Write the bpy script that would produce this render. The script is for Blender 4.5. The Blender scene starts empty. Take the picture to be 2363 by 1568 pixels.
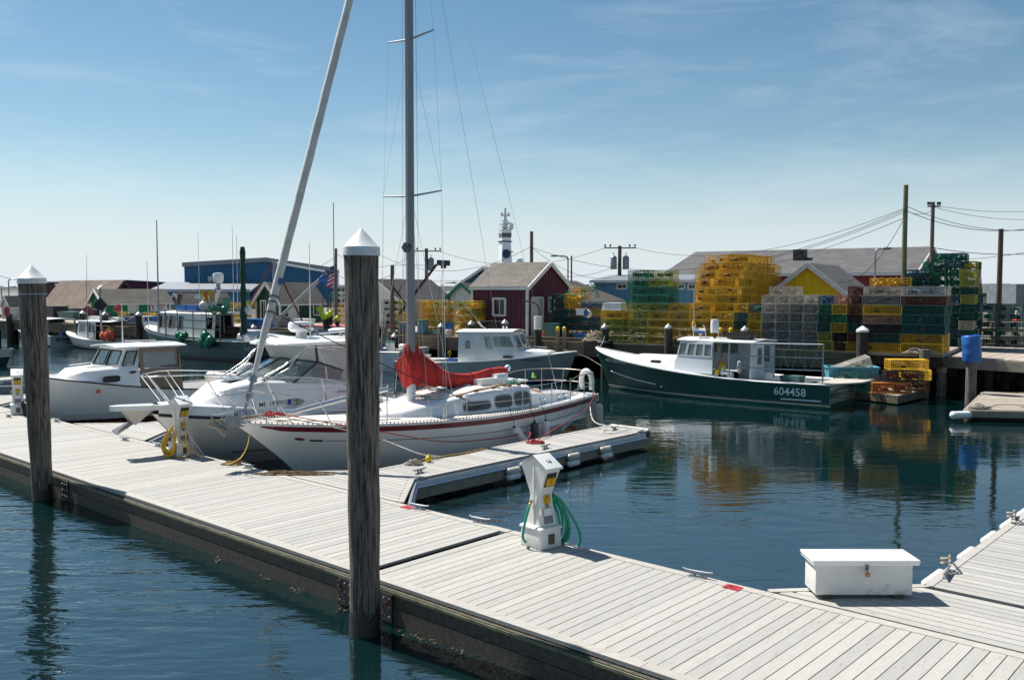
import bpy, bmesh, math, random
from mathutils import Vector, Matrix
random.seed(7)
R = math.radians
SC = bpy.context.scene
COL = SC.collection
# ---------------------------------------------------------------- camera
F = 2087.0; TH = math.atan(119 / F); CT, ST = math.cos(TH), math.sin(TH); HC = 4.0
cam = bpy.data.cameras.new('camera'); camo = bpy.data.objects.new('camera', cam); COL.objects.link(camo)
cam.sensor_width = 36; cam.lens = 36 * F / 2362; cam.clip_start = .1; cam.clip_end = 6000
camo.location = (0, 0, HC); camo.rotation_euler = (R(90) - TH, 0, 0)
SC.camera = camo
# ---------------------------------------------------------------- light: sky and one sun
SUN_EL, SUN_AZ = R(55), math.atan2(-.80, .60)      # azimuth from +Y towards +X
SC.view_settings.view_transform = 'Standard'; SC.view_settings.look = 'None'
SC.view_settings.exposure = 0.68; SC.view_settings.gamma = 1
CLOUD = (1.3, .4, 2)
W = bpy.data.worlds.new('World'); SC.world = W; W.use_nodes = True
nt = W.node_tree; nt.nodes.clear()
def wn(t, **k):
    n = nt.nodes.new(t)
    for a, b in k.items(): setattr(n, a, b)
    return n
sky = wn('ShaderNodeTexSky', sky_type='NISHITA', sun_disc=False, sun_elevation=SUN_EL, sun_rotation=SUN_AZ)
sky.altitude = 0; sky.air_density = 1.0; sky.dust_density = .25; sky.ozone_density = 1.6
tc = wn('ShaderNodeTexCoord'); mp = wn('ShaderNodeMapping'); mp.inputs['Scale'].default_value = (1.6, 3.0, 9.0); mp.inputs['Location'].default_value = CLOUD
mp.inputs['Rotation'].default_value = (0, R(-10), R(15))
no = wn('ShaderNodeTexNoise'); no.inputs['Scale'].default_value = 2.1; no.inputs['Detail'].default_value = 7; no.inputs['Roughness'].default_value = .62
no.inputs['Distortion'].default_value = .35
rp = wn('ShaderNodeValToRGB'); rp.color_ramp.elements[0].position = .50; rp.color_ramp.elements[1].position = .78
rp.color_ramp.elements[1].color = (.28, .28, .28, 1)
mx = wn('ShaderNodeMixRGB'); mx.inputs['Color2'].default_value = (5.4, 5.9, 6.3, 1)
bg = wn('ShaderNodeBackground'); bg.inputs['Strength'].default_value = .098
wo = wn('ShaderNodeOutputWorld')
L_ = nt.links.new
L_(tc.outputs['Generated'], mp.inputs['Vector']); L_(mp.outputs['Vector'], no.inputs['Vector']); L_(no.outputs['Fac'], rp.inputs['Fac'])
# a clear Atlantic blue: the higher sky deeper and more cyan than the model's
zz = wn('ShaderNodeSeparateXYZ'); L_(tc.outputs['Generated'], zz.inputs[0])
dr = wn('ShaderNodeMapRange'); dr.inputs['From Min'].default_value = .02; dr.inputs['From Max'].default_value = .30; L_(zz.outputs['Z'], dr.inputs['Value'])
tint = wn('ShaderNodeMixRGB'); tint.inputs['Color1'].default_value = (.66, .68, .65, 1); tint.inputs['Color2'].default_value = (.465, .60, .60, 1); L_(dr.outputs[0], tint.inputs['Fac'])
mul = wn('ShaderNodeMixRGB', blend_type='MULTIPLY'); mul.inputs['Fac'].default_value = 1; L_(sky.outputs['Color'], mul.inputs['Color1']); L_(tint.outputs['Color'], mul.inputs['Color2'])
L_(rp.outputs['Color'], mx.inputs['Fac']); L_(mul.outputs['Color'], mx.inputs['Color1']); 
# pale marine haze low in the sky
sx = wn('ShaderNodeSeparateXYZ'); hr = wn('ShaderNodeMapRange'); hr.inputs['From Min'].default_value = -.02; hr.inputs['From Max'].default_value = .17
hr.inputs['To Min'].default_value = .92; hr.inputs['To Max'].default_value = 0; hr.interpolation_type = 'SMOOTHSTEP'
hz = wn('ShaderNodeMixRGB'); hz.inputs['Color2'].default_value = (4.7, 5.2, 5.8, 1)
L_(tc.outputs['Generated'], sx.inputs[0]); L_(sx.outputs['Z'], hr.inputs['Value']); L_(hr.outputs[0], hz.inputs['Fac'])
L_(mx.outputs['Color'], hz.inputs['Color1']); L_(hz.outputs['Color'], bg.inputs['Color'])
L_(bg.outputs['Background'], wo.inputs['Surface'])
sl = bpy.data.lights.new('sun', 'SUN'); sl.energy = 4.7; sl.angle = R(.5); sl.color = (1, .955, .89)
so = bpy.data.objects.new('sun', sl); COL.objects.link(so)
sd = Vector((math.sin(SUN_AZ) * math.cos(SUN_EL), math.cos(SUN_AZ) * math.cos(SUN_EL), math.sin(SUN_EL)))
so.rotation_euler = sd.to_track_quat('Z', 'Y').to_euler()
SC.cycles.use_denoising = True
SC.cycles.max_bounces = 7; SC.cycles.transparent_max_bounces = 12; SC.cycles.sample_clamp_indirect = 6
SC.cycles.caustics_reflective = False; SC.cycles.caustics_refractive = False
# ---------------------------------------------------------------- frames of the place
def ray(u, v):
    a = (u - 1181) / F; b = (784 - v) / F
    return Vector((a, CT + b * ST, -ST + b * CT))
def G(u, v, z=0.0):
    r = ray(u, v); k = (z - HC) / r.z
    return Vector((r.x * k, r.y * k, z))
def P(u, v, y):
    r = ray(u, v); k = y / r.y
    return Vector((r.x * k, y, HC + r.z * k))
def Zv(v, y):
    return P(1181, v, y).z
AX = Vector((.7414, -.671, 0)); BX = Vector((.671, .7414, 0)); OD = Vector((-2.06, 11.25, 0)); DZ = .45
def D(s, t, z=DZ):                                   # float frame: s along the main float, t outwards
    return OD + AX * s + BX * t + Vector((0, 0, z))
RA = math.atan2(AX.y, AX.x); RB = math.atan2(BX.y, BX.x)
E1 = Vector((.842, -.54, 0)); E2 = Vector((.54, .842, 0)); OW = Vector((0, 42.9, 0)); WZ = 1.6
RW = math.atan2(E1.y, E1.x)
def Wf(s, t, z=WZ):                                  # wharf frame: s along the wharf edge, t back from it
    return OW + E1 * s + E2 * t + Vector((0, 0, z))
def SU(u, t):
    k = (u - 1181) / F * CT
    return (k * (42.9 + .842 * t) - .54 * t) / (.842 + .54 * k)
def WV(u, v, t):                                     # (s, z) on the upright plane t back from the edge
    s = SU(u, t); return s, Zv(v, Wf(s, t).y)
# ---------------------------------------------------------------- mesh helper
class MB:
    def __init__(s): s.v = []; s.f = []
    def add(s, vs, fs):
        o = len(s.v); s.v += [tuple(p) for p in vs]; s.f += [tuple(i + o for i in f) for f in fs]; return s
    def obox(s, c, a, b, d):
        c, a, b, d = map(Vector, (c, a, b, d))
        vs = [c + a * i + b * j + d * k for k in (-1, 1) for j in (-1, 1) for i in (-1, 1)]
        return s.add(vs, [(0, 2, 3, 1), (4, 5, 7, 6), (0, 1, 5, 4), (1, 3, 7, 5), (3, 2, 6, 7), (2, 0, 4, 6)])
    def box(s, c, sz, rz=0):
        cr, sr = math.cos(rz), math.sin(rz)
        return s.obox(c, (cr * sz[0] / 2, sr * sz[0] / 2, 0), (-sr * sz[1] / 2, cr * sz[1] / 2, 0), (0, 0, sz[2] / 2))
    def bx(s, x0, x1, y0, y1, z0, z1):
        return s.box(((x0 + x1) / 2, (y0 + y1) / 2, (z0 + z1) / 2), (x1 - x0, y1 - y0, z1 - z0))
    def beam(s, p, q, w, h=None, up=(0, 0, 1)):
        p, q, up = Vector(p), Vector(q), Vector(up); d = q - p
        x = d.cross(up)
        if x.length < 1e-5: x = d.cross(Vector((1, 0, 0)))
        x.normalize(); z = x.cross(d).normalized()
        return s.obox((p + q) / 2, d / 2, x * w / 2, z * (h or w) / 2)
    def tube(s, pts, r, n=6, closed=False):
        pts = [Vector(p) for p in pts]; m = len(pts); rs = r if isinstance(r, (list, tuple)) else [r] * m
        vs = []; nx = None
        for i, p in enumerate(pts):
            if closed: d = pts[(i + 1) % m] - pts[i - 1]
            else: d = pts[min(i + 1, m - 1)] - pts[max(i - 1, 0)]
            if d.length < 1e-9: d = Vector((0, 0, 1))
            d.normalize()
            if nx is None:
                nx = d.cross(Vector((0, 0, 1)))
                if nx.length < 1e-3: nx = d.cross(Vector((1, 0, 0)))
            nx = (nx - d * nx.dot(d))
            if nx.length < 1e-6: nx = d.orthogonal()
            nx.normalize(); ny = d.cross(nx)
            for k in range(n):
                a = 2 * math.pi * k / n
                vs.append(p + (nx * math.cos(a) + ny * math.sin(a)) * rs[i])
        fs = []
        for i in range(m if closed else m - 1):
            j = (i + 1) % m
            for k in range(n):
                l = (k + 1) % n; fs.append((i * n + k, i * n + l, j * n + l, j * n + k))
        if not closed: fs += [tuple(range(n))[::-1], tuple(range((m - 1) * n, m * n))]
        return s.add(vs, fs)
    def lathe(s, prof, n=12, c=(0, 0, 0), sx=1, sy=1):
        vs = []; fs = []
        for r, z in prof:
            for k in range(n):
                a = 2 * math.pi * k / n; vs.append((c[0] + r * math.cos(a) * sx, c[1] + r * math.sin(a) * sy, c[2] + z))
        for i in range(len(prof) - 1):
            for k in range(n):
                l = (k + 1) % n; fs.append((i * n + k, i * n + l, i * n + n + l, i * n + n + k))
        fs += [tuple(range(n))[::-1], tuple(range((len(prof) - 1) * n, len(prof) * n))]
        return s.add(vs, fs)
    def ell(s, c, r, n=10, m=6):
        if not isinstance(r, (list, tuple)): r = (r, r, r)
        pr = [(max(math.sin(math.pi * i / m), .02), -math.cos(math.pi * i / m)) for i in range(m + 1)]
        o = len(s.v); s.lathe(pr, n)
        s.v[o:] = [(c[0] + x * r[0], c[1] + y * r[1], c[2] + z * r[2]) for x, y, z in s.v[o:]]
        return s
    def grid(s, rows, closed=False):
        m = len(rows[0]); vs = [p for r in rows for p in r]; fs = []
        for i in range(len(rows) - 1):
            for k in range(m if closed else m - 1):
                l = (k + 1) % m; fs.append((i * m + k, i * m + l, i * m + m + l, i * m + m + k))
        return s.add(vs, fs)
    def prism(s, poly, h):
        h = Vector(h); n = len(poly); p = [Vector(q) for q in poly]
        return s.add(p + [q + h for q in p], [tuple(range(n))[::-1], tuple(range(n, 2 * n))] + [(i, (i + 1) % n, n + (i + 1) % n, n + i) for i in range(n)])
    def xf(s, M, o=0):
        s.v[o:] = [tuple(M @ Vector(p)) for p in s.v[o:]]; return s
    def mesh(s, name, mat, smooth=None):
        me = bpy.data.meshes.new(name); me.from_pydata(s.v, [], s.f)
        me.validate()
        if mat: me.materials.append(mat)
        if smooth is not None:
            me.shade_smooth(); me.set_sharp_from_angle(angle=R(smooth))
        return me
    def obj(s, name, mat, par=None, smooth=None, world=False, kind=None, label=None):
        if world and par: s.xf(TM(par).inverted())
        me = s.mesh(name, mat, smooth)
        # outward normals for closed shapes
        o = bpy.data.objects.new(name, me); COL.objects.link(o)
        if par: o.parent = par
        if kind: o['kind'] = kind
        if label: o['label'] = label
        return o
def bevel(o, w=.01, seg=2):
    me = o.data; b = bmesh.new(); b.from_mesh(me); bmesh.ops.remove_doubles(b, verts=b.verts, dist=1e-5); bmesh.ops.recalc_face_normals(b, faces=b.faces)
    es = [e for e in b.edges if len(e.link_faces) == 2 and e.calc_face_angle(0) > .5]
    bmesh.ops.bevel(b, geom=es, offset=w, segments=seg, affect='EDGES', profile=.5, clamp_overlap=True); b.to_mesh(me); b.free(); me.shade_smooth(); me.set_sharp_from_angle(angle=R(40)); return o
def TM(o):
    M = Matrix.Translation(o.location) @ o.rotation_euler.to_matrix().to_4x4()
    if o.parent: M = TM(o.parent) @ M
    return M
def inst(me, name, par=None, loc=(0, 0, 0), rot=(0, 0, 0)):
    o = bpy.data.objects.new(name, me); COL.objects.link(o); o.location = loc; o.rotation_euler = rot
    if par: o.parent = par
    return o
def thing(name, label, cat, loc=(0, 0, 0), rz=0, group=None, rot=None):
    o = bpy.data.objects.new(name, None); COL.objects.link(o); o.location = loc
    o.rotation_euler = rot or (0, 0, rz); o.empty_display_size = .1
    return tag(o, label, cat, group)
def tag(o, label, cat, group=None):
    o['label'] = label; o['category'] = cat
    if group: o['group'] = group
    return o
def struct(o): o['kind'] = 'structure'; return o
def dup(root, loc, rz=None, label=None):
    c = root.copy(); COL.objects.link(c); c.location = loc
    if rz is not None: c.rotation_euler = (0, 0, rz) if not isinstance(rz, tuple) else rz
    if label: c['label'] = label
    for ch in root.children:
        d = ch.copy(); COL.objects.link(d); d.parent = c
        for g in ch.children:
            e = g.copy(); COL.objects.link(e); e.parent = d
    return c
def catm(pts, n=6, closed=False):
    pts = [Vector(p) for p in pts]; out = []; m = len(pts)
    for i in range(m if closed else m - 1):
        g = (lambda k: pts[k % m]) if closed else (lambda k: pts[max(0, min(m - 1, k))])
        p0, p1, p2, p3 = g(i - 1), g(i), g(i + 1), g(i + 2)
        for k in range(n):
            t = k / n
            out.append(.5 * ((2 * p1) + (p2 - p0) * t + (2 * p0 - 5 * p1 + 4 * p2 - p3) * t * t + (3 * p1 - p0 - 3 * p2 + p3) * t ** 3))
    if not closed: out.append(pts[-1])
    return out
def cr(tab, t):                                      # smooth table lookup
    if t <= tab[0][0]: return tab[0][1]
    if t >= tab[-1][0]: return tab[-1][1]
    for i in range(len(tab) - 1):
        if tab[i][0] <= t <= tab[i + 1][0]: break
    (x1, y1), (x2, y2) = tab[i], tab[i + 1]
    m = lambda j: (tab[min(j + 1, len(tab) - 1)][1] - tab[max(j - 1, 0)][1]) / (tab[min(j + 1, len(tab) - 1)][0] - tab[max(j - 1, 0)][0])
    h = x2 - x1; u = (t - x1) / h; m1, m2 = m(i) * h, m(i + 1) * h
    return y1 * (2 * u ** 3 - 3 * u * u + 1) + m1 * (u ** 3 - 2 * u * u + u) + y2 * (3 * u * u - 2 * u ** 3) + m2 * (u ** 3 - u * u)
def sag(p, q, d, n=10):
    p, q = Vector(p), Vector(q)
    return [p.lerp(q, i / n) - Vector((0, 0, d * 4 * (i / n) * (1 - i / n))) for i in range(n + 1)]
def text_mb(body, size, bold=0.0, shear=0, depth=0):
    cu = bpy.data.curves.new('lettering', 'FONT'); cu.body = body; cu.size = size; cu.offset = bold; cu.shear = shear
    cu.align_x = 'CENTER'; cu.align_y = 'CENTER'; cu.extrude = depth; cu.resolution_u = 3
    o = bpy.data.objects.new('lettering', cu); COL.objects.link(o)
    dg = bpy.context.evaluated_depsgraph_get(); me = bpy.data.meshes.new_from_object(o.evaluated_get(dg))
    m = MB(); m.add([v.co[:] for v in me.vertices], [tuple(p.vertices) for p in me.polygons])
    bpy.data.objects.remove(o); bpy.data.curves.remove(cu); bpy.data.meshes.remove(me)
    return m
# wall with real openings: corners in order bottom-left, bottom-right, top-right, top-left
def wall(mb, q, holes=(), th=.05, inward=None):
    q = [Vector(p) for p in q]
    if inward is None: inward = (q[1] - q[0]).cross(q[3] - q[0]).normalized() * -1
    inward = inward * th
    f = lambda a, b: (q[0] * (1 - a) + q[1] * a) * (1 - b) + (q[3] * (1 - a) + q[2] * a) * b
    us = sorted({0., 1.} | {h[0] for h in holes} | {h[1] for h in holes}); vs = sorted({0., 1.} | {h[2] for h in holes} | {h[3] for h in holes})
    hole = lambda a, b: any(h[0] < a < h[1] and h[2] < b < h[3] for h in holes)
    for i in range(len(us) - 1):
        for j in range(len(vs) - 1):
            a0, a1, b0, b1 = us[i], us[i + 1], vs[j], vs[j + 1]
            if hole((a0 + a1) / 2, (b0 + b1) / 2): continue
            p = [f(a0, b0), f(a1, b0), f(a1, b1), f(a0, b1)]
            mb.add(p, [(0, 1, 2, 3)]); mb.add([x + inward for x in p], [(3, 2, 1, 0)])
    for h in list(holes) + [(0, 1, 0, 1)]:
        p = [f(h[0], h[2]), f(h[1], h[2]), f(h[1], h[3]), f(h[0], h[3])]
        mb.add(p + [x + inward for x in p], [(i, (i + 1) % 4, 4 + (i + 1) % 4, 4 + i) for i in range(4)])
    return f, inward
# ---------------------------------------------------------------- materials
MATS = {}
def mat(name, c1, c2=None, rough=.6, metal=0, scale=6, st=(1, 1, 1), bump=0, bscale=None, rnd=0, det=5, mid=(.35, .65), spots=None, coat=0, spec=None, bdist=.01):
    if name in MATS: return MATS[name]
    m = bpy.data.materials.new(name); m.use_nodes = True; t = m.node_tree; N = t.nodes; L = t.links
    b = N['Principled BSDF']; b.inputs['Roughness'].default_value = rough; b.inputs['Metallic'].default_value = metal
    if coat: b.inputs['Coat Weight'].default_value = coat; b.inputs['Coat Roughness'].default_value = .08
    if spec is not None: b.inputs['Specular IOR Level'].default_value = spec
    c2 = c2 or tuple(x * .82 for x in c1)
    tc = N.new('ShaderNodeTexCoord'); mp = N.new('ShaderNodeMapping'); mp.inputs['Scale'].default_value = st
    L.new(tc.outputs['Object'], mp.inputs['Vector'])
    vec = mp.outputs['Vector']
    oi = N.new('ShaderNodeObjectInfo')
    if rnd:
        ad = N.new('ShaderNodeVectorMath'); ad.operation = 'MULTIPLY_ADD'; ad.inputs[1].default_value = (9, 13, 7)
        cm = N.new('ShaderNodeCombineXYZ')
        for k in range(3): L.new(oi.outputs['Random'], cm.inputs[k])
        L.new(cm.outputs[0], ad.inputs[0]); L.new(vec, ad.inputs[2]); vec = ad.outputs[0]
    n = N.new('ShaderNodeTexNoise'); n.inputs['Scale'].default_value = scale; n.inputs['Detail'].default_value = det; n.inputs['Roughness'].default_value = .6
    L.new(vec, n.inputs['Vector'])
    r = N.new('ShaderNodeValToRGB'); r.color_ramp.elements[0].position = mid[0]; r.color_ramp.elements[1].position = mid[1]
    r.color_ramp.elements[0].color = (*c2, 1); r.color_ramp.elements[1].color = (*c1, 1)
    L.new(n.outputs['Fac'], r.inputs['Fac']); col = r.outputs['Color']
    for sp in (spots if isinstance(spots, list) else [spots] if spots else []):           # (colour, noise scale, threshold, stretch)
        m2 = N.new('ShaderNodeMapping'); m2.inputs['Scale'].default_value = sp[3]; L.new(tc.outputs['Object'], m2.inputs['Vector'])
        n2 = N.new('ShaderNodeTexNoise'); n2.inputs['Scale'].default_value = sp[1]; n2.inputs['Detail'].default_value = 6; n2.inputs['Roughness'].default_value = .7
        if rnd:
            ad2 = N.new('ShaderNodeVectorMath'); ad2.operation = 'ADD'; L.new(m2.outputs[0], ad2.inputs[0]); L.new(ad.outputs[0], ad2.inputs[1]); L.new(ad2.outputs[0], n2.inputs['Vector'])
        else: L.new(m2.outputs[0], n2.inputs['Vector'])
        r2 = N.new('ShaderNodeValToRGB'); r2.color_ramp.elements[0].position = sp[2]; r2.color_ramp.elements[1].position = min(sp[2] + .12, 1)
        L.new(n2.outputs['Fac'], r2.inputs['Fac'])
        mx = N.new('ShaderNodeMixRGB'); mx.inputs['Color2'].default_value = (*sp[0], 1); L.new(r2.outputs['Color'], mx.inputs['Fac']); L.new(col, mx.inputs['Color1']); col = mx.outputs['Color']
    if rnd:
        mr = N.new('ShaderNodeMapRange'); mr.inputs['To Min'].default_value = 1 - rnd; mr.inputs['To Max'].default_value = 1 + rnd
        L.new(oi.outputs['Random'], mr.inputs['Value'])
        mm = N.new('ShaderNodeMixRGB'); mm.blend_type = 'MULTIPLY'; mm.inputs['Fac'].default_value = 1; L.new(col, mm.inputs['Color1']); L.new(mr.outputs['Result'], mm.inputs['Color2']); col = mm.outputs['Color']
    L.new(col, b.inputs['Base Color'])
    if bump:
        n3 = N.new('ShaderNodeTexNoise'); n3.inputs['Scale'].default_value = bscale or scale * 2; n3.inputs['Detail'].default_value = 4
        L.new(vec, n3.inputs['Vector'])
        bp = N.new('ShaderNodeBump'); bp.inputs['Strength'].default_value = bump; bp.inputs['Distance'].default_value = bdist
        L.new(n3.outputs['Fac'], bp.inputs['Height']); L.new(bp.outputs['Normal'], b.inputs['Normal'])
    MATS[name] = m; return m
def flat(name, c, rough=.5, metal=0, spec=None): return mat(name, c, tuple(x * .85 for x in c), rough, metal, scale=3, mid=(.3, .7), spec=spec)
DECK = mat('grey_deck_board', (.41, .398, .368), (.335, .325, .298), .8, scale=5, st=(1, 6, 6), bump=.12, bscale=60, rnd=.10, mid=(.2, .8), spots=[((.24, .20, .155), 2.6, .60, (1, 1, 1)), ((.7, .69, .66), 11, .73, (1, 1, 1)), ((.05, .045, .04), 23, .74, (1, 1, 1))])
RIM = mat('rim_board', (.44, .42, .38), (.33, .31, .28), .8, scale=5, st=(1, 9, 9), bump=.2, rnd=.05)
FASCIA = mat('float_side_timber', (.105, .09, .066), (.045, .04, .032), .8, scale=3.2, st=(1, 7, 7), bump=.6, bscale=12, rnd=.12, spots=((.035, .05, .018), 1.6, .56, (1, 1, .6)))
FASC2 = mat('pale_side_timber', (.33, .29, .235), (.2, .18, .145), .8, scale=3.2, st=(1, 7, 7), bump=.5, bscale=12, rnd=.1, spots=((.09, .09, .045), 1.4, .62, (1, 1, .5)))  # paler timber than FASCIA, same grain, with olive blotches
def pilemat(name, a, b, c):
    return mat(name, a, b, .88, scale=13, st=(2.6, 2.6, .16), bump=1.0, bscale=22, bdist=.03, det=9, mid=(.40, .58), spots=(c, 7.5, .47, (2.4, 2.4, .13)), rnd=.12)
PILE = pilemat('weathered_pile_wood', (.27, .22, .17), (.145, .118, .092), (.04, .032, .025))
PILE2 = pilemat('grey_pile_wood', (.25, .23, .2), (.13, .12, .1), (.06, .05, .04))
PILE3 = pilemat('dark_wet_pile_wood', (.075, .062, .05), (.035, .03, .026), (.02, .018, .015))
WHITE = mat('white_gelcoat', (.86, .86, .85), (.82, .82, .81), .22, scale=1.2, coat=.35)
WHITE2 = mat('white_painted_surface', (.78, .78, .76), (.68, .68, .66), .45, scale=2.5, spots=((.45, .42, .35), 2.2, .70, (1, 1, .35)))
HULLW = mat('white_hull_gelcoat', (.86, .85, .83), (.82, .81, .785), .2, scale=.9, coat=.5, spots=((.6, .57, .5), 1.4, .72, (1, 1, .4)))
CREAM = mat('cream_nonskid_deck', (.73, .66, .57), (.66, .6, .51), .7, scale=8, bump=.15, bscale=90)
CAPM = mat('white_pile_cap_plastic', (.78, .78, .77), (.70, .70, .69), .35, scale=3)
GREYCAP = mat('grey_metal_pile_cap', (.32, .33, .34), (.22, .23, .24), .4, .4, scale=5)
STEEL = mat('stainless_steel', (.72, .72, .72), (.6, .6, .6), .18, 1, scale=3)
GALV = mat('galvanized_metal', (.30, .32, .34), (.22, .24, .26), .5, .5, scale=9, bump=.05)
ALU = mat('aluminium_rail', (.55, .58, .62), (.45, .48, .53), .38, .85, scale=2, st=(1, 4, 4))
MASTM = mat('grey_painted_mast', (.24, .25, .265), (.19, .2, .215), .4, .35, scale=2, st=(3, 3, .3))
RUST = mat('rusty_iron', (.12, .06, .035), (.06, .04, .03), .8, .3, scale=14, bump=.5)
DARKM = mat('dark_metal', (.06, .062, .066), (.04, .04, .045), .5, .5, scale=5)
BLACK = mat('black_rubber', (.018, .018, .02), (.012, .012, .013), .6, scale=4)
MAROON = mat('maroon_stripe', (.17, .018, .022), (.13, .014, .018), .3, scale=2, coat=.3)
REDC = mat('red_canvas', (.56, .03, .022), (.40, .022, .018), .85, scale=7, st=(1, 1, .45), bump=.6, bscale=8, bdist=.014)
TAN = mat('tan_canvas', (.31, .215, .145), (.26, .18, .12), .9, scale=4, bump=.15)
SAILC = mat('furled_sail_cloth', (.66, .64, .60), (.54, .52, .48), .8, scale=3, st=(1, 1, 1), bump=.5, bscale=6, spots=((.4, .38, .34), 2, .66, (1, 1, 3)))
TEAK = mat('varnished_wood', (.42, .17, .05), (.30, .11, .03), .35, scale=6, st=(1, 8, 8), coat=.4)
NAVY = flat('navy_trim', (.012, .016, .035), .35)
GREENH = mat('dark_green_hull_paint', (.008, .075, .062), (.006, .055, .047), .3, spec=.25, scale=.8, spots=((.03, .09, .08), 1.1, .72, (1, 1, .25)))
GREENH2 = mat('dull_green_hull_paint', (.012, .068, .07), (.009, .05, .052), .35, scale=1, coat=.2, spots=((.05, .1, .09), 1.8, .66, (1, 1, .3)))
GREYH = mat('grey_hull_paint', (.30, .335, .335), (.25, .28, .28), .35, scale=.9, spots=((.2, .19, .16), 2.2, .66, (1, 1, .35)))
LGREYH = mat('pale_grey_hull_paint', (.55, .58, .585), (.44, .47, .475), .4, scale=1.2, spots=((.25, .22, .18), 2.4, .66, (1, 1, .4)))
BOOT = flat('cream_boot_stripe', (.5, .46, .34), .4)
REDB = flat('red_bottom_paint', (.12, .025, .018), .6)
TEALB = mat('green_bottom_paint', (.015, .13, .1), (.01, .09, .07), .5, scale=3)
def glass(name, tint, tr, rough=.03):
    m = bpy.data.materials.new(name); m.use_nodes = True; t = m.node_tree; t.nodes.clear()
    o = t.nodes.new('ShaderNodeOutputMaterial'); mx = t.nodes.new('ShaderNodeMixShader'); a = t.nodes.new('ShaderNodeBsdfTransparent'); b = t.nodes.new('ShaderNodeBsdfGlossy')
    d = t.nodes.new('ShaderNodeBsdfDiffuse'); m2 = t.nodes.new('ShaderNodeMixShader'); lw = t.nodes.new('ShaderNodeLayerWeight'); pw = t.nodes.new('ShaderNodeMath'); pw.operation = 'POWER'; pw.inputs[1].default_value = 4; fr = t.nodes.new('ShaderNodeMath'); fr.operation = 'MULTIPLY_ADD'; fr.inputs[1].default_value = .9; fr.inputs[2].default_value = .05; t.links.new(lw.outputs['Facing'], pw.inputs[0]); t.links.new(pw.outputs[0], fr.inputs[0])
    a.inputs[0].default_value = (*tint, 1); b.inputs[0].default_value = (1, 1, 1, 1); b.inputs[1].default_value = rough; d.inputs[0].default_value = (*[x * .6 for x in tint], 1)
    m2.inputs[0].default_value = 1 - tr; t.links.new(a.outputs[0], m2.inputs[1]); t.links.new(d.outputs[0], m2.inputs[2])
    t.links.new(fr.outputs[0], mx.inputs[0]); t.links.new(m2.outputs[0], mx.inputs[1]); t.links.new(b.outputs[0], mx.inputs[2]); t.links.new(mx.outputs[0], o.inputs[0])
    return m
GLASS = glass('window_glass', (.62, .7, .7), .75); GLASSD = glass('dark_window_glass', (.07, .08, .09), .35); VINYL = glass('clear_vinyl', (.80, .82, .80), .5, .45)
def shingle(name, c1, c2, sx=6., sz=9., bump=.4):
    if name in MATS: return MATS[name]
    m = bpy.data.materials.new(name); m.use_nodes = True; N = m.node_tree.nodes; L = m.node_tree.links; b = N['Principled BSDF']; b.inputs['Roughness'].default_value = .9
    tc = N.new('ShaderNodeUVMap'); br = N.new('ShaderNodeTexBrick'); br.inputs['Color1'].default_value = (*c1, 1); br.inputs['Color2'].default_value = (*c2, 1)
    br.inputs['Mortar'].default_value = (*[x * .45 for x in c2], 1); br.inputs['Scale'].default_value = 1; br.inputs['Brick Width'].default_value = 1 / sx * 2; br.inputs['Row Height'].default_value = 1 / sz
    br.inputs['Mortar Size'].default_value = .012; br.inputs['Bias'].default_value = -.1
    tg = N.new('ShaderNodeTexCoord'); n = N.new('ShaderNodeTexNoise'); n.inputs['Scale'].default_value = .9; n.inputs['Detail'].default_value = 6; L.new(tg.outputs['Object'], n.inputs['Vector'])
    mx = N.new('ShaderNodeMixRGB'); mx.blend_type = 'MULTIPLY'; mx.inputs['Fac'].default_value = .75
    rr = N.new('ShaderNodeValToRGB'); rr.color_ramp.elements[0].position = .3; rr.color_ramp.elements[0].color = (.55, .55, .55, 1); rr.color_ramp.elements[1].position = .65
    L.new(n.outputs['Fac'], rr.inputs['Fac']); L.new(tc.outputs[0], br.inputs['Vector']); L.new(br.outputs['Color'], mx.inputs['Color1']); L.new(rr.outputs['Color'], mx.inputs['Color2'])
    L.new(mx.outputs['Color'], b.inputs['Base Color']); bp = N.new('ShaderNodeBump'); bp.inputs['Strength'].default_value = bump; bp.inputs['Distance'].default_value = .02
    bp.invert = True; L.new(br.outputs['Fac'], bp.inputs['Height']); L.new(bp.outputs['Normal'], b.inputs['Normal']); MATS[name] = m; return m
RUFFLE = (3.7, 1.2, 0)
WAVE = .0055
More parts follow.
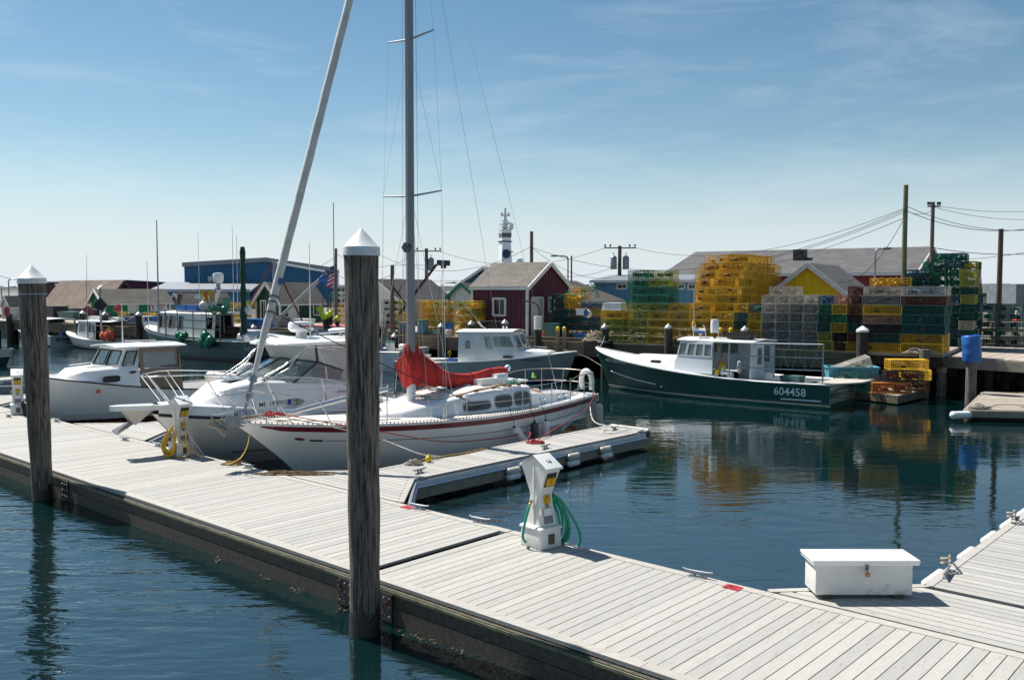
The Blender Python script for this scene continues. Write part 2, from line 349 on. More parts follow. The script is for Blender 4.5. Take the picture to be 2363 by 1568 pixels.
def watermat():
    m = bpy.data.materials.new('harbour_water'); m.use_nodes = True; N = m.node_tree.nodes; L = m.node_tree.links; b = N['Principled BSDF']
    b.inputs['Base Color'].default_value = (.0018, .0125, .0135, 1); b.inputs['Roughness'].default_value = .015; b.inputs['IOR'].default_value = 2.8
    tc = N.new('ShaderNodeTexCoord'); prev = None; hs = []
    for sc, st, rot, amp in ((1.0, (.8, 2.2, 1), 14, 1.0), (1.0, (3.0, 8, 1), -8, .30), (1.0, (8, 20, 1), 12, .07)):
        mp = N.new('ShaderNodeMapping'); mp.inputs['Scale'].default_value = st; mp.inputs['Rotation'].default_value = (0, 0, R(rot)); L.new(tc.outputs['Object'], mp.inputs['Vector'])
        n = N.new('ShaderNodeTexNoise'); n.inputs['Scale'].default_value = sc; n.inputs['Detail'].default_value = 1.5; n.inputs['Roughness'].default_value = .5; n.inputs['Distortion'].default_value = .6
        L.new(mp.outputs[0], n.inputs['Vector']); mu = N.new('ShaderNodeMath'); mu.operation = 'MULTIPLY_ADD'; mu.inputs[1].default_value = amp
        L.new(n.outputs['Fac'], mu.inputs[0]); mu.inputs[2].default_value = 0
        if prev: L.new(prev, mu.inputs[2])
        prev = mu.outputs[0]
    # wind-ruffled patches against calm slicks
    mp = N.new('ShaderNodeMapping'); mp.inputs['Scale'].default_value = (.05, .13, 1); mp.inputs['Location'].default_value = RUFFLE; L.new(tc.outputs['Object'], mp.inputs['Vector'])
    n = N.new('ShaderNodeTexNoise'); n.inputs['Scale'].default_value = 1; n.inputs['Detail'].default_value = 3; L.new(mp.outputs[0], n.inputs['Vector'])
    rr = N.new('ShaderNodeMapRange'); rr.inputs['From Min'].default_value = .36; rr.inputs['From Max'].default_value = .66; rr.inputs['To Min'].default_value = .35; rr.inputs['To Max'].default_value = 2.6
    L.new(n.outputs['Fac'], rr.inputs['Value']); mu = N.new('ShaderNodeMath'); mu.operation = 'MULTIPLY'; L.new(prev, mu.inputs[0]); L.new(rr.outputs[0], mu.inputs[1])
    # more chop on the open side of the main float and out in the channel at left
    def lin(a, b, c, lo, hi):
        d = N.new('ShaderNodeVectorMath'); d.operation = 'DOT_PRODUCT'; d.inputs[1].default_value = (a, b, 0); L.new(tc.outputs['Object'], d.inputs[0])
        m_ = N.new('ShaderNodeMapRange'); m_.inputs['From Min'].default_value = lo + c; m_.inputs['From Max'].default_value = hi + c; L.new(d.outputs['Value'], m_.inputs['Value']); return m_
    k0 = 2.06 * .671 - 11.25 * .7414
    m1 = lin(.671, .7414, -k0, .2, -.6); m1.inputs['To Max'].default_value = 2.6; m2 = lin(1, 0, 0, -12, -24); m2.inputs['To Max'].default_value = 2.5
    ad = N.new('ShaderNodeMath'); L.new(m1.outputs[0], ad.inputs[0]); L.new(m2.outputs[0], ad.inputs[1]); ad2 = N.new('ShaderNodeMath'); ad2.inputs[1].default_value = 1; L.new(ad.outputs[0], ad2.inputs[0])
    mu3 = N.new('ShaderNodeMath'); mu3.operation = 'MULTIPLY'; L.new(mu.outputs[0], mu3.inputs[0]); L.new(ad2.outputs[0], mu3.inputs[1])
    bp = N.new('ShaderNodeBump'); bp.inputs['Strength'].default_value = 1; bp.inputs['Distance'].default_value = WAVE
    L.new(mu3.outputs[0], bp.inputs['Height']); L.new(bp.outputs['Normal'], b.inputs['Normal']); return m
WATER = watermat()
# ---------------------------------------------------------------- water and land
wm = MB(); wm.add([(-900, -60, 0), (900, -60, 0), (900, 900, 0), (-900, 900, 0)], [(0, 1, 2, 3)])
struct(wm.obj('harbour_water', WATER))
sb = MB(); sb.add([(-3000, -80, -4), (3000, -80, -4), (3000, 5000, -4), (-3000, 5000, -4)], [(0, 1, 2, 3)])
struct(sb.obj('seabed', mat('mud', (.03, .028, .02))))
ASPH = mat('gravel_yard', (.20, .19, .175), (.14, .135, .125), .9, scale=1.5, bump=.3)
g = MB(); g.add([Wf(-420, 9, WZ - .03), Wf(420, 9, WZ - .03), Wf(420, 3500, WZ - .03), Wf(-420, 3500, WZ - .03)], [(0, 1, 2, 3)])
g.add([Wf(-420, 9, WZ - .03), Wf(420, 9, WZ - .03), Wf(420, 9, -4), Wf(-420, 9, -4)], [(3, 2, 1, 0)])
struct(g.obj('shore_ground', ASPH))
hl = MB(); rows = [[], [], []]
for i in range(61):
    a = R(-62 + i * 2); d = 1500
    h = 7 + 3 * math.sin(i * .55) + 2 * math.sin(i * 1.31 + 1)
    for j, (dd, zz) in enumerate(((0, 1.4), (120, h), (400, h * .7))):
        rows[j].append((math.sin(a) * (d + dd), math.cos(a) * (d + dd), zz))
hl.grid(rows); struct(hl.obj('distant_hills', mat('far_woodland', (.035, .05, .04), (.02, .03, .025), .9, scale=.02), smooth=60))
# ---------------------------------------------------------------- wharf: deck, edge timbers, piles
DKW = mat('wharf_deck_wood', (.40, .35, .29), (.26, .23, .19), .85, scale=1.2, st=(1, 1, 1), bump=.3, bscale=9)
TIMB = mat('brown_wharf_timber', (.27, .19, .125), (.15, .11, .075), .85, scale=2, st=(1, 6, 6), bump=.5, rnd=.15, spots=((.05, .045, .03), 1.6, .6, (1, 1, 2)))
TIMG = mat('mossy_wharf_timber', (.15, .125, .085), (.07, .065, .045), .85, scale=2, st=(1, 6, 6), bump=.5, rnd=.15, spots=((.07, .09, .03), 1.6, .56, (1, 1, 1)))
S0, S1 = -52, 18.6
wh = thing('timber_wharf', 'long timber fishing wharf on dark piles with stacked lobster traps on it', 'wharf', Wf(0, 0, 0), RW)
m = MB(); m.bx(S0, S1, .12, 9.2, WZ - .12, WZ); m.obj('deck', DKW, wh)
tm = MB(); tm.bx(-1.98, 1.98, -.13, .13, -.16, .16); ta = tm.mesh('edge_timber', TIMB); tb = MB().bx(-1.98, 1.98, -.13, .13, -.16, .16).mesh('edge_timber', TIMG)
i = 0; s = S0 + 2
while s < S1 - 1.5:
    for r in range(2):
        inst(ta if (s > -8 and s < 6) else tb, 'edge_timber', wh, (s, -.02 - .02 * r, WZ - .17 - .34 * r + .02 * math.sin(s * 3 + r)), (0, 0, R(.3 * math.sin(s * 5 + r))))
    s += 4
kb = MB().bx(-1.9, 1.9, -.12, .12, 0, .14).mesh('kerb_timber', TIMG); s = S0 + 2
while s < S1 - 1.5:
    if math.sin(s * 7) > -.55: inst(kb, 'kerb_timber', wh, (s, .14, WZ))
    s += 4
pm = MB().lathe([(.17, -4.2), (.175, 0), (.165, 1.0), (.16, 1.46)], 9).mesh('pile', PILE3, 40)
rnd = random.Random(3); s = S0 + .8
while s < S1:
    for t in (.35, 3.2, 6.2, 8.6):
        inst(pm, 'pile', wh, (s + rnd.uniform(-.3, .3), t + rnd.uniform(-.1, .1), 0), (R(rnd.uniform(-2, 2)), R(rnd.uniform(-2, 2)), rnd.uniform(0, 6)))
    s += 2.35
bm_ = MB()
for t in (.35, 3.2, 6.2, 8.6): bm_.bx(S0, S1, t - .14, t + .14, WZ - .48, WZ - .125)
bm_.obj('beam', PILE3, wh)
bk = MB(); bk.bx(S0, S1, 9.01, 9.2, -2, WZ - .13); bk.obj('bulkhead', PILE3, wh)
# right-hand pier that comes towards the camera
PZ = 1.42
pr = thing('timber_pier', 'low timber pier of grey planks at right with a rope handrail along its back', 'pier', (15.6, 34, 0), 0)
PA, PB = Vector((15.9, 34.6, 0)), Vector((21.4, 28.6, 0)); PD = Vector((.67, .74, 0)).normalized()
nb = 50; plm = MB().bx(0, 12.5, -.077, .077, -.06, 0).mesh('plank', mat('bleached_pier_plank', (.49, .42, .35), (.33, .28, .23), .85, scale=3, st=(1, 10, 10), bump=.4, rnd=.13, spots=((.2, .15, .11), 1.5, .66, (1, 3, 1))))
ra = math.atan2(PD.y, PD.x)
for i in range(nb):
    p = PA.lerp(PB, i / (nb - 1)); q = p - Vector((15.6, 34, 0))
    inst(plm, 'plank', pr, (q.x - .02 * (i % 3), q.y, PZ + .004 * (i % 2)), (0, 0, ra + R(.12 * math.sin(i * 7))))
e = MB(); d = (PB - PA).normalized(); a = PA - Vector((15.6, 34, 0)); b = PB - Vector((15.6, 34, 0)); no_ = Vector((-.06, -.06, 0))
e.beam(a + no_ + Vector((0, 0, PZ - .22)), b + no_ + Vector((0, 0, PZ - .22)), .14, .36); e.obj('side_beam', FASC2, pr)
pk = MB().lathe([(.16, -4.2), (.16, PZ - .1)], 9).mesh('pile', PILE3, 40)
for i in range(5):
    for k in range(5):
        p = a.lerp(b, (i + .3) / 5) + PD * (.5 + k * 2.3); inst(pk, 'pile', pr, (p.x, p.y, 0))
MB().beam(a + PD * 12.4 + Vector((-1, 0, PZ - 1.2)), b + PD * 12.4 + Vector((0, 0, PZ - 1.2)), .2, 2.6).obj('bulkhead', PILE3, pr)
# back railing of the pier
rail = MB(); ry = 40.2
for u in (2199, 2286, 2303, 2341, 2372):
    p = P(u, 790, ry); rail.beam((p.x, p.y, PZ - .1), (p.x, p.y, PZ + 1.12), .1, .1)
for u0, u1, z in ((2170, 2400, .72), (2290, 2400, .4)):
    p, q = P(u0, 790, ry - .08), P(u1, 790, ry - .08); rail.beam((p.x, p.y, PZ + z), (q.x, q.y, PZ + z), .04, .14)
p, q = P(2165, 790, ry), P(2199, 790, ry); rail.beam((p.x, p.y, PZ + .35), (q.x, q.y, PZ + 1.05), .05, .12)
tag(rail.obj('railing', mat('raw_brown_lumber', (.36, .24, .16), (.26, .17, .11), .8, scale=4, bump=.2)), 'brown lumber railing with diagonal brace behind the blue barrel', 'railing')
p, q = P(2196, 790, ry - .1), P(2400, 790, ry - .1)
tag(MB().tube(sag((p.x, p.y, PZ + 1.15), (q.x, q.y, PZ + 1.1), .04, 16), .03, 5).obj('handrail_rope', flat('old_white_rope', (.5, .47, .42), .9)), 'thick pale rope run along the top of the brown railing', 'rope')
tb_ = MB(); p = P(2160, 790, 40.6); q = P(2420, 790, 40.6); tb_.beam((p.x, p.y, PZ + .16), (q.x, q.y, PZ + .16), .18, .32)
tag(tb_.obj('curb_beam', FASC2), 'weathered squared curb beam lying behind the brown lumber railing', 'beam')
# ---------------------------------------------------------------- floats
def plank_run(par, me, s0, s1, t, z=DZ, dirn='t', org=None, pitch=.1496, name='plank'):
    """planks laid across a float, each its own object"""
    n = int((s1 - s0) / pitch); rr = random.Random(int(s0 * 10))
    for i in range(n):
        s = s0 + pitch * (i + .5)
        p = D(s, t, z + rr.uniform(-.0015, .0015)) if dirn == 't' else D(t, s, z + rr.uniform(-.0015, .0015))
        p = p - par.location
        inst(me, name, par, p, (0, 0, (RB if dirn == 't' else RA) + R(rr.uniform(-.06, .06))))
def bm2(mb, p, q, w, h):
    return mb.beam(p, q, w, h)
def fascia(par, s0, s1, t, mt, n=None, out=-1, boards=2, z1=.40, h=.2, L=3.6, along='s'):
    """side boards, each one a part"""
    s = s0; k = 0; rr = random.Random(int(s0 * 9 + t))
    while s < s1 - .05:
        e = min(s + L, s1)
        for b in range(boards):
            f = MB(); zc = z1 - h * (b + .5)
            a, c = (D(s + .004, t + out * .03, zc), D(e - .004, t + out * .03, zc)) if along == 's' else (D(t + out * .03, s + .004, zc), D(t + out * .03, e - .004, zc))
            f.beam(a, c, .05 + .008 * (b % 2), h - .008); o = f.obj('side_board', mt, par, world=True); k += 1
        s = e
def xform_local(par, mb, name, mt, **k): return mb.obj(name, mt, par, world=True, **k)
WD = 2.78
pmA = MB().bx(-(WD - .30) / 2, (WD - .30) / 2, -.069, .069, -.036, 0)
me_main = pmA.mesh('plank', DECK)
for nm, s0, s1, lab in (('floating_dock', -19.0, .27, 'long grey planked main float left of the deck joint by the tall front pile'), ('floating_dock', .295, 9.6, 'near section of the main float carrying the pedestal marked 16')):
    dk = thing(nm, lab, 'dock', D((s0 + s1) / 2, WD / 2, 0), 0, 'main float sections')
    plank_run(dk, me_main, s0, s1, WD / 2)
    for t, h in ((.075, .05), (WD - .075, .05)):
        s = s0
        while s < s1 - .1:
            e = min(s + 4.1, s1); f = MB(); f.beam(D(s + .003, t, DZ - .018), D(e - .003, t, DZ - .018), .142, .044); f.obj('rim_board', RIM, dk, world=True); s = e
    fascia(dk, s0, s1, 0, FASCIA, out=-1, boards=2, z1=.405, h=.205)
    f = MB(); f.beam(D(s0, -.064, .375), D(s1, -.064, .375), .012, .03); f.obj('trim_strip', mat('pale_algae_strip', (.26, .27, .15), (.1, .1, .06), .8, scale=4), dk, world=True)
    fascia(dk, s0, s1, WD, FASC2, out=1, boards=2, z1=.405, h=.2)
    s = s0 + .5; fl = MB()
    while s + 1.5 < s1: fl.obox(D(s + .8, WD / 2, .02), AX * .75, BX * (WD / 2 - .1), (0, 0, .18)); s += 2.3
    fl.obj('flotation_block', BLACK, dk, world=True)
def finger(lab, sl, sr, t1, gl=1.25, gr=1.25, tg=1.35, leftg=True, rightg=True, endk=True):
    """finger float with triangular corner braces, planks parallel to the main float"""
    dk = thing('finger_dock', lab, 'dock', D((sl + sr) / 2, WD, 0), 0, 'finger floats')
    wd = sr - sl; me = MB().bx(-(wd - .2) / 2, (wd - .2) / 2, -.069, .069, -.036, 0).mesh('plank', DECK)
    tg0 = WD + .04
    plank_run(dk, me, tg0 + tg, t1, (sl + sr) / 2, dirn='s')
    n = int(tg / .1496)
    for i in range(n):                              # the splayed part
        t = tg0 + .1496 * (i + .5); k = 1 - (t - tg0) / tg
        a = sl - (gl * k if leftg else 0) + .1; b = sr + (gr * k if rightg else 0) - .1
        f = MB(); f.beam(D(a, t, DZ - .018), D(b, t, DZ - .018), .138, .036); f.obj('plank', DECK, dk, world=True)
    for sd, gg, on in ((sl, -gl, leftg), (sr, gr, rightg)):
        sg = 1 if gg > 0 else -1
        g0 = sd + (gg if on else 0)
        f = MB(); f.beam(D(g0 - sg * .045, tg0, DZ - .014), D(sd - sg * .045, tg0 + tg, DZ - .014), .1, .044); f.obj('rim_board', RIM, dk, world=True)
        f = MB(); f.beam(D(sd - sg * .05, tg0 + tg, DZ - .014), D(sd - sg * .05, t1, DZ - .014), .1, .044); f.obj('rim_board', RIM, dk, world=True)
        # aluminium side rail with lip, timber below
        f = MB()
        for a, c in ((D(g0, tg0 + .1, 0), D(sd, tg0 + tg, 0)), (D(sd, tg0 + tg, 0), D(sd, t1 - .25, 0))):
            n_ = (c - a).normalized().cross(Vector((0, 0, 1))) * (1 if sg > 0 else -1); n_ = n_ if n_.dot(AX * sg) > 0 else -n_
            f.beam(a + n_ * .03 + Vector((0, 0, .345)), c + n_ * .03 + Vector((0, 0, .345)), .05, .13)
            f.tube([a + n_ * .06 + Vector((0, 0, .30)), c + n_ * .06 + Vector((0, 0, .30))], .035, 8)
        f.obj('side_rail', ALU, dk, world=True)
        for a, c in ((D(g0, tg0 + .1, 0), D(sd, tg0 + tg, 0)), (D(sd, tg0 + tg, 0), D(sd, t1, 0))):
            n_ = (c - a).normalized().cross(Vector((0, 0, 1))); n_ = n_ if n_.dot(AX * sg) > 0 else -n_
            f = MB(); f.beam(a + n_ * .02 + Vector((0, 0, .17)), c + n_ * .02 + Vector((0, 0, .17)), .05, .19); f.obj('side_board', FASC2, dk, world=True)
    if endk:
        f = MB(); f.beam(D(sl, t1 + .02, .25), D(sr, t1 + .02, .25), .05, .34); f.obj('end_board', GALV, dk, world=True)
        f = MB(); f.tube([D(sl + .05, t1 + .03, .42), D(sr - .05, t1 + .03, .42)], .07, 8); f.obj('end_bumper', flat('pale_vinyl_bumper', (.6, .58, .5)), dk, world=True)
    f = MB(); t = WD + .5
    while t + 1.4 < t1: f.obox(D((sl + sr) / 2, t + .7, .0), AX * ((wd) / 2 - .12), BX * .6, (0, 0, .2)); t += 1.9
    f.obj('flotation_block', BLACK, dk, world=True)
    return dk
finger('finger float beside the sailboat with white fenders along its side', -4.72, -3.47, 12.05)
finger('finger float beyond the pedestal marked 18 and mostly behind the white powerboat', -14.1, -12.65, 11)
finger('wide finger float at right with the white dock box on its corner brace', 5.58, 9.2, 12.5, gl=1.32, gr=.1, tg=1.45, rightg=False)
finger('finger float at far left whose end shows left of the tan canvas boat', -23.3, -22.2, 12.6)
finger('farther finger float at the left edge beyond the others', -30.2, -29.0, 12.0)
# continuation of the main float to the left, out past the frame
dk = thing('floating_dock', 'far left stretch of the main float running out of frame', 'dock', D(-26, WD / 2, 0), 0, 'main float sections')
plank_run(dk, me_main, -33, -19.05, WD / 2)
f = MB(); f.beam(D(-33, .075, DZ - .018), D(-19.05, .075, DZ - .018), .142, .044); f.beam(D(-33, WD - .075, DZ - .018), D(-19.05, WD - .075, DZ - .018), .142, .044); f.obj('rim_board', RIM, dk, world=True)
fascia(dk, -33, -19.05, 0, FASCIA); fascia(dk, -33, -19.05, WD, FASC2, out=1)
# inserted hatch seams (dark screws and knots) on the deck
# ---------------------------------------------------------------- mooring piles
def big_pile(lab, u, vb, rb, rt, vt, vcap, lean=0):
    p = G(u, vb, 0); zt = Zv(vt, p.y)
    o = thing('mooring_pile', lab, 'pile', (p.x, p.y, 0), 0, 'tall capped mooring piles', rot=(0, R(lean), 0))
    prof = [(rb, -4)] + [(rb + (rt - rb) * k / 12 + .006 * math.sin(k * 2.1), zt * k / 12) for k in range(13)]
    m = MB(); m.lathe(prof, 28)
    rr = random.Random(5)
    for i in range(len(m.v)):
        x, y, z = m.v[i]; a = math.atan2(y, x); q = 1 + .022 * math.sin(a * 5 + z * .8) + .014 * math.sin(a * 9 + 1.7 * z); m.v[i] = (x * q, y * q, z)
    m.obj('timber', PILE, o, 50)
    zc = zt; r = rt * 1.045; hc = Zv(vcap, p.y) - zt
    m = MB(); m.lathe([(r, zc - .09), (r + .008, zc - .08), (r + .004, zc + .012), (r - .012, zc + .022), (r * .52, zc + hc * .54), (r * .10, zc + hc * .95), (.01, zc + hc)], 28); m.obj('cap', CAPM, o, 28)
    m = MB(); m.lathe([(rb + .006, -.6), (rb + .008, 0), (rb + .007, .28), (rb + .001, .42)], 28)
    for i in range(28 * 3, 28 * 4): x, y, z = m.v[i]; m.v[i] = (x, y, .36 + .12 * math.sin(i * 2.3) + .08 * math.sin(i * 5.1))
    m.obj('tide_band', mat('dark_wet_weed', (.028, .026, .014), (.012, .011, .008), .5, scale=14, bump=1, bdist=.02), o, 60)
    return o, p, zt
o, p, zt = big_pile('tall weathered brown mooring pile with a white cone cap in front of the sailboat', 842, 1458, .172, .197, 572, 527)
PF = p
scr = MB()
for k in range(4):
    a = -2.4 + k * .55; scr.ell((.208 * math.cos(a), .208 * math.sin(a), zt - .045), .007, 6, 4)
scr.obj('cap_screw', DARKM, o)
o, p, zt = big_pile('dark weathered mooring pile with a white cone cap at far left', 99, 1150, .178, .235, 643, 611, lean=-1.2)
b = MB(); b.lathe([(.243, zt - .30), (.246, zt - .285), (.243, zt - .27)], 28); b.obj('band', GALV, o)
PL = p
scr = MB()
for k in range(4):
    a = -2.4 + k * .55; scr.ell((.25 * math.cos(a), .25 * math.sin(a), zt - .045), .008, 6, 4)
scr.obj('cap_screw', DARKM, o)
def chain(mb, p, q, lk=.05, r=.008):
    p, q = Vector(p), Vector(q); n = max(2, int((q - p).length / (lk * 1.25))); d = (q - p).normalized(); x = d.orthogonal().normalized(); y = d.cross(x)
    for i in range(n):
        c = p.lerp(q, (i + .5) / n); w = x if i % 2 else y
        mb.tube([c + d * (lk * .8 * math.cos(a)) + w * (lk * .42 * math.sin(a)) for a in [k * math.pi / 4 for k in range(8)]], r, 5, closed=True)
def hoop(pp, sa, sb_, lab):
    o = thing('pile_hoop', lab, 'bracket', D(sa, -.06, .2), 0, 'steel pile brackets')
    for s in (sa, sb_):
        f = MB(); f.obox(D(s, -.072, .19), AX * .14, BX * .009, (0, 0, .17)); f.obj('plate', DARKM, o, world=True)
        f = MB()
        for i in range(3):
            for j in range(3): f.ell(tuple(D(s - .1 + .1 * i, -.085, .08 + .11 * j)), .014, 6, 4)
        f.obj('bolt', GALV, o, world=True)
    f = MB(); chain(f, D(sa - .1, -.1, .33), D(sa - .04, -.14, -.05)); chain(f, D(sb_ + .08, -.1, .33), D(sb_ + .0, -.15, 0.0)); f.obj('chain', RUST, o, world=True)
hoop(Vector((PF.x, PF.y, 0)), .02, .78, 'rusty chain and bolted plates at the foot of the front pile')
sL = (PL - OD).dot(AX)
hoop(Vector((PL.x, PL.y, 0)), sL - .38, sL + .42, 'chain and plates at the foot of the far left pile')
# weed clinging just under the float
wd_ = MB(); rr = random.Random(11)
for c in (-2.9, -1.7, -.9, .15, 1.4, 1.7, 2.1, 2.6):
    for i in range(26):
        q = D(c + rr.gauss(0, .09), -.16 + rr.gauss(0, .05), .012 + rr.uniform(-.01, .02)); a = rr.uniform(0, 6); w = rr.uniform(.012, .035)
        wd_.add([q, q + Vector((w * math.cos(a), w * math.sin(a), .01)), q + Vector((w * math.cos(a + 1.2), w * math.sin(a + 1.2), .004))], [(0, 1, 2)])
o = wd_.obj('seaweed', mat('orange_brown_weed', (.11, .04, .012), (.05, .025, .01), .7)); o['kind'] = 'stuff'; tag(o, 'clumps of orange brown seaweed in the dark water beside the main float', 'seaweed')
# ---------------------------------------------------------------- cleats
def cleat_parts(o, sc=1.0):
    b = MB(); b.bx(-.11 * sc, .11 * sc, -.035 * sc, .035 * sc, 0, .012)
    for x in (-.05, .05): b.tube([(x * sc, 0, .01), (x * sc * .8, 0, .055 * sc)], [.026 * sc, .018 * sc], 8)
    b.obj('base', GALV, o, 40)
    h = MB(); h.tube([(-.2 * sc, 0, .085 * sc), (-.13 * sc, 0, .07 * sc), (0, 0, .065 * sc), (.13 * sc, 0, .07 * sc), (.2 * sc, 0, .085 * sc)], [.009 * sc, .017 * sc, .021 * sc, .017 * sc, .009 * sc], 8); h.obj('horn', GALV, o, 60)
c0 = None
for u, v, dr, lab in ((967, 1175, 0, 'galvanized cleat beside the red plate near the front pile'), (1107, 1206, 0, 'galvanized cleat between the front pile and the pedestal marked 16'),
        (1609, 1331, 0, 'galvanized cleat on the float edge left of the plate marked JC'), (288, 1016, 0, 'cleat at the corner of the finger float left of pedestal 18'), (364, 1030, 0, 'cleat tucked just left of the pedestal marked 18'),
        (130, 973, 0, 'cleat on the float edge right of the left pile'), (968, 1091, 1, 'cleat on the near corner of the sailboat finger float'), (1258, 1035, 1, 'cleat midway along the sailboat finger float'),
        (1478, 1001, 1, 'roped cleat at the outer end of the sailboat finger float'), (1418, 991, 1, 'second roped cleat near the finger end behind the hanging fender'),
        (2183, 1330, 1, 'roped cleat on the right finger float edge near the dock box'), (2339, 1196, 1, 'roped cleat farther up the right finger float edge'), (572, 1080, 0, 'cleat buried in rope below the sailboat bow'),
        (20, 962, 0, 'cleat left of the far pedestal marked 19')):
    p = G(u, v, DZ)
    rz = (RB if dr else RA) + R(8)
    if c0 is None:
        c0 = thing('dock_cleat', lab, 'cleat', (p.x, p.y, DZ + .004), rz, 'galvanized dock cleats'); cleat_parts(c0)
    else: dup(c0, (p.x, p.y, DZ + .004), rz, lab)
REDP = flat('red_plastic_plate', (.5, .03, .04), .5)
for u, v, tx, lab in ((940, 1170, '11', 'small red number plate on the deck beside a cleat near the front pile'), (1690, 1355, 'JC', 'red plate with black initials on the float edge near the dock box')):
    p = G(u, v, DZ); o = thing('slip_marker', lab, 'sign', (p.x, p.y, DZ + .002), RA, 'red slip markers')
    MB().bx(-.105, .105, -.075, .075, 0, .008).obj('plate', REDP, o); t_ = text_mb(tx, .13, .004); t_.xf(Matrix.Translation((0, 0, .0095))); t_.obj('lettering', flat('black_ink', (.01, .01, .01)), o)
# ---------------------------------------------------------------- boats
class Hull:
    def __init__(s, L, B, sheer, bs, bw, draft=.5, xw=(.02, .9), e=1.0, flare=1.0, x0=0):
        s.x0 = x0
        s.L, s.B, s.sh, s.bs, s.bw, s.dr, s.xw, s.e, s.fl = L, B / 2, sheer, bs, bw, draft, xw, e, flare
    def p(s, t, k, side=1, off=0):
        zs = cr(s.sh, t); a = cr(s.bs, t) * s.B; b = cr(s.bw, t) * s.B
        xsh = s.L * t; xwl = s.L * (s.xw[0] + t * (s.xw[1] - s.xw[0]))
        xwl += s.x0; xsh += s.x0
        if k >= 0:
            x = xwl + (xsh - xwl) * k ** s.e; y = b + (a - b) * k ** s.fl; z = zs * k
        else:
            q = -k; x = xwl - q * q * .12 * s.L * t; y = b * math.sqrt(max(0, 1 - q * q)); z = -s.dr * q * (.35 + .65 * (1 - abs(t - .5)))
        v = Vector((x, side * y, z))
        if off:
            n = (s.p(min(t + .01, 1), k, side) - s.p(max(t - .01, 0), k, side)).cross(s.p(t, min(k + .02, 1), side) - s.p(t, k - .02, side)).normalized()
            if n.y * side < 0: n = -n
            v += n * off
        return v
    def patch(s, mb, t0, t1, k0, k1, off=0, nt=40, nk=10, sides=(1, -1)):
        f0 = k0 if callable(k0) else (lambda t: k0); f1 = k1 if callable(k1) else (lambda t: k1)
        for sd in sides:
            rows = []
            for j in range(nk + 1):
                rows.append([s.p(t0 + (t1 - t0) * i / nt, f0(t0 + (t1 - t0) * i / nt) * (1 - j / nk) + f1(t0 + (t1 - t0) * i / nt) * j / nk, sd, off) for i in range(nt + 1)])
            mb.grid(rows)
        return mb
    def body(s, mb, k0=0, k1=1):
        s.patch(mb, 0, 1, k0, k1)
        pts = [s.p(0, k0 + (k1 - k0) * j / 10, 1) for j in range(11)]; q = [Vector((p.x, -p.y, p.z)) for p in pts]
        mb.grid([pts, q]); return mb
    def line(s, mb, d, r, t0=0, t1=1, off=0, n=44, sides=(1, -1), sq=6):
        for sd in sides:
            mb.tube([s.p(t0 + (t1 - t0) * i / n, 1 - d / cr(s.sh, t0 + (t1 - t0) * i / n), sd, off) for i in range(n + 1)], r, sq)
        return mb
    def deck(s, mb, t0, t1, drop=.0, camber=.05, inset=0, n=24, m=6):
        rows = []
        for i in range(n + 1):
            t = t0 + (t1 - t0) * i / n; p = s.p(t, 1, 1); y = max(p.y - inset, .005)
            rows.append([Vector((p.x, y * (1 - 2 * j / m), p.z - drop + camber * (1 - (1 - 2 * j / m) ** 2))) for j in range(m + 1)])
        return mb.grid(rows)
    def well(s, mb, t0, t1, wash, zf, n=16, drop=0):
        """side decks with an open cockpit well and sole"""
        for sd in (1, -1):
            o, i_, b = [], [], []
            for i in range(n + 1):
                t = t0 + (t1 - t0) * i / n; p = s.p(t, 1, sd); p.z -= drop; o.append(p); q = Vector((p.x, p.y - sd * wash, p.z + .01)); i_.append(q); b.append(Vector((q.x, q.y, zf)))
            mb.grid([o, i_, b])
        a, c = s.p(t0, 1, 1), s.p(t1, 1, 1)
        mb.add([(a.x, a.y, zf), (c.x, c.y, zf), (c.x, -c.y, zf), (a.x, -a.y, zf)], [(0, 1, 2, 3)])
        mb.add([(a.x, a.y, zf), (a.x, -a.y, zf), (a.x, -a.y, a.z), (a.x, a.y, a.z)], [(0, 1, 2, 3)])
        mb.bx(a.x, a.x + wash * .7, -a.y, a.y, a.z - .03, a.z + .012)
        return mb
    def text(s, body, size, xc, zc, side, mt, par, bold=.0, name='lettering', shear=0, sx=1):
        m = text_mb(body, size, bold, shear)
        for i, (x, y, z) in enumerate(m.v):
            X = xc + (-side) * x * sx; t = X / s.L; zz = zc + y + 0
            for _ in range(4):
                k = zz / cr(s.sh, max(0, min(1, t))); q = s.p(max(0, min(1, t)), k, side); t += (X - q.x) / s.L; t = max(0, min(1, t))
            m.v[i] = tuple(s.p(t, k, side, .006))
        return m.obj(name, mt, par)
def glaze(par, f, inw, h, gm, fm=None, fw=.02, name='window'):
    q = [f(h[0], h[2]), f(h[1], h[2]), f(h[1], h[3]), f(h[0], h[3])]; n = inw.normalized()
    g = MB(); mid = inw * .45; g.add([x + mid for x in q] + [x + mid + n * .006 for x in q], [(0, 1, 2, 3), (7, 6, 5, 4), (0, 4, 5, 1), (1, 5, 6, 2), (2, 6, 7, 3), (3, 7, 4, 0)])
    if fm:
        fr = MB()
        for i in range(4): fr.beam(q[i] - n * .004, q[(i + 1) % 4] - n * .004, fw, fw, up=n)
        o = fr.obj(name, fm, par); return g.obj('pane', gm, o)
    return g.obj(name, gm, par)
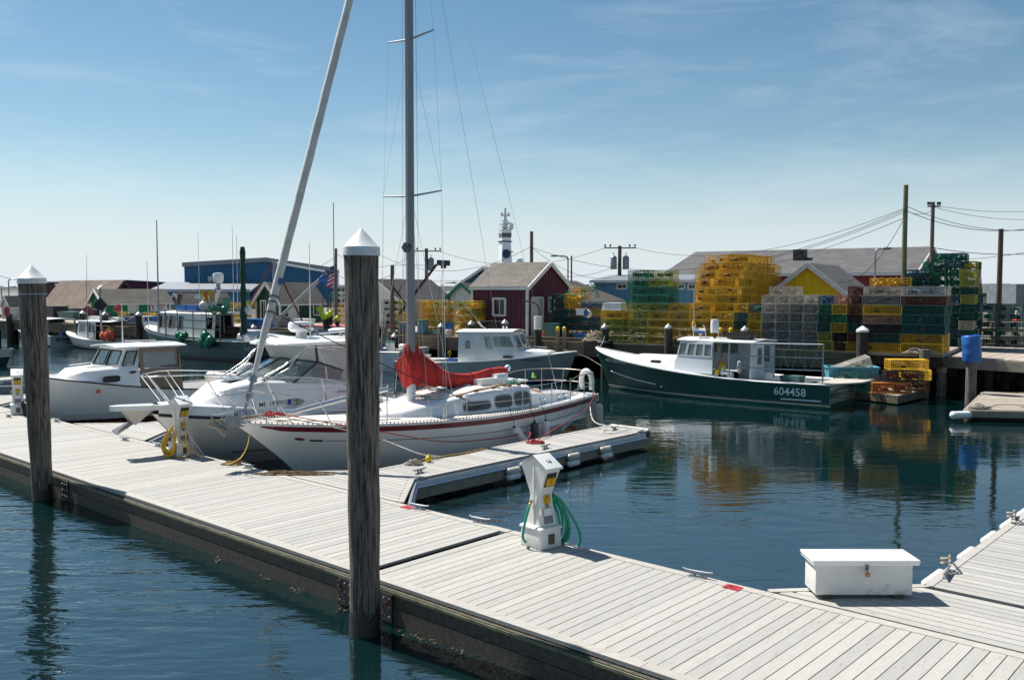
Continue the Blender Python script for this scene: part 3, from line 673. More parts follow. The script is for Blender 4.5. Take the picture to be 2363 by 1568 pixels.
def house(par, xa, xf, wa, wf, z0, z1, rake=.25, tumble=.06, side=(), front=(), back=None, m=None, th=.04, roof=(.15, .2, .05), roofm=None, gm=None, fm=None, fw=.02, raka=0, camber=.05, zf=None, name='wheelhouse', portside=None, rname='roof'):
    m = m or WHITE2; gm = gm or GLASS; zf = z1 if zf is None else zf
    A, Bq, Cq, Dq = (xa, -wa, z0), (xf, -wf, z0), (xf, wf, z0), (xa, wa, z0)
    a, b, c, d = (xa + raka, -wa + tumble, z1), (xf - rake, -wf + tumble, zf), (xf - rake, wf - tumble, zf), (xa + raka, wa - tumble, z1)
    w = MB(); todo = []
    for q, hs in (((Cq, Dq, d, c), portside if portside is not None else side), ((A, Bq, b, a), [(1 - h[1], 1 - h[0], h[2], h[3]) for h in side]), ((Bq, Cq, c, b), front), ((Dq, A, a, d), back)):
        if hs is None: continue
        f, inw = wall(w, q, hs, th); todo += [(f, inw, h) for h in hs]
    w.obj(name, m, par)
    for f, inw, h in todo: glaze(par, f, inw, h, gm, fm, fw)
    if roof:
        oa, of, tk = roof; r = MB(); N = 8; rows = []
        for lv in (0, 1):
            rr = []
            for i in range(2):
                x = (xa + raka - oa) if i == 0 else (xf - rake + of); ww = (wa if i == 0 else wf) - tumble + .05; zz = z1 if i == 0 else zf
                rr.append([Vector((x, ww * (1 - 2 * j / N), zz + (tk if lv else 0) + camber * (1 - (1 - 2 * j / N) ** 2))) for j in range(N + 1)])
            rows.append(rr)
        bt, tp = rows; r.grid(bt[::-1]); r.grid(tp); r.grid([bt[0], tp[0]][::-1]); r.grid([bt[1], tp[1]])
        for j in (0, -1): r.grid([[bt[0][j], bt[1][j]], [tp[0][j], tp[1][j]]])
        r.obj(rname, roofm or m, par)
BS_LOB = [(0, .84), (.2, .93), (.42, 1), (.6, .98), (.78, .82), (.9, .52), (.96, .28), (1, .015)]
BW_LOB = [(0, .80), (.2, .88), (.42, .94), (.6, .84), (.78, .54), (.9, .24), (.96, .11), (1, .01)]
def boat_thing(name, label, stern, bow, cat='boat', group=None):
    stern, bow = Vector(stern), Vector(bow); d = bow - stern
    return thing(name, label, cat, (stern.x, stern.y, 0), math.atan2(d.y, d.x), group), d.length
# ================= sailboat
sb, _ = boat_thing('sailboat', 'white sailboat with a maroon stripe, red sail cover and grey mast', D(-7.0, 12.85, 0), D(-7.0, 2.95, 0))
H = Hull(11.07, 2.95, [(0, 1.0), (.3, .96), (.55, 1.0), (.8, 1.14), (1, 1.33)], [(0, .52), (.15, .78), (.4, 1), (.6, .95), (.78, .72), (.9, .42), (1, .02)], [(0, .12), (.1, .42), (.3, .78), (.5, .84), (.7, .62), (.85, .3), (1, .01)], .7, xw=(.09, .86), e=1.15, flare=.62, x0=-.77)
m = MB(); H.body(m, -.9, 1); m.obj('hull', HULLW, sb, 50)
m = MB(); H.patch(m, .05, 1, -.92, lambda t: .06 / cr(H.sh, t), .004, nk=4); m.obj('bottom_paint', flat('grey_bottom_paint', (.10, .105, .11), .6), sb, 60)
kk = lambda d: (lambda t: 1 - d / cr(H.sh, t))
m = MB(); H.patch(m, .0, .965, lambda t: 1 - (.05 + .115 * min(1, max(0, .967 - t) / .03) ** .5) / cr(H.sh, t), kk(.045), .005, nk=2); m.obj('stripe', MAROON, sb, 60)
m = MB(); H.patch(m, .02, .88, kk(.385), kk(.37), .006, nk=1); m.obj('pinstripe', BLACK, sb)
m = MB(); H.patch(m, .885, .91, kk(.40), kk(.355), .006, 6, 1); m.obj('arrow_mark', BLACK, sb)
em = MB(); ring = [H.p(.925 + .0045 * 2 * math.cos(a), 1 - (.345 + .035 * math.sin(a)) / 1.25, 1, .007) for a in [i * math.pi / 8 for i in range(16)]]; em.add(ring, [tuple(range(16))]); em.obj('emblem', MAROON, sb)
m = MB(); H.deck(m, .28, 1, 0, .06); m.obj('deck', CREAM, sb, 40)
ck = MB(); H.well(ck, 0.0, .28, .42, .45, drop=-.02); ck.obj('cockpit', WHITE, sb, 30)
# slotted toe rail
m = MB()
for sd in (1, -1):
    for dz in (.008, .05):
        pts = [H.p(.01 + .985 * i / 60, 1, sd) + Vector((0, -sd * .012, dz)) for i in range(61)]
        for a, b in zip(pts, pts[1:]): m.beam(a, b, .012, .012)
    for i in range(118):
        p = H.p(.012 + .98 * i / 117, 1, sd) + Vector((0, -sd * .012, 0)); m.beam(p, p + Vector((0, 0, .05)), .012, .028 if i % 1 == 0 else .02, up=(1, 0, 0))
m.obj('toe_rail', ALU, sb)
# coachroof: low wedge that rises aft
def loft(mb, secs):                                 # secs: (x, half width bottom, half width top, z bottom, z top)
    rows = []
    for x, a, b, z0, z1 in secs:
        e = min(.05, (z1 - z0) * .5)
        rows.append([Vector((x, a, z0)), Vector((x, b + .012, z1 - e)), Vector((x, b - .04, z1)), Vector((x, b * .4, z1 + .035)), Vector((x, -b * .4, z1 + .035)), Vector((x, -b + .04, z1)), Vector((x, -b - .012, z1 - e)), Vector((x, -a, z0))])
    mb.grid(rows); mb.add(rows[0], [tuple(range(8))]); mb.add(rows[-1], [tuple(range(8))[::-1]]); return mb
m = MB(); loft(m, [(2.3, .93, .84, .96, 1.50), (3.2, .95, .86, .96, 1.50), (4.2, .95, .86, .98, 1.47), (5.0, .9, .82, 1.0, 1.40), (5.7, .82, .74, 1.02, 1.31), (6.4, .66, .58, 1.06, 1.22), (7.4, .38, .30, 1.12, 1.17)]); m.obj('coachroof', WHITE, sb, 40)
m = MB(); loft(m, [(2.5, .62, .6, 1.50, 1.535), (4.0, .66, .64, 1.50, 1.532), (5.3, .6, .58, 1.40, 1.44)]); m.obj('roof_nonskid', CREAM, sb, 40)
def lite(x0, x1, z0, z1, yf, th=.012, sides=(1, -1)):
    def y(x, z):
        f = .95 if x < 4.2 else .95 - (x - 4.2) * .062; return f - (z - .98) * .18
    g = MB()
    for sd in sides:
        n = 12; pts = []
        cx, cz, ax, az = (x0 + x1) / 2, (z0 + z1) / 2, (x1 - x0) / 2, (z1 - z0) / 2
        for i in range(20):
            a = 2 * math.pi * i / 20; c, s_ = math.cos(a), math.sin(a); px = cx + ax * math.copysign(abs(c) ** .5, c); pz = cz + az * math.copysign(abs(s_) ** .5, s_)
            pts.append(Vector((px, sd * (y(px, pz) + .012), pz)))
        g.prism(pts, (0, sd * th, 0))
    return g
for x0, x1, z0, z1 in ((3.86, 4.74, 1.08, 1.26), (3.08, 3.66, 1.07, 1.34), (2.42, 2.95, 1.07, 1.37)):
    for sd in (1, -1):
        wf_ = lite(x0 - .03, x1 + .03, z0 - .03, z1 + .03, 0, .006, (sd,)).obj('window', GALV, sb); lite(x0, x1, z0, z1, 0, .014, (sd,)).obj('pane', flat('smoked_acrylic', (.03, .033, .04), .08), wf_)
m = MB(); m.box((3.1, 0, 1.62), (1.0, .68, .2)); m.box((2.72, 0, 1.72), (.42, .56, .16)); m.box((2.2, 0, 1.57), (.75, .75, .05)); m.obj('companionway_hatch', WHITE, sb, 30)
m = MB(); m.box((4.55, 0, 1.52), (.55, .55, .06)); m.lathe([(.14, 1.54), (.14, 1.6), (.05, 1.63)], 12, (3.9, .1, 0)); m.obj('deck_hatch', GALV, sb, 30)
m = MB(); m.lathe([(.11, 1.235), (.11, 1.27), (.07, 1.31), (.01, 1.32)], 14, (6.75, .12, 0)); m.obj('cowl_vent', STEEL, sb, 40)
for sd in (1, -1):
    m = MB(); m.tube([(4.85, sd * .74, 1.43), (4.2, sd * .78, 1.545), (3.3, sd * .79, 1.58), (2.6, sd * .79, 1.58)], .018, 6)
    for x, z in ((4.75, 1.44), (4.2, 1.51), (3.6, 1.54), (3.0, 1.54), (2.65, 1.54)): m.box((x, sd * .785, z), (.12, .03, .045))
    m.obj('grab_rail', TEAK, sb)
# spars and rigging
MX, MZ = 5.6, 15.4
m = MB(); m.lathe([(.10, 1.33), (.10, 6), (.10, 11), (.085, MZ)], 16, (MX, 0, 0), 1.15, .78)
m.obj('mast', MASTM, sb, 50)
m = MB(); m.lathe([(.13, 1.24), (.13, 1.34), (.11, 1.36)], 14, (MX, 0, 0)); m.obj('mast_collar', SAILC, sb)
m = MB(); m.lathe([(.104, 1.35), (.106, 1.8), (.103, 2.35)], 16, (MX, 0, 0), 1.15, .78); m.obj('mast_wrap', WHITE2, sb, 50)
for z, w, dz in ((6.15, 1.02, .06), (9.75, .78, .08)):
    for sd in (1, -1): MB().tube([(MX, sd * .07, z), (MX - .05, sd * w, z + dz)], [.026, .018], 8).obj('spreader', GALV, sb, 50)
m = MB(); m.tube([(MX - .12, 0, 1.83), (2.35, 0, 1.72)], .06, 10); m.obj('boom', WHITE2, sb, 50)
T1 = (MX, 0, MZ - .05)
W1 = .0042
for sd in (1, -1):
    cp = (MX - .05, sd * 1.16, 1.05); s1_ = (MX - .05, sd * 1.02, 6.22); s2_ = (MX - .05, sd * .78, 9.84)
    m = MB(); m.tube([cp, s1_, s2_, T1], W1, 5); m.tube([(MX + .02, sd * 1.12, 1.05), s1_, (MX, 0, 9.75)], W1 * .8, 5); m.obj('shroud', STEEL, sb)
    m = MB(); m.tube([(MX + .42, sd * 1.08, 1.06), (MX, sd * .05, 6.1)], W1, 5); m.tube([(MX - .42, sd * 1.12, 1.04), (MX, sd * .05, 6.1)], W1, 5); m.obj('lower_shroud', STEEL, sb)
    for dx in (-.42, -.05, .02, .42): MB().tube([(MX + dx, sd * 1.14, 1.03), (MX + dx, sd * 1.135, 1.35)], .011, 6).obj('turnbuckle', STEEL, sb)
MB().tube([T1, (.12, 0, 1.05)], W1, 5).obj('backstay', STEEL, sb)
MB().tube([T1, (2.35, 0, 1.75)], .004, 5).obj('topping_lift', flat('thin_rigging_line', (.35, .36, .38)), sb)
for i, (dx, dy) in enumerate(((.13, .05), (.15, -.02), (.12, .1), (-.13, .06))): MB().tube([(MX + dx * 1.6, dy, 1.6), (MX + dx, dy, MZ - .3)], .0045, 5).obj('halyard', flat('halyard_line', (.45, .45, .43)), sb)
FS0, FS1 = Vector((10.05, 0, 1.5)), Vector((MX + .1, 0, MZ))
def fs(k): return FS0.lerp(FS1, k)
rf = MB(); n = 60; rs = []
for i in range(n + 1):
    k = .055 + .93 * i / n; r = cr([(0, .03), (.06, .045), (.12, .075), (.3, .088), (.6, .085), (.9, .06), (1, .03)], k) * (1 + .03 * math.sin(i * 1.9)); rs.append(r)
rf.tube([fs(.055 + .93 * i / n) + Vector((0, .005 * math.sin(i * 1.3), 0)) for i in range(n + 1)], rs, 14); rf.obj('furled_jib', SAILC, sb, 60)
rf = MB(); rf.tube([fs(.0), fs(.06)], .03, 8); rf.tube([fs(.022), fs(.03)], [.085, .085], 12); rf.tube([fs(.045), fs(.053)], [.085, .085], 12); rf.tube([fs(.03), fs(.046)], .04, 10); rf.obj('furling_drum', GALV, sb, 40)
bd = MB(); q = fs(.175); bd.tube([q + Vector((.02, .098, -.07)), q + Vector((.02, .106, .0)), q + Vector((.018, .098, .07))], [.001, .001, .001], 4)
lg = MB(); c_ = fs(.19) + Vector((0, .10, 0)); lg.add([c_ + Vector((-.0 + .062 * math.cos(a) * 1, .004 * math.cos(a * 2), .075 * math.sin(a))) for a in [i * math.pi / 9 for i in range(18)]], [tuple(range(18))]); lg.obj('sail_badge', flat('blue_badge', (.03, .12, .3)), sb)
for k in (.145, .16, .168):
    c_ = fs(k); MB().tube([c_ + Vector((.1 * math.cos(a) * .95, .1 * math.sin(a), .03 * math.cos(a))) for a in [i * math.pi / 6 for i in range(12)]], .013, 6, closed=True).obj('lashing', BLACK, sb)
MB().tube(sag(fs(.145) + Vector((0, .1, 0)), (MX - 1.1, 1.05, 1.25), .05, 12), .011, 5).obj('tie_line', BLACK, sb)
# radar reflector on the mast
MB().obox((MX + .13, .02, 4.95), (.0, .06, .06), (.07, 0, 0), (0, -.06, .06)).obj('radar_reflector', DARKM, sb)
# sail cover: crumpled red canvas bulging high at the mast
prof = [(MX + .20, .42, 2.62, 1.66), (MX + .10, .36, 2.72, 1.70), (MX - .12, .30, 2.66, 1.68), (MX - .4, .26, 2.45, 1.66), (MX - .8, .22, 2.16, 1.62), (MX - 1.2, .19, 1.96, 1.56), (MX - 1.6, .18, 1.88, 1.50), (MX - 2.1, .17, 1.87, 1.49), (MX - 2.6, .16, 1.93, 1.56), (MX - 3.0, .15, 1.95, 1.66), (MX - 3.3, .13, 1.93, 1.64)]
rows = []; rr = random.Random(4); NN = 18
pp = catm([(a, b, 0) for a, b, c, d in prof], 4); hh = catm([(a, c, d) for a, b, c, d in prof], 4)
for (a, b, _z), (a2, c, d) in zip(pp, hh):
    ring = []; cz = (c + d) / 2; hz = (c - d) / 2
    for j in range(NN):
        an = 2 * math.pi * j / NN; w = 1 + .10 * math.sin(an * 3 + a * 5.1) + .06 * math.sin(an * 5 - a * 11) + .05 * math.sin(a * 17 + an * 2)
        taper = .35 + .65 * (1 - max(0, math.sin(an))) if c > 2.1 else 1
        ring.append(Vector((a + .03 * math.sin(an * 4 + a * 9), b * .62 * math.cos(an) * w * (.45 if (math.sin(an) > .5 and c > 2.2) else 1), cz + hz * math.sin(an) * (1 + .02 * math.sin(a * 13)))))
    rows.append(ring)
m = MB(); m.grid(rows, closed=True); m.add(rows[0], [tuple(range(NN))]); m.add(rows[-1], [tuple(range(NN))[::-1]]); sc_ = m.obj('sail_cover', REDC, sb, 70)
for i in (9, 15, 21, 27, 33):
    if i < len(rows): MB().tube([p + (p - sum(rows[i], Vector()) / NN).normalized() * .004 for p in rows[i]], .007, 5, closed=True).obj('seam', flat('dark_red_seam', (.3, .015, .012), .9), sc_)
m = MB(); m.ell((2.22, 0, 1.9), (.1, .07, .09)); m.obj('horseshoe_light', WHITE, sb, 40)
# pulpit, stanchions, lifelines, pushpit
zb = 1.33; TB = .0125
def hpt(X, side=1, dz=0, iny=.05):
    p = H.p((X + .77) / 11.07, 1, side); return Vector((p.x, p.y - side * iny, p.z + dz))
pul = MB(); pul.tube(catm([hpt(8.2, 1, 0), hpt(8.45, 1, .5), hpt(8.75, 1, .60), (9.6, .34, 1.94), (10.22, .24, 1.93), (10.3, 0, 1.93), (10.22, -.24, 1.93), (9.6, -.34, 1.94), hpt(8.75, -1, .60), hpt(8.45, -1, .5), hpt(8.2, -1, 0)], 5), TB, 8)
for sd in (1, -1): pul.tube([(9.95, sd * .28, 1.93), hpt(9.35, sd, 0)], TB, 6); pul.tube([(9.3, sd * .42, 1.93), hpt(8.95, sd, 0)], TB, 6)
pul.tube([(10.05, .24, 1.60), (10.35, 0, 1.55), (10.05, -.24, 1.60)], TB, 6); pul.tube([(9.4, .32, 1.63), (10.05, .26, 1.6)], TB, 6); pul.tube([(9.4, -.32, 1.63), (10.05, -.26, 1.6)], TB, 6)
pul.obj('pulpit', STEEL, sb, 60).location.x = .37
sp_ = {}
for X in (7.3, 5.15, 3.2, 1.9):
    for sd in (1, -1): MB().tube([hpt(X, sd, -.0), hpt(X, sd, .60)], .0125, 6).obj('stanchion', STEEL, sb, 60)
for dz in (.32, .6):
    for sd in (1, -1): MB().tube([hpt(8.5, sd, dz)] + [hpt(X, sd, dz) for X in (7.3, 5.15, 3.2, 1.9, 1.2)], .0035, 4).obj('lifeline', STEEL, sb)
psh = MB()
for dz in (.68, .34):
    psh.tube(catm([hpt(1.45, 1, dz - .1), hpt(1.0, 1, dz), hpt(.15, 1, dz), (-.12, .35, 1.0 + dz), (-.12, -.35, 1.0 + dz), hpt(.15, -1, dz), hpt(1.0, -1, dz), hpt(1.45, -1, dz - .1)], 5), TB, 8)
for sd in (1, -1):
    for X in (1.45, .7, .12): psh.tube([hpt(X, sd, 0), hpt(X, sd, .66)], TB, 6)
for y in (.3, -.3): psh.tube([(.02, y, 1.0), (-.12, y, 1.68)], TB, 6)
psh.obj('pushpit', flat('dull_stainless_rail', (.42, .37, .32), .35, .7), sb, 60).location.x = -.4
hb = MB(); c = Vector((-.42, .62, 1.42)); hb.tube(catm([c + Vector((.0, -.16, -.25)), c + Vector((.02, -.17, .1)), c + Vector((.05, 0, .27)), c + Vector((.02, .17, .1)), c + Vector((0, .16, -.25))], 5), .075, 10); tag(hb.obj('life_ring', WHITE2, None, 60), 'white horseshoe life buoy hung on the sailboat stern rail', 'life buoy'); bpy.data.objects['life_ring'].matrix_world = TM(sb)
MB().tube([(2.05, .1, 1.42), (1.3, .02, 1.28), (.45, 0, .98)], [.02, .028, .034], 8).obj('tiller', TEAK, sb, 60)
for X, y in ((1.75, .86), (1.05, .78), (2.4, .45), (3.0, .6), (.7, .72)):
    m = MB(); m.lathe([(.07, 0), (.06, .05), (.045, .08), (.06, .14), (.03, .15)], 12, (X, y, (.99 if X < 2.3 else 1.52))); m.obj('winch', STEEL, sb, 40)
m = MB(); loft(m, [(.55, .95, .88, .98, 1.16), (1.2, 1.02, .94, .98, 1.2), (2.3, 1.05, .95, .97, 1.2)]); 
m = MB()
for sd in (1, -1): m.grid([[Vector((.4, sd * .66, 1.0)), Vector((1.2, sd * .82, 1.0)), Vector((2.35, sd * .97, .97))], [Vector((.4, sd * .64, 1.17)), Vector((1.2, sd * .8, 1.2)), Vector((2.35, sd * .92, 1.3))], [Vector((.4, sd * .46, 1.17)), Vector((1.2, sd * .62, 1.2)), Vector((2.35, sd * .7, 1.3))], [Vector((.4, sd * .46, .6)), Vector((1.2, sd * .6, .6)), Vector((2.35, sd * .68, .6))]])
m.obj('cockpit_coaming', WHITE, sb, 30)
# registration plate on the pulpit
m = MB(); m.box((9.28, .47, 1.70), (.84, .008, .15)); pl = m.obj('name_board', WHITE2, sb); pl.location.x = .37
t_ = text_mb('ME  19 HYG', .125, .0012); t_.xf(Matrix.Translation((9.31, .477, 1.70)) @ Matrix.Rotation(math.pi, 4, 'Z') @ Matrix.Rotation(math.pi / 2, 4, 'X')); t_.obj('lettering', flat('black_ink', (.01, .01, .01)), pl)
MB().box((8.93, .477, 1.70), (.1, .004, .12)).obj('sticker', flat('blue_sticker', (.02, .04, .3)), pl)
# bow roller and anchor
m = MB(); m.box((9.95, 0, 1.33), (.55, .16, .02)); 
for y in (-.08, .08): m.prism([(9.7, y, 1.24), (10.05, y, 1.28), (10.2, y, 1.38), (10.1, y, 1.5), (9.8, y, 1.46)], (0, .008, 0))
m.obj('bow_roller', GALV, sb).location.x = .37
m = MB(); m.beam((9.2, 0, 1.42), (10.35, 0, 1.40), .03, .06); m.beam((10.35, 0, 1.40), (10.1, 0, 1.1), .03, .07)
m.prism([(10.36, .0, 1.42), (10.55, .06, 1.36), (10.15, .15, 1.2), (10.1, .02, 1.26)], (0, .01, .012)); m.prism([(10.36, .0, 1.42), (10.55, -.06, 1.36), (10.15, -.15, 1.2), (10.1, -.02, 1.26)], (0, -.01, .012))
m.prism([(10.28, -.01, 1.4), (10.42, -.01, 1.54), (10.36, -.01, 1.38)], (0, .02, 0))
m.obj('anchor', mat('worn_galvanized_anchor', (.4, .36, .29), (.26, .2, .14), .6, .3, scale=12), sb).location.x = .37
m = MB(); m.tube([(9.3, .05, 1.45), (9.0, .1, 1.42), (7.9, .35, 1.62), (6.6, .3, 1.72)], [.045, .05, .055, .05], 8); m.obj('spinnaker_pole', ALU, sb, 60)
# fenders hang on the sailboat: things of their own
def fender(lab, top, bot, r, mt, grooves=0):
    top, bot = Vector(top), Vector(bot); o = thing('fender', lab, 'fender', top, 0, 'fenders on the sailboat')
    d = bot - top; n = 14; pts = []; rs = []
    for i in range(n + 1):
        k = i / n; pts.append(d * k); rs.append(r * min(1, (math.sin(math.pi * min(max(k, .0), 1)) * 3.2 + .22)))
    m = MB(); m.tube(pts, rs, 20)
    if grooves:
        for i in range(len(m.v)):
            if (i % 20) % 2: v = Vector(m.v[i]); ax = d.normalized() * v.dot(d.normalized()); m.v[i] = tuple(ax + (v - ax) * .93)
    m.obj('body', mt, o, 50); m = MB(); m.tube([d * -.06, d * .02], r * .3, 8); m.obj('eye', BLACK, o); return o
FW = mat('white_fender_vinyl', (.78, .78, .77), (.66, .66, .66), .35, scale=4); FB = mat('black_fender_vinyl', (.06, .05, .05), (.03, .028, .028), .5, scale=5, bump=.2); FY = mat('yellowed_fender_vinyl', (.62, .58, .48), (.5, .46, .38), .4, scale=5)
def S(x, y, z): return TM(sb) @ Vector((x, y, z))
for X, zt, zb_, mt, lab, lean, g_ in ((3.75, .66, .12, FW, 'white fender leaning away from the sailboat side, leftmost of three', .42, 0), (2.95, .70, .14, FB, 'dark brown ribbed fender between two white ones on the sailboat', 0, 1), (2.45, .68, .16, FW, 'white fender hanging straight beside the dark ribbed one', 0, 1)):
    p = hpt(X, 1, 0, -.14); q = hpt(X, 1, 0, .0)
    fender(lab, S(p.x, p.y, zt), S(p.x - lean * .9, p.y + .12 * (lean > 0), zb_), .105, mt, g_)
    MB().tube([S(q.x, q.y, q.z + .05), S(p.x, p.y, zt + .02)], .009, 5)
    r_ = MB().tube([S(q.x, q.y - .05, q.z + .3), S(q.x, q.y + .02, q.z + .04), S(p.x, p.y - .02, (q.z + zt) / 2), S(p.x, p.y, zt + .02)], .009, 5)
    tag(r_.obj('fender_line', mat('speckled_black_rope', (.05, .05, .03), (.02, .02, .02), scale=40)), 'dark line holding the ' + {3.75: 'leftmost white', 2.95: 'dark ribbed', 2.45: 'straight white'}[X] + ' fender on the sailboat', 'rope')
fender('large cream ribbed fender hanging at the sailboat stern corner', S(-.5, .95, .80), S(-.53, .95, -.05), .135, FY, 1)
tag(MB().tube([S(-.42, .66, 1.5), S(-.45, .8, 1.25), S(-.5, .95, .8)], .01, 5).obj('fender_line', flat('lime_rope', (.25, .6, .12))), 'lime green line holding the stern corner fender', 'rope')
# ================= white powerboat with hardtop
pbt, _ = boat_thing('motorboat', 'white cabin motorboat with a hardtop, bow rail and clear vinyl curtains', D(-9.7, 8.5, 0), D(-9.7, 2.3, 0))
H2 = Hull(6.3, 2.4, [(0, .92), (.4, .98), (.7, 1.12), (1, 1.30)], [(0, .93), (.3, 1), (.6, .97), (.8, .78), (.93, .42), (1, .03)], [(0, .8), (.3, .84), (.55, .72), (.75, .42), (.9, .16), (1, .01)], .4, xw=(.03, .80), e=.9, flare=.7)
m = MB(); H2.body(m, -.8, 1); m.obj('hull', HULLW, pbt, 50)
m = MB(); H2.line(m, .01, .035, .0, .985, .01, sq=8); m.obj('rub_rail', NAVY, pbt, 60)
m = MB(); H2.patch(m, .0, .86, lambda t: .30 / cr(H2.sh, t), lambda t: .325 / cr(H2.sh, t), .005, nk=1); m.obj('pinstripe', BLACK, pbt)
# deck moulding above the rub rail
rows = []
for i in range(31):
    t = .0 + .985 * i / 30; p = H2.p(t, 1, 1); h = .19 + .04 * t; w = p.y
    rows.append([Vector((p.x, w, p.z)), Vector((p.x, w * .97, p.z + h * .8)), Vector((p.x, w * .93, p.z + h)), Vector((p.x, w * .5, p.z + h + .03)), Vector((p.x, -w * .5, p.z + h + .03)), Vector((p.x, -w * .93, p.z + h)), Vector((p.x, -w * .97, p.z + h * .8)), Vector((p.x, -w, p.z))])
m = MB(); m.grid(rows[8:]); 
m.add(rows[8], [tuple(range(8))])
for sd in (0, 1):
    sub = [([q[0], q[1], q[2], Vector((q[2].x, q[2].y - .16, q[2].z)), Vector((q[2].x, q[2].y - .18, .5))] if sd == 0 else [q[7], q[6], q[5], Vector((q[5].x, q[5].y + .16, q[5].z)), Vector((q[5].x, q[5].y + .18, .5))]) for q in rows[:9]]
    m.grid(sub)
m.add([(0, 1, .45), (1.8, 1, .45), (1.8, -1, .45), (0, -1, .45)], [(0, 1, 2, 3)]); m.bx(0, .3, -1.05, 1.05, .6, 1.12)
m.obj('deck', WHITE, pbt, 35)
m = MB(); m.prism([(5.6, .34, 1.36), (6.9, .2, 1.44), (7.15, .1, 1.45), (7.2, 0, 1.45), (7.15, -.1, 1.45), (6.9, -.2, 1.44), (5.6, -.34, 1.36)], (0, 0, .1)); m.obj('bow_pulpit', WHITE, pbt, 30)
m = MB()
for y in (-.07, .07): m.prism([(6.3, y, 1.4), (6.95, y, 1.44), (6.8, y, 1.22), (6.7, y, 1.1), (6.55, y, 1.2)], (0, .01, 0))
m.obj('anchor_roller', CREAM, pbt)
m = MB(); m.prism([(6.75, .0, 1.2), (7.1, .13, 1.0), (7.05, .0, .93), (6.7, 0, 1.12)], (0, .01, .02)); m.prism([(6.75, .0, 1.2), (7.1, -.13, 1.0), (7.05, .0, .93), (6.7, 0, 1.12)], (0, -.01, .02)); m.beam((6.7, 0, 1.3), (6.85, 0, 1.05), .03, .05); m.obj('anchor', GALV, pbt)
m = MB(); loft(m, [(1.6, 1.0, .92, 1.1, 1.66), (2.6, 1.03, .95, 1.12, 1.74), (3.4, 1.0, .9, 1.15, 1.84), (4.1, .93, .78, 1.2, 1.88), (4.7, .82, .6, 1.25, 1.80), (5.15, .68, .42, 1.3, 1.58), (5.45, .5, .25, 1.36, 1.42)]); m.obj('cabin_trunk', WHITE, pbt, 50)
m = MB(); m.box((4.35, 0, 1.925), (.5, .5, .03)); hh_ = m.obj('deck_hatch', ALU, pbt); MB().box((4.35, 0, 1.945), (.42, .42, .015)).obj('pane', GLASS, hh_)
# windscreen: centre panes, corner wings; vinyl curtains above up to the hardtop
zh = 2.70
fr = MB(); pn = []
base = [(2.0, .93, 1.72), (3.3, .9, 1.80), (4.0, .62, 1.86), (4.15, 0, 1.88), (4.0, -.62, 1.86), (3.3, -.9, 1.80), (2.0, -.93, 1.72)]
topl = [(1.9, .93, 2.0), (2.6, .88, 2.24), (2.95, .58, 2.30), (3.05, 0, 2.32), (2.95, -.58, 2.30), (2.6, -.88, 2.24), (1.9, -.93, 2.0)]
hil = [(1.0, .98, 2.66), (2.7, .95, 2.67), (3.15, .6, 2.67), (3.2, 0, 2.67), (3.15, -.6, 2.67), (2.7, -.95, 2.67), (1.0, -.98, 2.66)]
for i in range(6):
    MB().add([base[i], base[i + 1], topl[i + 1], topl[i]], [(0, 1, 2, 3)]).obj('windscreen_pane', GLASS, pbt)
    MB().add([topl[i], topl[i + 1], hil[i + 1], hil[i]], [(0, 1, 2, 3)]).obj('vinyl_curtain', VINYL, pbt)
for a, b in zip(topl, topl[1:]): fr.beam(a, b, .045, .045)
for i in (1, 2, 3, 4, 5): fr.beam(base[i], topl[i], .035, .035)
for i in (1, 5): fr.beam(topl[i], hil[i], .05, .04)
fr.obj('windscreen_frame', NAVY, pbt)
MB().add([(1.9, .93, 2.0), (1.05, 1.0, 1.3), (1.0, .98, 2.66)], [(0, 1, 2)]).obj('vinyl_curtain', VINYL, pbt)
MB().add([(1.9, .93, 2.0), (2.0, .93, 1.72), (1.05, 1.0, 1.25)], [(0, 1, 2)]).obj('vinyl_curtain', VINYL, pbt)
m = MB(); N = 10; rows = []
for x, w, z in ((.75, .95, 2.70), (1.0, 1.04, 2.71), (2.4, 1.06, 2.73), (3.2, .95, 2.72), (3.45, .7, 2.70), (3.55, .3, 2.69)):
    rows.append([Vector((x, w * (1 - 2 * j / N), z + .09 * (1 - (1 - 2 * j / N) ** 2))) for j in range(N + 1)])
lo = [[Vector((v.x, v.y, 2.66)) for v in r] for r in rows]; m.grid(rows); m.grid(lo[::-1]); m.grid([rows[0], lo[0]]); m.grid([lo[-1], rows[-1]]); m.grid([[r[0] for r in lo], [r[0] for r in rows]]); m.grid([[r[-1] for r in rows], [r[-1] for r in lo]]); m.obj('hardtop', WHITE, pbt, 40)
m = MB()
for sd in (1, -1):
    m.tube([(4.35, sd * .74, 1.83), (3.55, sd * .88, 2.2), (2.9, sd * .97, 2.68)], .02, 8); m.tube([(4.2, sd * .8, 1.8), (3.45, sd * .92, 2.14), (3.0, sd * .92, 2.68)], .02, 8)
    m.tube(catm([(2.9, sd * .98, 2.62), (1.9, sd * 1.0, 2.58), (1.3, sd * 1.0, 2.4), (1.0, sd * 1.0, 1.9), (.95, sd * 1.0, 1.2)], 4), .018, 8); m.tube([(2.3, sd * 1.0, 2.6), (2.1, sd * 1.0, 2.68)], .018, 6); m.tube([(1.5, sd * 1.0, 2.5), (1.3, sd * 1.0, 2.68)], .018, 6)
m.obj('hardtop_frame', STEEL, pbt, 60)
m = MB()
rl = lambda sd: catm([(6.42, sd * .2, 2.12), (6.2, sd * .42, 2.14), (5.5, sd * .8, 2.14), (4.2, sd * 1.12, 2.02), (2.6, sd * 1.14, 1.86), (1.4, sd * 1.12, 1.5), (1.2, sd * 1.12, 1.16)], 5)
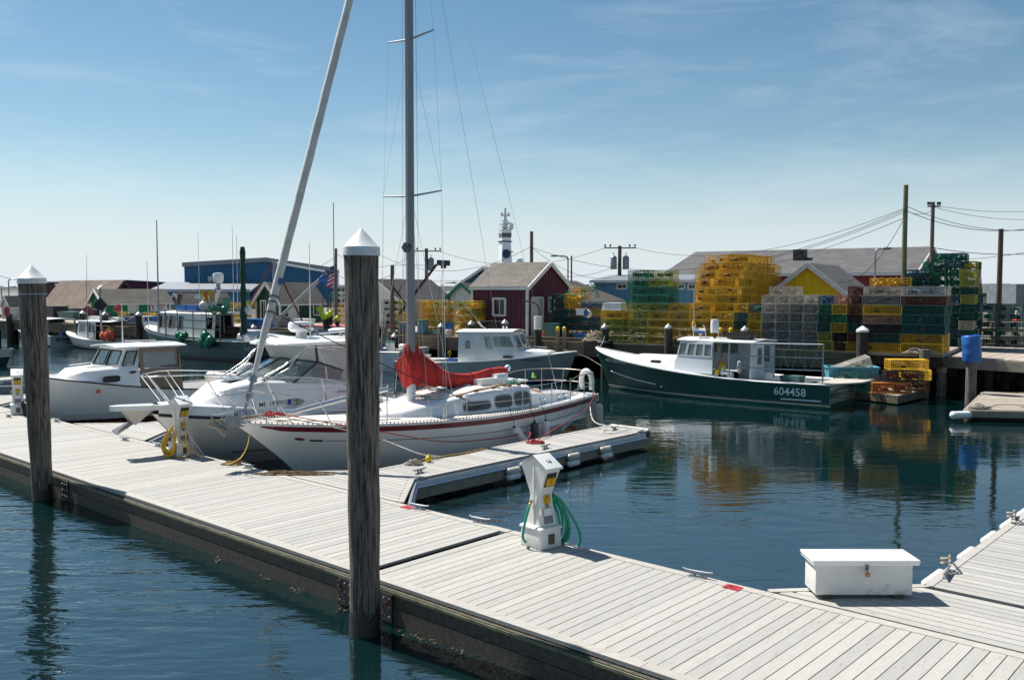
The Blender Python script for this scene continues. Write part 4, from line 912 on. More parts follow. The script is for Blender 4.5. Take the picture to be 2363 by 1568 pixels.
m.tube([(6.42, .2, 2.12), (6.46, 0, 2.12), (6.42, -.2, 2.12)], .016, 6)
for sd in (1, -1):
    m.tube(rl(sd), .016, 8)
    for a, b in (((6.42, sd * .2, 2.12), (5.95, sd * .24, 1.5)), ((6.2, sd * .42, 2.14), (5.75, sd * .36, 1.48)), ((5.5, sd * .82, 2.12), (5.05, sd * .78, 1.42)), ((4.2, sd * 1.12, 2.02), (3.85, sd * 1.04, 1.28)), ((2.7, sd * 1.14, 1.88), (2.45, sd * 1.08, 1.2))): m.tube([a, b], .013, 6)
m.obj('bow_rail', STEEL, pbt, 60)
lt = MB(); ring = [Vector((3.35 + .26 * math.cos(a), .99 + .012, 1.36 + .085 * math.sin(a))) for a in [i * math.pi / 10 for i in range(20)]]; lt.prism(ring, (0, .02, 0)); pt_ = lt.obj('porthole', GALV, pbt); lt = MB(); lt.prism([Vector((3.35 + .22 * math.cos(a), 1.03, 1.36 + .055 * math.sin(a))) for a in [i * math.pi / 10 for i in range(20)]], (0, .01, 0)); lt.obj('pane', GLASSD, pt_)
def radome(par, c, r, h, mt=WHITE, name='radar_dome'):
    m = MB(); m.lathe([(r * .35, 0), (r * .8, .02), (r, h * .3), (r, h * .75), (r * .88, h * .95), (r * .3, h)], 20, c); return m.obj(name, mt, par, 40)
rd_ = radome(pbt, (2.55, .15, 2.93), .31, .27); m = MB(); m.box((2.55, .15, 2.86), (.2, .16, .2)); m.obj('radar_mount', WHITE2, pbt, 30)
t_ = text_mb('Raymarine', .115, .0035)
t_.v = [(2.55 + .315 * math.sin(-x / .315) * 1, .15 + .315 * math.cos(x / .315), 3.09 + y) for x, y, z in t_.v]; t_.obj('lettering', flat('dark_red_ink', (.2, .01, .015)), rd_)
m = MB(); m.lathe([(.03, 2.76), (.03, 2.88), (.30, 2.91), (.32, 2.95), (.2, 2.99), (.02, 3.0)], 18, (1.25, 0, 0)); m.obj('satellite_dome', WHITE2, pbt, 40)
m = MB(); m.tube([(2.6, .6, 2.74), (2.6, .6, 3.3), (2.6, .6, 5.1)], [.016, .014, .006], 6); m.obj('whip_antenna', WHITE2, pbt)
m = MB(); m.tube([(2.45, .5, 2.9), (1.3, .55, 2.96)], .03, 8); m.obj('horn', STEEL, pbt)
H2t = H2.text
def ptxt(body, size, x, y, z, mt, par, bold=.0012, shear=0, sx=1):
    t = text_mb(body, size, bold, shear); t.v = [(x - a * sx, y, z + b) for a, b, c in t.v]; return t.obj('lettering', mt, par)
INK = flat('black_ink', (.01, .01, .01)); BLUEINK = flat('grey_blue_ink', (.15, .18, .25))
p_ = H2.p(.70, 1, 1); ptxt('ME14XY', .15, 4.72, p_.y + .03, 1.245, BLUEINK, pbt, .0015)
bpy.data.objects[-1] if False else None
m = MB(); m.box((4.28, 1.03, 1.25), (.11, .008, .1)); m.obj('sticker', flat('orange_sticker', (.75, .12, .04)), pbt)
ptxt('225 Conquest', .075, 1.95, 1.035, 1.5, INK, pbt, .001, .3)
sea = MB(); sea.box((1.9, .45, 1.45), (.45, .5, .5)); sea.box((2.25, -.45, 1.45), (.45, .5, .6)); sea.obj('seat', flat('taupe_seat_vinyl', (.34, .30, .26), .6), pbt, 20)
# ================= small cabin boat with tan canvas
tnb, _ = boat_thing('cabin_boat', 'small white cabin boat with a tan canvas enclosure and an outboard', D(-18.35, 9.3, 0), D(-18.35, 2.65, 0))
H3 = Hull(6.65, 2.5, [(0, .82), (.3, .86), (.6, 1.1), (.8, 1.32), (1, 1.55)], [(0, .9), (.3, 1), (.6, .98), (.8, .74), (.93, .38), (1, .02)], [(0, .82), (.3, .88), (.55, .78), (.75, .5), (.9, .2), (1, .01)], .4, xw=(.02, .88), e=.9, flare=.6)
m = MB(); H3.body(m, -.8, 1); m.obj('hull', HULLW, tnb, 50)
m = MB(); H3.line(m, .0, .024, 0, 1, .006); m.obj('rub_rail', NAVY, tnb, 60)
m = MB(); H3.patch(m, .0, 1, lambda t: .12 / cr(H3.sh, t), lambda t: .16 / cr(H3.sh, t), .006, nk=1); m.obj('boot_stripe', NAVY, tnb)
m = MB(); H3.patch(m, .0, 1, -.9, lambda t: .12 / cr(H3.sh, t), .005, nk=4); m.obj('bottom_paint', REDB, tnb, 60)
m = MB(); H3.patch(m, .0, .93, lambda t: .33 / cr(H3.sh, t), lambda t: .37 / cr(H3.sh, t), .018, nk=1); m.obj('spray_rail', HULLW, tnb)
m = MB(); H3.deck(m, .62, 1, 0, .05); m.obj('deck', WHITE, tnb, 40); m = MB(); H3.well(m, 0, .62, .14, .3); m.obj('cockpit', WHITE, tnb, 30)
m = MB(); loft(m, [(3.75, 1.12, 1.06, .98, 1.66), (4.6, 1.05, .98, 1.1, 1.64), (5.2, .82, .72, 1.2, 1.62), (5.6, .62, .34, 1.28, 1.45)]); m.obj('cabin_trunk', WHITE, tnb, 40)
m = MB()
for y in (.95,): m.tube([(5.1, .62, 1.70), (3.9, .98, 1.74)], .018, 6)
m.tube([(5.1, -.62, 1.70), (3.9, -.98, 1.74)], .018, 6); m.obj('grab_rail', WHITE, tnb)
def portl(x0, x1, z0, z1, y, par, mt, dy=.02, n=20, pw=.45):
    g = MB(); cx, cz, ax, az = (x0 + x1) / 2, (z0 + z1) / 2, (x1 - x0) / 2, (z1 - z0) / 2; pts = []
    for i in range(n):
        a = 2 * math.pi * i / n; c, s_ = math.cos(a), math.sin(a); pts.append(Vector((cx + ax * math.copysign(abs(c) ** pw, c), y, cz + az * math.copysign(abs(s_) ** pw, s_))))
    g.prism(pts, (0, dy, 0)); return g.obj('porthole', mt, par)
portl(4.32, 4.82, 1.26, 1.45, 1.03, tnb, BLACK, .03); 
house(tnb, 2.45, 4.35, 1.08, .92, 1.62, 2.22, rake=.28, tumble=.1, side=[(.1, .22, .18, .82)], front=[(.05, .47, .12, .86), (.53, .95, .12, .86)], back=None, m=WHITE, roof=(.25, .28, .035), camber=.07, gm=GLASS, fm=BLACK, fw=.035, portside=[(.06, .24, .16, .84), (.33, .98, .02, .9)], name='cabin_top')
tc_ = MB(); wall(tc_, [(3.72, 1.12, .92), (2.38, 1.12, .86), (2.46, 1.0, 2.21), (3.70, .99, 2.21)], [(.09, .88, .52, .9)], .02)
tc_.obj('canvas_curtain', TAN, tnb)
tc_ = MB(); wall(tc_, [(2.37, 1.1, .86), (2.37, -1.1, .86), (2.44, -1.0, 2.2), (2.44, 1.0, 2.2)], [(.12, .45, .5, .9), (.55, .88, .5, .9)], .02); tc_.obj('canvas_curtain', TAN, tnb)
MB().add([(3.65, 1.06, 1.5), (2.45, 1.06, 1.5), (2.47, 1.0, 2.12), (3.62, .99, 2.12)], [(0, 1, 2, 3)]).obj('vinyl_window', VINYL, tnb)
m = MB()
for x in (3.15, 3.0, 2.78): m.tube([(x, .9, 1.2), (x + .05, .88, 2.15)], .03, 6)
m.obj('canvas_roll', TAN, tnb)
m = MB(); m.tube([(3.9, .35, 2.34), (3.9, .35, 3.5)], [.02, .012], 6); m.obj('antenna', WHITE2, tnb)
m = MB(); m.tube([(2.4, .6, 2.34), (3.4, .6, 2.36)], .016, 6); m.tube([(2.4, -.6, 2.34), (3.4, -.6, 2.36)], .016, 6); m.obj('roof_rail', WHITE2, tnb)
MB().box((5.0, 1.13, 1.03), (.13, .01, .1)).obj('sticker', flat('orange_sticker', (.75, .12, .04)), tnb)
ring = [Vector((3.95 + .11 * math.cos(a), 1.09, 1.52 + .04 * math.sin(a))) for a in [i * math.pi / 8 for i in range(16)]]; MB().prism(ring, (0, .02, 0)).obj('emblem', NAVY, tnb)
ob = MB(); secs = [(-.05, .16, .2, 1.0), (.1, .2, .24, 1.16), (.32, .2, .26, 1.30), (.52, .16, .22, 1.40), (.6, .08, .12, 1.43)]
rows = []
for d_, hx, hy, z in secs: rows.append([Vector((-.35 + d_ * -.55 + hx * math.cos(a), hy * math.sin(a), z - d_ * .0 + hx * .5 * math.cos(a))) for a in [i * math.pi / 7 for i in range(14)]])
ob.grid(rows, closed=True); ob.add(rows[-1], [tuple(range(14))]); ob.add(rows[0], [tuple(range(14))[::-1]]); eng = ob.obj('outboard_engine', flat('pale_grey_cowling', (.62, .62, .60), .3), tnb, 60)
ptxt('FORCE', .12, -.55, .27, 1.27, INK, eng, .0012); m = MB(); m.tube([(-.35, 0, 1.05), (-.3, 0, .5), (-.5, 0, -.1)], [.09, .08, .06], 8); m.obj('lower_unit', DARKM, eng)
m = MB(); m.tube([(.35, -.9, 1.0), (.35, .9, 1.0)], .18, 10); m.obj('stern_seat', CREAM, tnb, 50)
# ---------------------------------------------------------------- working boats along the wharf
def workboat(name, label, stern, bow, B, sheer, hm, dm=None, tf=.6, wash=.22, zf=.2, boot=None, bottom=None, rail=None, group='lobster boats tied along the wharf', cat='lobster boat', trunk=None, e=.8, xw=(.0, .93)):
    t, L = boat_thing(name, label, stern, bow, cat, group); h = Hull(L, B, sheer, BS_LOB, BW_LOB, .5, xw=xw, e=e, flare=.75); dm = dm or WHITE2
    m = MB(); h.body(m, -.7, 1); m.obj('hull', hm, t, 50)
    m = MB(); h.line(m, .0, .035, 0, 1, .0, 36); m.obj('gunwale', rail or dm, t, 60)
    m = MB(); h.deck(m, tf, 1, .01, .05); m.obj('foredeck', dm, t, 40)
    m = MB(); h.well(m, 0, tf, wash, zf, drop=.005); m.obj('cockpit', dm, t, 30)
    if boot: m = MB(); h.patch(m, 0, 1, lambda x: .09 / cr(h.sh, x), lambda x: .15 / cr(h.sh, x), .008, nk=1); m.obj('boot_stripe', boot, t)
    if bottom: m = MB(); h.patch(m, 0, 1, -.6, lambda x: .09 / cr(h.sh, x), .006, nk=3); m.obj('bottom_paint', bottom, t, 60)
    if trunk: m = MB(); loft(m, trunk); m.obj('cabin_trunk', dm, t, 35)
    return t, h
def lofttube(par, name, pts, r, mt, n=8): return MB().tube(pts, r, n).obj(name, mt, par, 60)
def crate(name, label, cat, c, sz, mt, rz=0, open_=True, group=None, taper=.88):
    """open tote or bin with walls, rim and base"""
    o = thing(name, label, cat, c, rz, group); x, y, z = sz[0] / 2, sz[1] / 2, sz[2]; w = .02; tp = taper
    r = lambda k, zz, ii=0: [((x - ii) * k, (y - ii) * k, zz), (-(x - ii) * k, (y - ii) * k, zz), (-(x - ii) * k, -(y - ii) * k, zz), ((x - ii) * k, -(y - ii) * k, zz)]
    m = MB(); rows = [r(tp, 0), r(1, z), r(1, z, w), r(tp, .03, w)]
    m.grid([[Vector(p) for p in q] for q in rows], closed=True); m.add(r(tp, 0), [(3, 2, 1, 0)]); m.add(r(tp, .03, w), [(0, 1, 2, 3)])
    if not open_: m.bx(-x - .01, x + .01, -y - .01, y + .01, z, z + .03)
    m.obj('body', mt, o)
    m = MB()
    for a, b in zip(r(1.02, z - .02), r(1.02, z - .02)[1:] + r(1.02, z - .02)[:1]): m.beam(a, b, .035, .05)
    m.obj('rim', mt, o); return o
def drum(name, label, cat, c, r, h, mt, group=None, lid=None, rot=None):
    o = thing(name, label, cat, c, 0, group, rot=rot); m = MB(); m.lathe([(r * .9, 0), (r * .96, .02), (r, h * .1), (r, h * .3), (r * 1.02, h * .33), (r, h * .36), (r, h * .66), (r * 1.02, h * .69), (r, h * .72), (r, h * .93), (r * .95, h * .985), (r * .9, h), (r * .88, h * .97)], 22); m.obj('body', mt, o, 40)
    if lid: m = MB(); m.lathe([(r * 1.03, h - .04), (r * 1.03, h + .01), (r * .9, h + .02)], 20); m.obj('lid', lid, o, 40)
    return o
def ball(name, label, c, r, mt, group=None, cat='buoy'):
    o = thing(name, label, cat, c, 0, group); m = MB(); m.lathe([(.02, -1.12 * r), (r * .25, -1.05 * r), (r * .7, -.72 * r), (r * .98, -.2 * r), (r, .15 * r), (r * .85, .6 * r), (r * .45, .95 * r), (r * .2, 1.1 * r), (r * .17, 1.35 * r), (.02, 1.38 * r)], 14); m.obj('float', mt, o, 60); return o
BLUEP = mat('blue_plastic', (.02, .13, .42), (.015, .1, .34), .4, scale=4, spots=((.12, .25, .5), 3, .68, (1, 1, .5))); LBLUE = mat('pale_blue_plastic', (.13, .42, .50), (.1, .35, .43), .45, scale=3, spots=((.3, .5, .52), 2.4, .66, (1, 1, 1)))
YELP = flat('yellow_plastic', (.72, .5, .02), .5); LIME = flat('lime_float_foam', (.55, .75, .02), .6); ORNG = flat('orange_buoy_vinyl', (.80, .12, .05), .4); GRNB = flat('green_buoy_vinyl', (.0, .16, .07), .3); WHTP = mat('white_plastic', (.72, .71, .68), (.6, .58, .54), .5, scale=4, spots=((.4, .34, .27), 3, .68, (1, 1, 1)))
GREYP = mat('grey_plastic', (.2, .22, .24), (.14, .16, .18), .5, scale=4); TEALP = mat('green_grey_plastic', (.06, .15, .14), (.04, .11, .1), .5, scale=4)
# ---- dark green boat numbered 604458
mc, h = workboat('lobster_boat', 'long dark green lobster boat numbered 604458 with a pale grey wheelhouse', (11.2, 30.5, 0), (3.45, 36.94, 0), 2.75, [(0, .82), (.25, .80), (.5, .90), (.75, 1.14), (.9, 1.36), (1, 1.58)], GREENH, tf=.42, boot=BOOT, bottom=TEALB, rail=WHITE2,
    trunk=[(5.6, .95, .88, .9, 1.42), (7.0, .78, .68, 1.0, 1.40), (7.9, .5, .4, 1.15, 1.40)])
GW = mat('pale_grey_wheelhouse_paint', (.62, .66, .69), (.54, .58, .61), .4, scale=2, spots=((.45, .42, .38), 2, .72, (1, 1, .3)))
house(mc, 4.3, 6.0, 1.12, .92, .92, 2.06, rake=.26, tumble=.08, side=[(.06, .25, .55, .93), (.30, .50, .55, .93), (.55, .75, .55, .93), (.79, .97, .55, .93)], front=[(.04, .33, .6, .92), (.36, .64, .6, .92), (.67, .96, .6, .92)], back=None, m=GW, roof=(1.5, .12, .045), roofm=WHITE2, gm=GLASS, fm=GW, fw=.03, camber=.08,
      portside=[(.03, .25, .54, .94), (.28, .49, .54, .94), (.52, .73, .54, .94), (.76, .97, .54, .94)])
m = MB(); f, inw = wall(m, [(2.9, -1.05, .55), (4.3, -1.08, .6), (4.3, -1.0, 2.06), (2.9, -.98, 2.05)], [(.1, .42, .5, .9)], .04); m.obj('cabin_side', GW, mc); glaze(mc, f, inw, (.1, .42, .5, .9), GLASS, GW, .03)
m = MB(); f, inw = wall(m, [(2.92, -.1, .55), (2.92, 1.0, .55), (2.92, .96, 2.05), (2.92, -.1, 2.05)], [(.12, .5, .5, .88)], .04); m.obj('cabin_bulkhead', GW, mc); glaze(mc, f, inw, (.12, .5, .5, .88), GLASS, GW, .03)
portl(6.55, 7.0, 1.18, 1.29, .83, mc, BLACK, .03)
TR = flat('grey_pipe', (.28, .33, .37), .45, .3)
def gx(hh, X, dz=0, side=1, iny=.08): p = hh.p(X / hh.L, 1, side); return Vector((p.x, p.y - side * iny, p.z + dz))
fr = MB()
for X in (3.55, 1.93, .28): fr.tube([gx(h, X), gx(h, X, 1.34 - (.02 * X))], .026, 7)
for dz in (1.33, .88, .47): fr.tube([gx(h, 3.55, dz - .06), gx(h, 1.93, dz - .01), gx(h, .28, dz)], .026 if dz > 1 else .022, 7)
fr.obj('side_rack', TR, mc, 60)
nt_ = MB(); rr = random.Random(2)
for i in range(16):
    X = .4 + i * .2; nt_.tube([gx(h, X, 1.28), gx(h, X + rr.uniform(-.15, .2), .9 + rr.uniform(-.1, .1)), gx(h, X + rr.uniform(-.2, .2), .5)], .006, 4)
nt_.obj('netting', flat('pale_green_cord', (.25, .42, .38), .9), mc)
lofttube(mc, 'spray_strip', [h.p(.92 - .04 * i, .52 - .022 * i, 1, .02) for i in range(7)], .022, WHITE2)
lofttube(mc, 'rub_strip', [h.p(.03 + .035 * i, .32, 1, .02) for i in range(5)], .025, WHITE2)
MB().obox(h.p(.655, .34, 1, .015), (.03, 0, 0), (0, .012, 0), (0, 0, .035)).obj('outlet_scoop', WHITE2, mc)
WI = flat('white_vinyl_letters', (.75, .76, .75))
h.text('604458', .37, 1.35, .50, 1, WI, mc, .006); h.text('MISS CADENCE', .19, 8.6, 1.16, 1, WI, mc, .002)
t_ = text_mb('MISS CADENCE', .14, .001, .15); t_.v = [(-.015, -a, .55 + b) for a, b, c in t_.v]; t_.obj('lettering', WI, mc)
t_ = text_mb('PORTLAND, ME', .08, .001); t_.v = [(-.015, -a, .38 + b) for a, b, c in t_.v]; t_.obj('lettering', WI, mc)
m = MB(); m.prism([(.45, 1.18, .84), (-.15, 1.2, .84), (-.75, .3, .86), (-.75, -1.0, .86), (.45, -1.2, .84)], (0, 0, .045)); m.obj('stern_board', mat('bleached_board', (.5, .46, .4), (.38, .35, .3), .8, scale=4, st=(1, 8, 8)), mc)
m = MB(); m.bx(.5, 2.4, .1, .9, .22, .72); m.obj('engine_box', WHITE2, mc)
m = MB(); m.tube([(4.6, .35, 2.1), (4.6, .35, 2.38)], .05, 8); m.obj('exhaust_pipe', RUST, mc); m = MB(); m.lathe([(.15, 2.38), (.15, 2.72), (.13, 2.86), (.02, 2.87)], 16, (4.6, .35, 0)); m.obj('radar_reflector', WHITE2, mc, 40)
m = MB(); m.lathe([(.05, 2.32), (.19, 2.34), (.2, 2.48), (.15, 2.52)], 16, (5.15, .4, 0)); rdm = m.obj('radar_dome', WHITE2, mc, 40); m = MB(); m.lathe([(.205, 2.34), (.205, 2.42)], 16, (5.15, .4, 0)); m.obj('dome_band', BLUEP, rdm)
m = MB(); m.tube([(5.15, .4, 2.1), (5.15, .4, 2.34)], .03); m.tube([(4.9, .4, 2.12), (5.0, .4, 2.6), (5.05, .4, 2.62)], .018); m.obj('radar_mount', WHITE2, mc)
m = MB(); m.tube([(5.35, .55, 2.1), (5.35, .55, 2.45)], .014); m.tube([(5.35, .55, 2.75), (5.35, .55, 4.0)], [.012, .006]); m.obj('whip_antenna', WHITE2, mc); m = MB(); m.lathe([(.02, 2.42), (.06, 2.5), (.065, 2.62)], 12, (5.35, .55, 0)); bu = m.obj('antenna_float', WHITE2, mc, 50); m = MB(); m.lathe([(.067, 2.62), (.066, 2.76), (.05, 2.78)], 12, (5.35, .55, 0)); m.obj('float_cap', flat('orange_yellow_paint', (.8, .4, .05)), bu, 50)
M_ = TM(mc)
crate('fish_tote', 'long black tote lying on the roof of the green boat numbered 604458', 'tote', M_ @ Vector((3.55, .35, 2.2)), (1.0, .5, .2), BLACK, mc.rotation_euler.z)
for i, (X, y, z, r_, c_, l_) in enumerate(((4.15, .75, 1.2, 0, YELP, 'upper yellow and white pot buoy with a red stick by the wheelhouse door'), (3.98, .85, 1.12, 0, YELP, 'yellow topped pot buoy with an orange stick beside the wheelhouse door'), (4.2, .92, .95, 0, YELP, 'lowest yellow and white pot buoy by the wheelhouse door'))):
    o = thing('pot_buoy', l_, 'buoy', M_ @ Vector((X, y, z)), 0, 'pot buoys on the green boat', rot=(R(8 * (i - 1)), R(10), 0))
    MB().lathe([(.03, -.26), (.075, -.2), (.085, -.02)], 12).obj('float', WHTP, o, 50); MB().lathe([(.086, -.02), (.086, .14), (.05, .17)], 12).obj('top', c_, o, 50); MB().tube([(0, 0, .15), (0, 0, .5)], .016).obj('stick', ORNG if i == 1 else flat('red_stick', (.5, .03, .03)), o)
    if i == 2: o['label'] = l_
m = MB(); m.lathe([(.12, .6), (.14, .8), (.14, 1.0), (.1, 1.05)], 14, (3.75, .8, 0)); m.tube([(3.6, .95, .98), (4.0, .95, .98)], .07, 8); m.obj('pot_hauler', WHITE2, mc, 50)
fender2 = thing('fender', 'small grey fender hanging inside the rack of the green boat', 'fender', M_ @ Vector((3.3, 1.0, 1.45)), 0); MB().tube([(0, 0, 0), (0, 0, -.04), (0, 0, -.4), (0, 0, -.44)], [.02, .075, .075, .02], 12).obj('body', flat('grey_vinyl', (.4, .41, .41)), fender2, 50)
drum('bucket', 'white bucket on a draped white bin aboard the green boat', 'bucket', M_ @ Vector((2.45, .45, .75)), .15, .3, WHTP); crate('draped_bin', 'white bin under a rumpled sheet aboard the green boat', 'bin', M_ @ Vector((2.45, .45, .2)), (.5, .5, .55), WHTP, mc.rotation_euler.z, False)
crate('fish_tote', 'dark grey green tote amidships on the green boat', 'tote', M_ @ Vector((1.85, -.2, .35)), (.7, .5, .55), TEALP, mc.rotation_euler.z, False)
# ---- grey boat
an, h = workboat('lobster_boat', 'grey hulled lobster boat with a white wheelhouse, bow pointing right', (-4.9, 41.5, 0), (2.75, 38.35, 0), 2.5, [(0, .72), (.3, .76), (.6, .92), (.85, 1.16), (1, 1.32)], GREYH, tf=.46, bottom=flat('blue_bottom_paint', (.01, .03, .14)), rail=WHITE2,
    trunk=[(5.0, .98, .9, .85, 1.38), (6.4, .8, .72, .95, 1.34), (7.15, .55, .46, 1.1, 1.3)])
house(an, 3.15, 6.15, 1.0, .86, .80, 2.06, rake=.62, tumble=.1, side=[(.03, .36, .52, .9), (.40, .52, .45, .9), (.78, .88, .45, .75)], front=[(.04, .48, .5, .92), (.52, .96, .5, .92)], back=None, m=WHITE2, roof=(.15, .1, .045), gm=GLASS, fm=WHITE2, fw=.03, camber=.09, zf=2.1)
portl(5.3, 5.75, 1.02, 1.14, -1.02, an, BLACK, .03)
h.text('ANNIE RENEE', .13, 6.55, .98, -1, flat('navy_lettering', (.01, .02, .07)), an, .003)
A_ = TM(an); zr = an.rotation_euler.z
crate('fish_tote', 'white tall tote standing aft on the grey boat', 'tote', A_ @ Vector((.95, -.3, .35)), (.7, .6, .65), WHTP, zr)
crate('fish_tote', 'cream fish crate with rope on the grey boat behind its wheelhouse', 'tote', A_ @ Vector((2.2, -.3, .3)), (.8, .6, .5), flat('dirty_cream_plastic', (.42, .37, .29)), zr)
crate('bait_tray', 'blue bait tray with a yellow scoop on the grey boat', 'tray', A_ @ Vector((2.75, -.75, .55)), (.42, .4, .36), BLUEP, zr)
o = tag(MB().tube([(0, 0, 0), (-.02, 0, .26)], .018).tube(catm([(-.02, 0, .26), (-.08, 0, .32), (-.07, 0, .42), (.03, 0, .42), (.04, 0, .32), (-.02, 0, .26)], 3), .014).obj('scoop', YELP), 'yellow scoop handle standing in the blue tray on the grey boat', 'scoop'); o.location = A_ @ Vector((2.65, -.75, .8)); o.rotation_euler.z = zr
MB().tube(catm([(6.0, -.3, 1.42), (6.1, -.3, 1.72), (5.95, -.3, 1.86), (5.8, -.3, 1.9)], 4), .022, 7).obj('bow_handrail', STEEL, an); m = MB(); m.tube([(5.6, -.78, 1.45), (6.7, -.66, 1.43)], .014); m.tube([(5.6, .78, 1.45), (6.7, .66, 1.43)], .014); m.obj('grab_rail', STEEL, an)
m = MB(); m.tube([(4.25, -.3, 2.18), (4.0, -.3, 2.35)], .02); m.tube([(4.0, -.3, 2.33), (3.82, -.3, 2.55)], [.03, .06]); m.tube([(3.82, -.3, 2.55), (2.75, -.3, 3.75)], .01, 5); m.obj('whip_antenna', WHITE2, an)
m = MB()
for x in (4.9, 5.05): m.tube([(x, 0, 2.18), (x, 0, 2.35)], [.025, .04])
m.obj('roof_horn', STEEL, an)
# ---- boat with the pink roof, transom lettered DEBO...
db, h = workboat('lobster_boat', 'workboat with a faded red roof, its lettered stern showing left of the red sail cover', (-4.75, 43.9, 0), (-13.4, 49.5, 0), 2.7, [(0, .95), (.3, .92), (.6, 1.05), (.85, 1.3), (1, 1.5)], LGREYH, tf=.5, rail=WHITE2)
PINK = mat('faded_red_roof_paint', (.45, .12, .11), (.34, .09, .09), .7, scale=3)
house(db, 2.6, 6.0, 1.12, 1.0, 1.0, 2.05, rake=.2, tumble=.05, side=[(.1, .3, .45, .88), (.4, .62, .45, .88), (.72, .92, .45, .88)], front=[(.05, .47, .5, .9), (.53, .95, .5, .9)], back=None, m=mat('dull_white_wheelhouse', (.5, .52, .53), (.42, .44, .45), .5), roof=(.5, .2, .05), roofm=PINK, gm=GLASSD, camber=.05)
t_ = text_mb('DEBORAH', .2, .002); t_.v = [(-.012, -a - .0, .72 + b) for a, b, c in t_.v]; t_.obj('lettering', flat('brown_lettering', (.05, .02, .015)), db)
m = MB(); m.bx(-.02, .25, -1.1, 1.1, .93, 1.1); m.obj('stern_box', WHTP, db)
B_ = TM(db)
drum('barrel', 'cream barrel with green rope around its top aboard the boat lettered DEBORAH', 'barrel', B_ @ Vector((1.35, .2, .6)), .22, .78, WHTP, lid=flat('teal_rope', (.02, .2, .17))); drum('bucket', 'tipped white bucket on the stern box of the boat lettered DEBORAH', 'bucket', B_ @ Vector((.3, .7, 1.2)), .14, .3, WHTP, rot=(R(90), 0, R(60)))
crate('fish_tote', 'blue tote aboard the boat lettered DEBORAH near its rail', 'tote', B_ @ Vector((2.2, .3, .9)), (.6, .5, .3), BLUEP, db.rotation_euler.z)
# pot buoys with flags hung over the roof
GRP = 'high flyer buoys over the pink roof'
fb = P(742, 741, 45.6)
for i, (u, v) in enumerate(((749, 731), (757, 727), (763, 722), (778, 735), (755, 738))):
    p = P(u, v, 45.2 + .1 * i); ball('pot_buoy', ['lime float lowest left in the flag bundle', 'lime float beside the highest in the flag bundle', 'highest lime float in the flag bundle', 'lime float farthest right in the flag bundle', 'lime float lowest middle in the flag bundle'][i], p, .14, LIME, GRP)
    st = MB(); st.tube([p + Vector((0, 0, -1.1)), p + Vector((.05 * (i - 2), 0, 1.0))], .02, 6); tag(st.obj('buoy_staff', DARKM), ['thin staff through the lowest left lime float', 'thin staff through the float beside the highest', 'thin staff through the highest lime float', 'thin staff through the rightmost lime float', 'thin staff through the lowest middle lime float'][i], 'pole', GRP)
    wgt = MB(); wgt.tube([p + Vector((0, 0, -.15)), p + Vector((0, 0, -.6))], [.12, .07], 8); tag(wgt.obj('weight_bag', BLACK), ['black cloth bag under the lowest left lime float', 'black cloth bag under the float beside the highest', 'black cloth bag under the highest lime float', 'black cloth bag under the rightmost lime float', 'black cloth bag under the lowest middle lime float'][i], 'bag', GRP)
def flag(lab, p, w, hgt, mt, slope=-.6, group=None):
    m = MB(); p = Vector(p); rows = []
    for j in range(5): rows.append([p + Vector((w * i / 4 * (1 - j / 4), .03 * math.sin(i * 2), -hgt * j / 4 + slope * w * i / 4 * (1 - j / 4))) for i in range(5)])
    m.grid(rows); return tag(m.obj('flag', mt), lab, 'flag', group)
flag('lime pennant over the lime floats', P(744, 702, 45.2), -.34, .9, LIME, .5)
# ---- big green boat in mid distance
gb, h = workboat('lobster_boat', 'large dull green fishing boat with a white wheelhouse and pipe rack, mid left', (-13.65, 50.2, 0), (-22.75, 56.5, 0), 3.6, [(0, 1.1), (.3, 1.08), (.6, 1.2), (.85, 1.48), (1, 1.72)], GREENH2, tf=.55, rail=WHITE2, bottom=flat('brown_bottom_growth', (.16, .09, .07), .9), e=.7)
m = MB(); h.patch(m, .0, 1, 1, lambda t: 1.14, 0, nk=1); m.obj('bulwark', mat('worn_white_bulwark', (.55, .57, .57), (.4, .42, .42), .6, spots=((.25, .18, .12), 3, .66, (1, 1, .4))), gb)
m = MB(); h.line(m, .32, .03, 0, 1, .02); m.obj('rub_rail', GREENH2, gb, 60)
h.text('SANDY', .22, 9.6, 1.2, 1, WI, gb, .004)
house(gb, 4.6, 8.4, 1.5, 1.3, 1.15, 2.5, rake=.35, tumble=.08, side=[(.05, .2, .4, .9), (.4, .52, .4, .92), (.7, .95, .4, .92)], portside=[(.05, .28, .4, .92), (.34, .52, .4, .92), (.62, .74, .35, .92)], front=[(.06, .46, .45, .9), (.54, .94, .45, .9)], back=None, m=WHITE2, roof=(2.0, .15, .06), roofm=WHITE2, gm=GLASSD, fm=GALV, fw=.04, camber=.1)
m = MB(); wall(m, [(2.6, 1.5, 1.15), (4.6, 1.5, 1.15), (4.6, 1.42, 2.5), (2.6, 1.42, 2.5)], [(.1, .4, .4, .9)], .04, inward=Vector((0, -1, 0))); m.obj('side_panel', WHITE2, gb)
rk = MB()
for X in (6.6, 5.4, 4.0, 2.9, 1.8): rk.tube([gx(h, X, 0, 1, -.05), gx(h, X, 1.62, 1, -.05)], .035, 6)
for dz in (1.6, 1.1, .65): rk.tube([gx(h, X, dz, 1, -.05) for X in (6.8, 5.4, 4, 2.9, 1.8)], .03, 6)
rk.obj('pipe_rack', mat('rusty_grey_pipe', (.25, .27, .27), (.2, .13, .1), .6, .3, scale=9), gb)
m = MB(); m.tube([(7.5, .3, 2.55), (7.5, .3, 2.9), (7.35, .3, 3.5), (7.2, .3, 3.7)], [.12, .12, .15, .13], 10); m.obj('exhaust_stack', mat('sooty_pipe', (.03, .025, .022), (.08, .05, .035), .8), gb, 50)
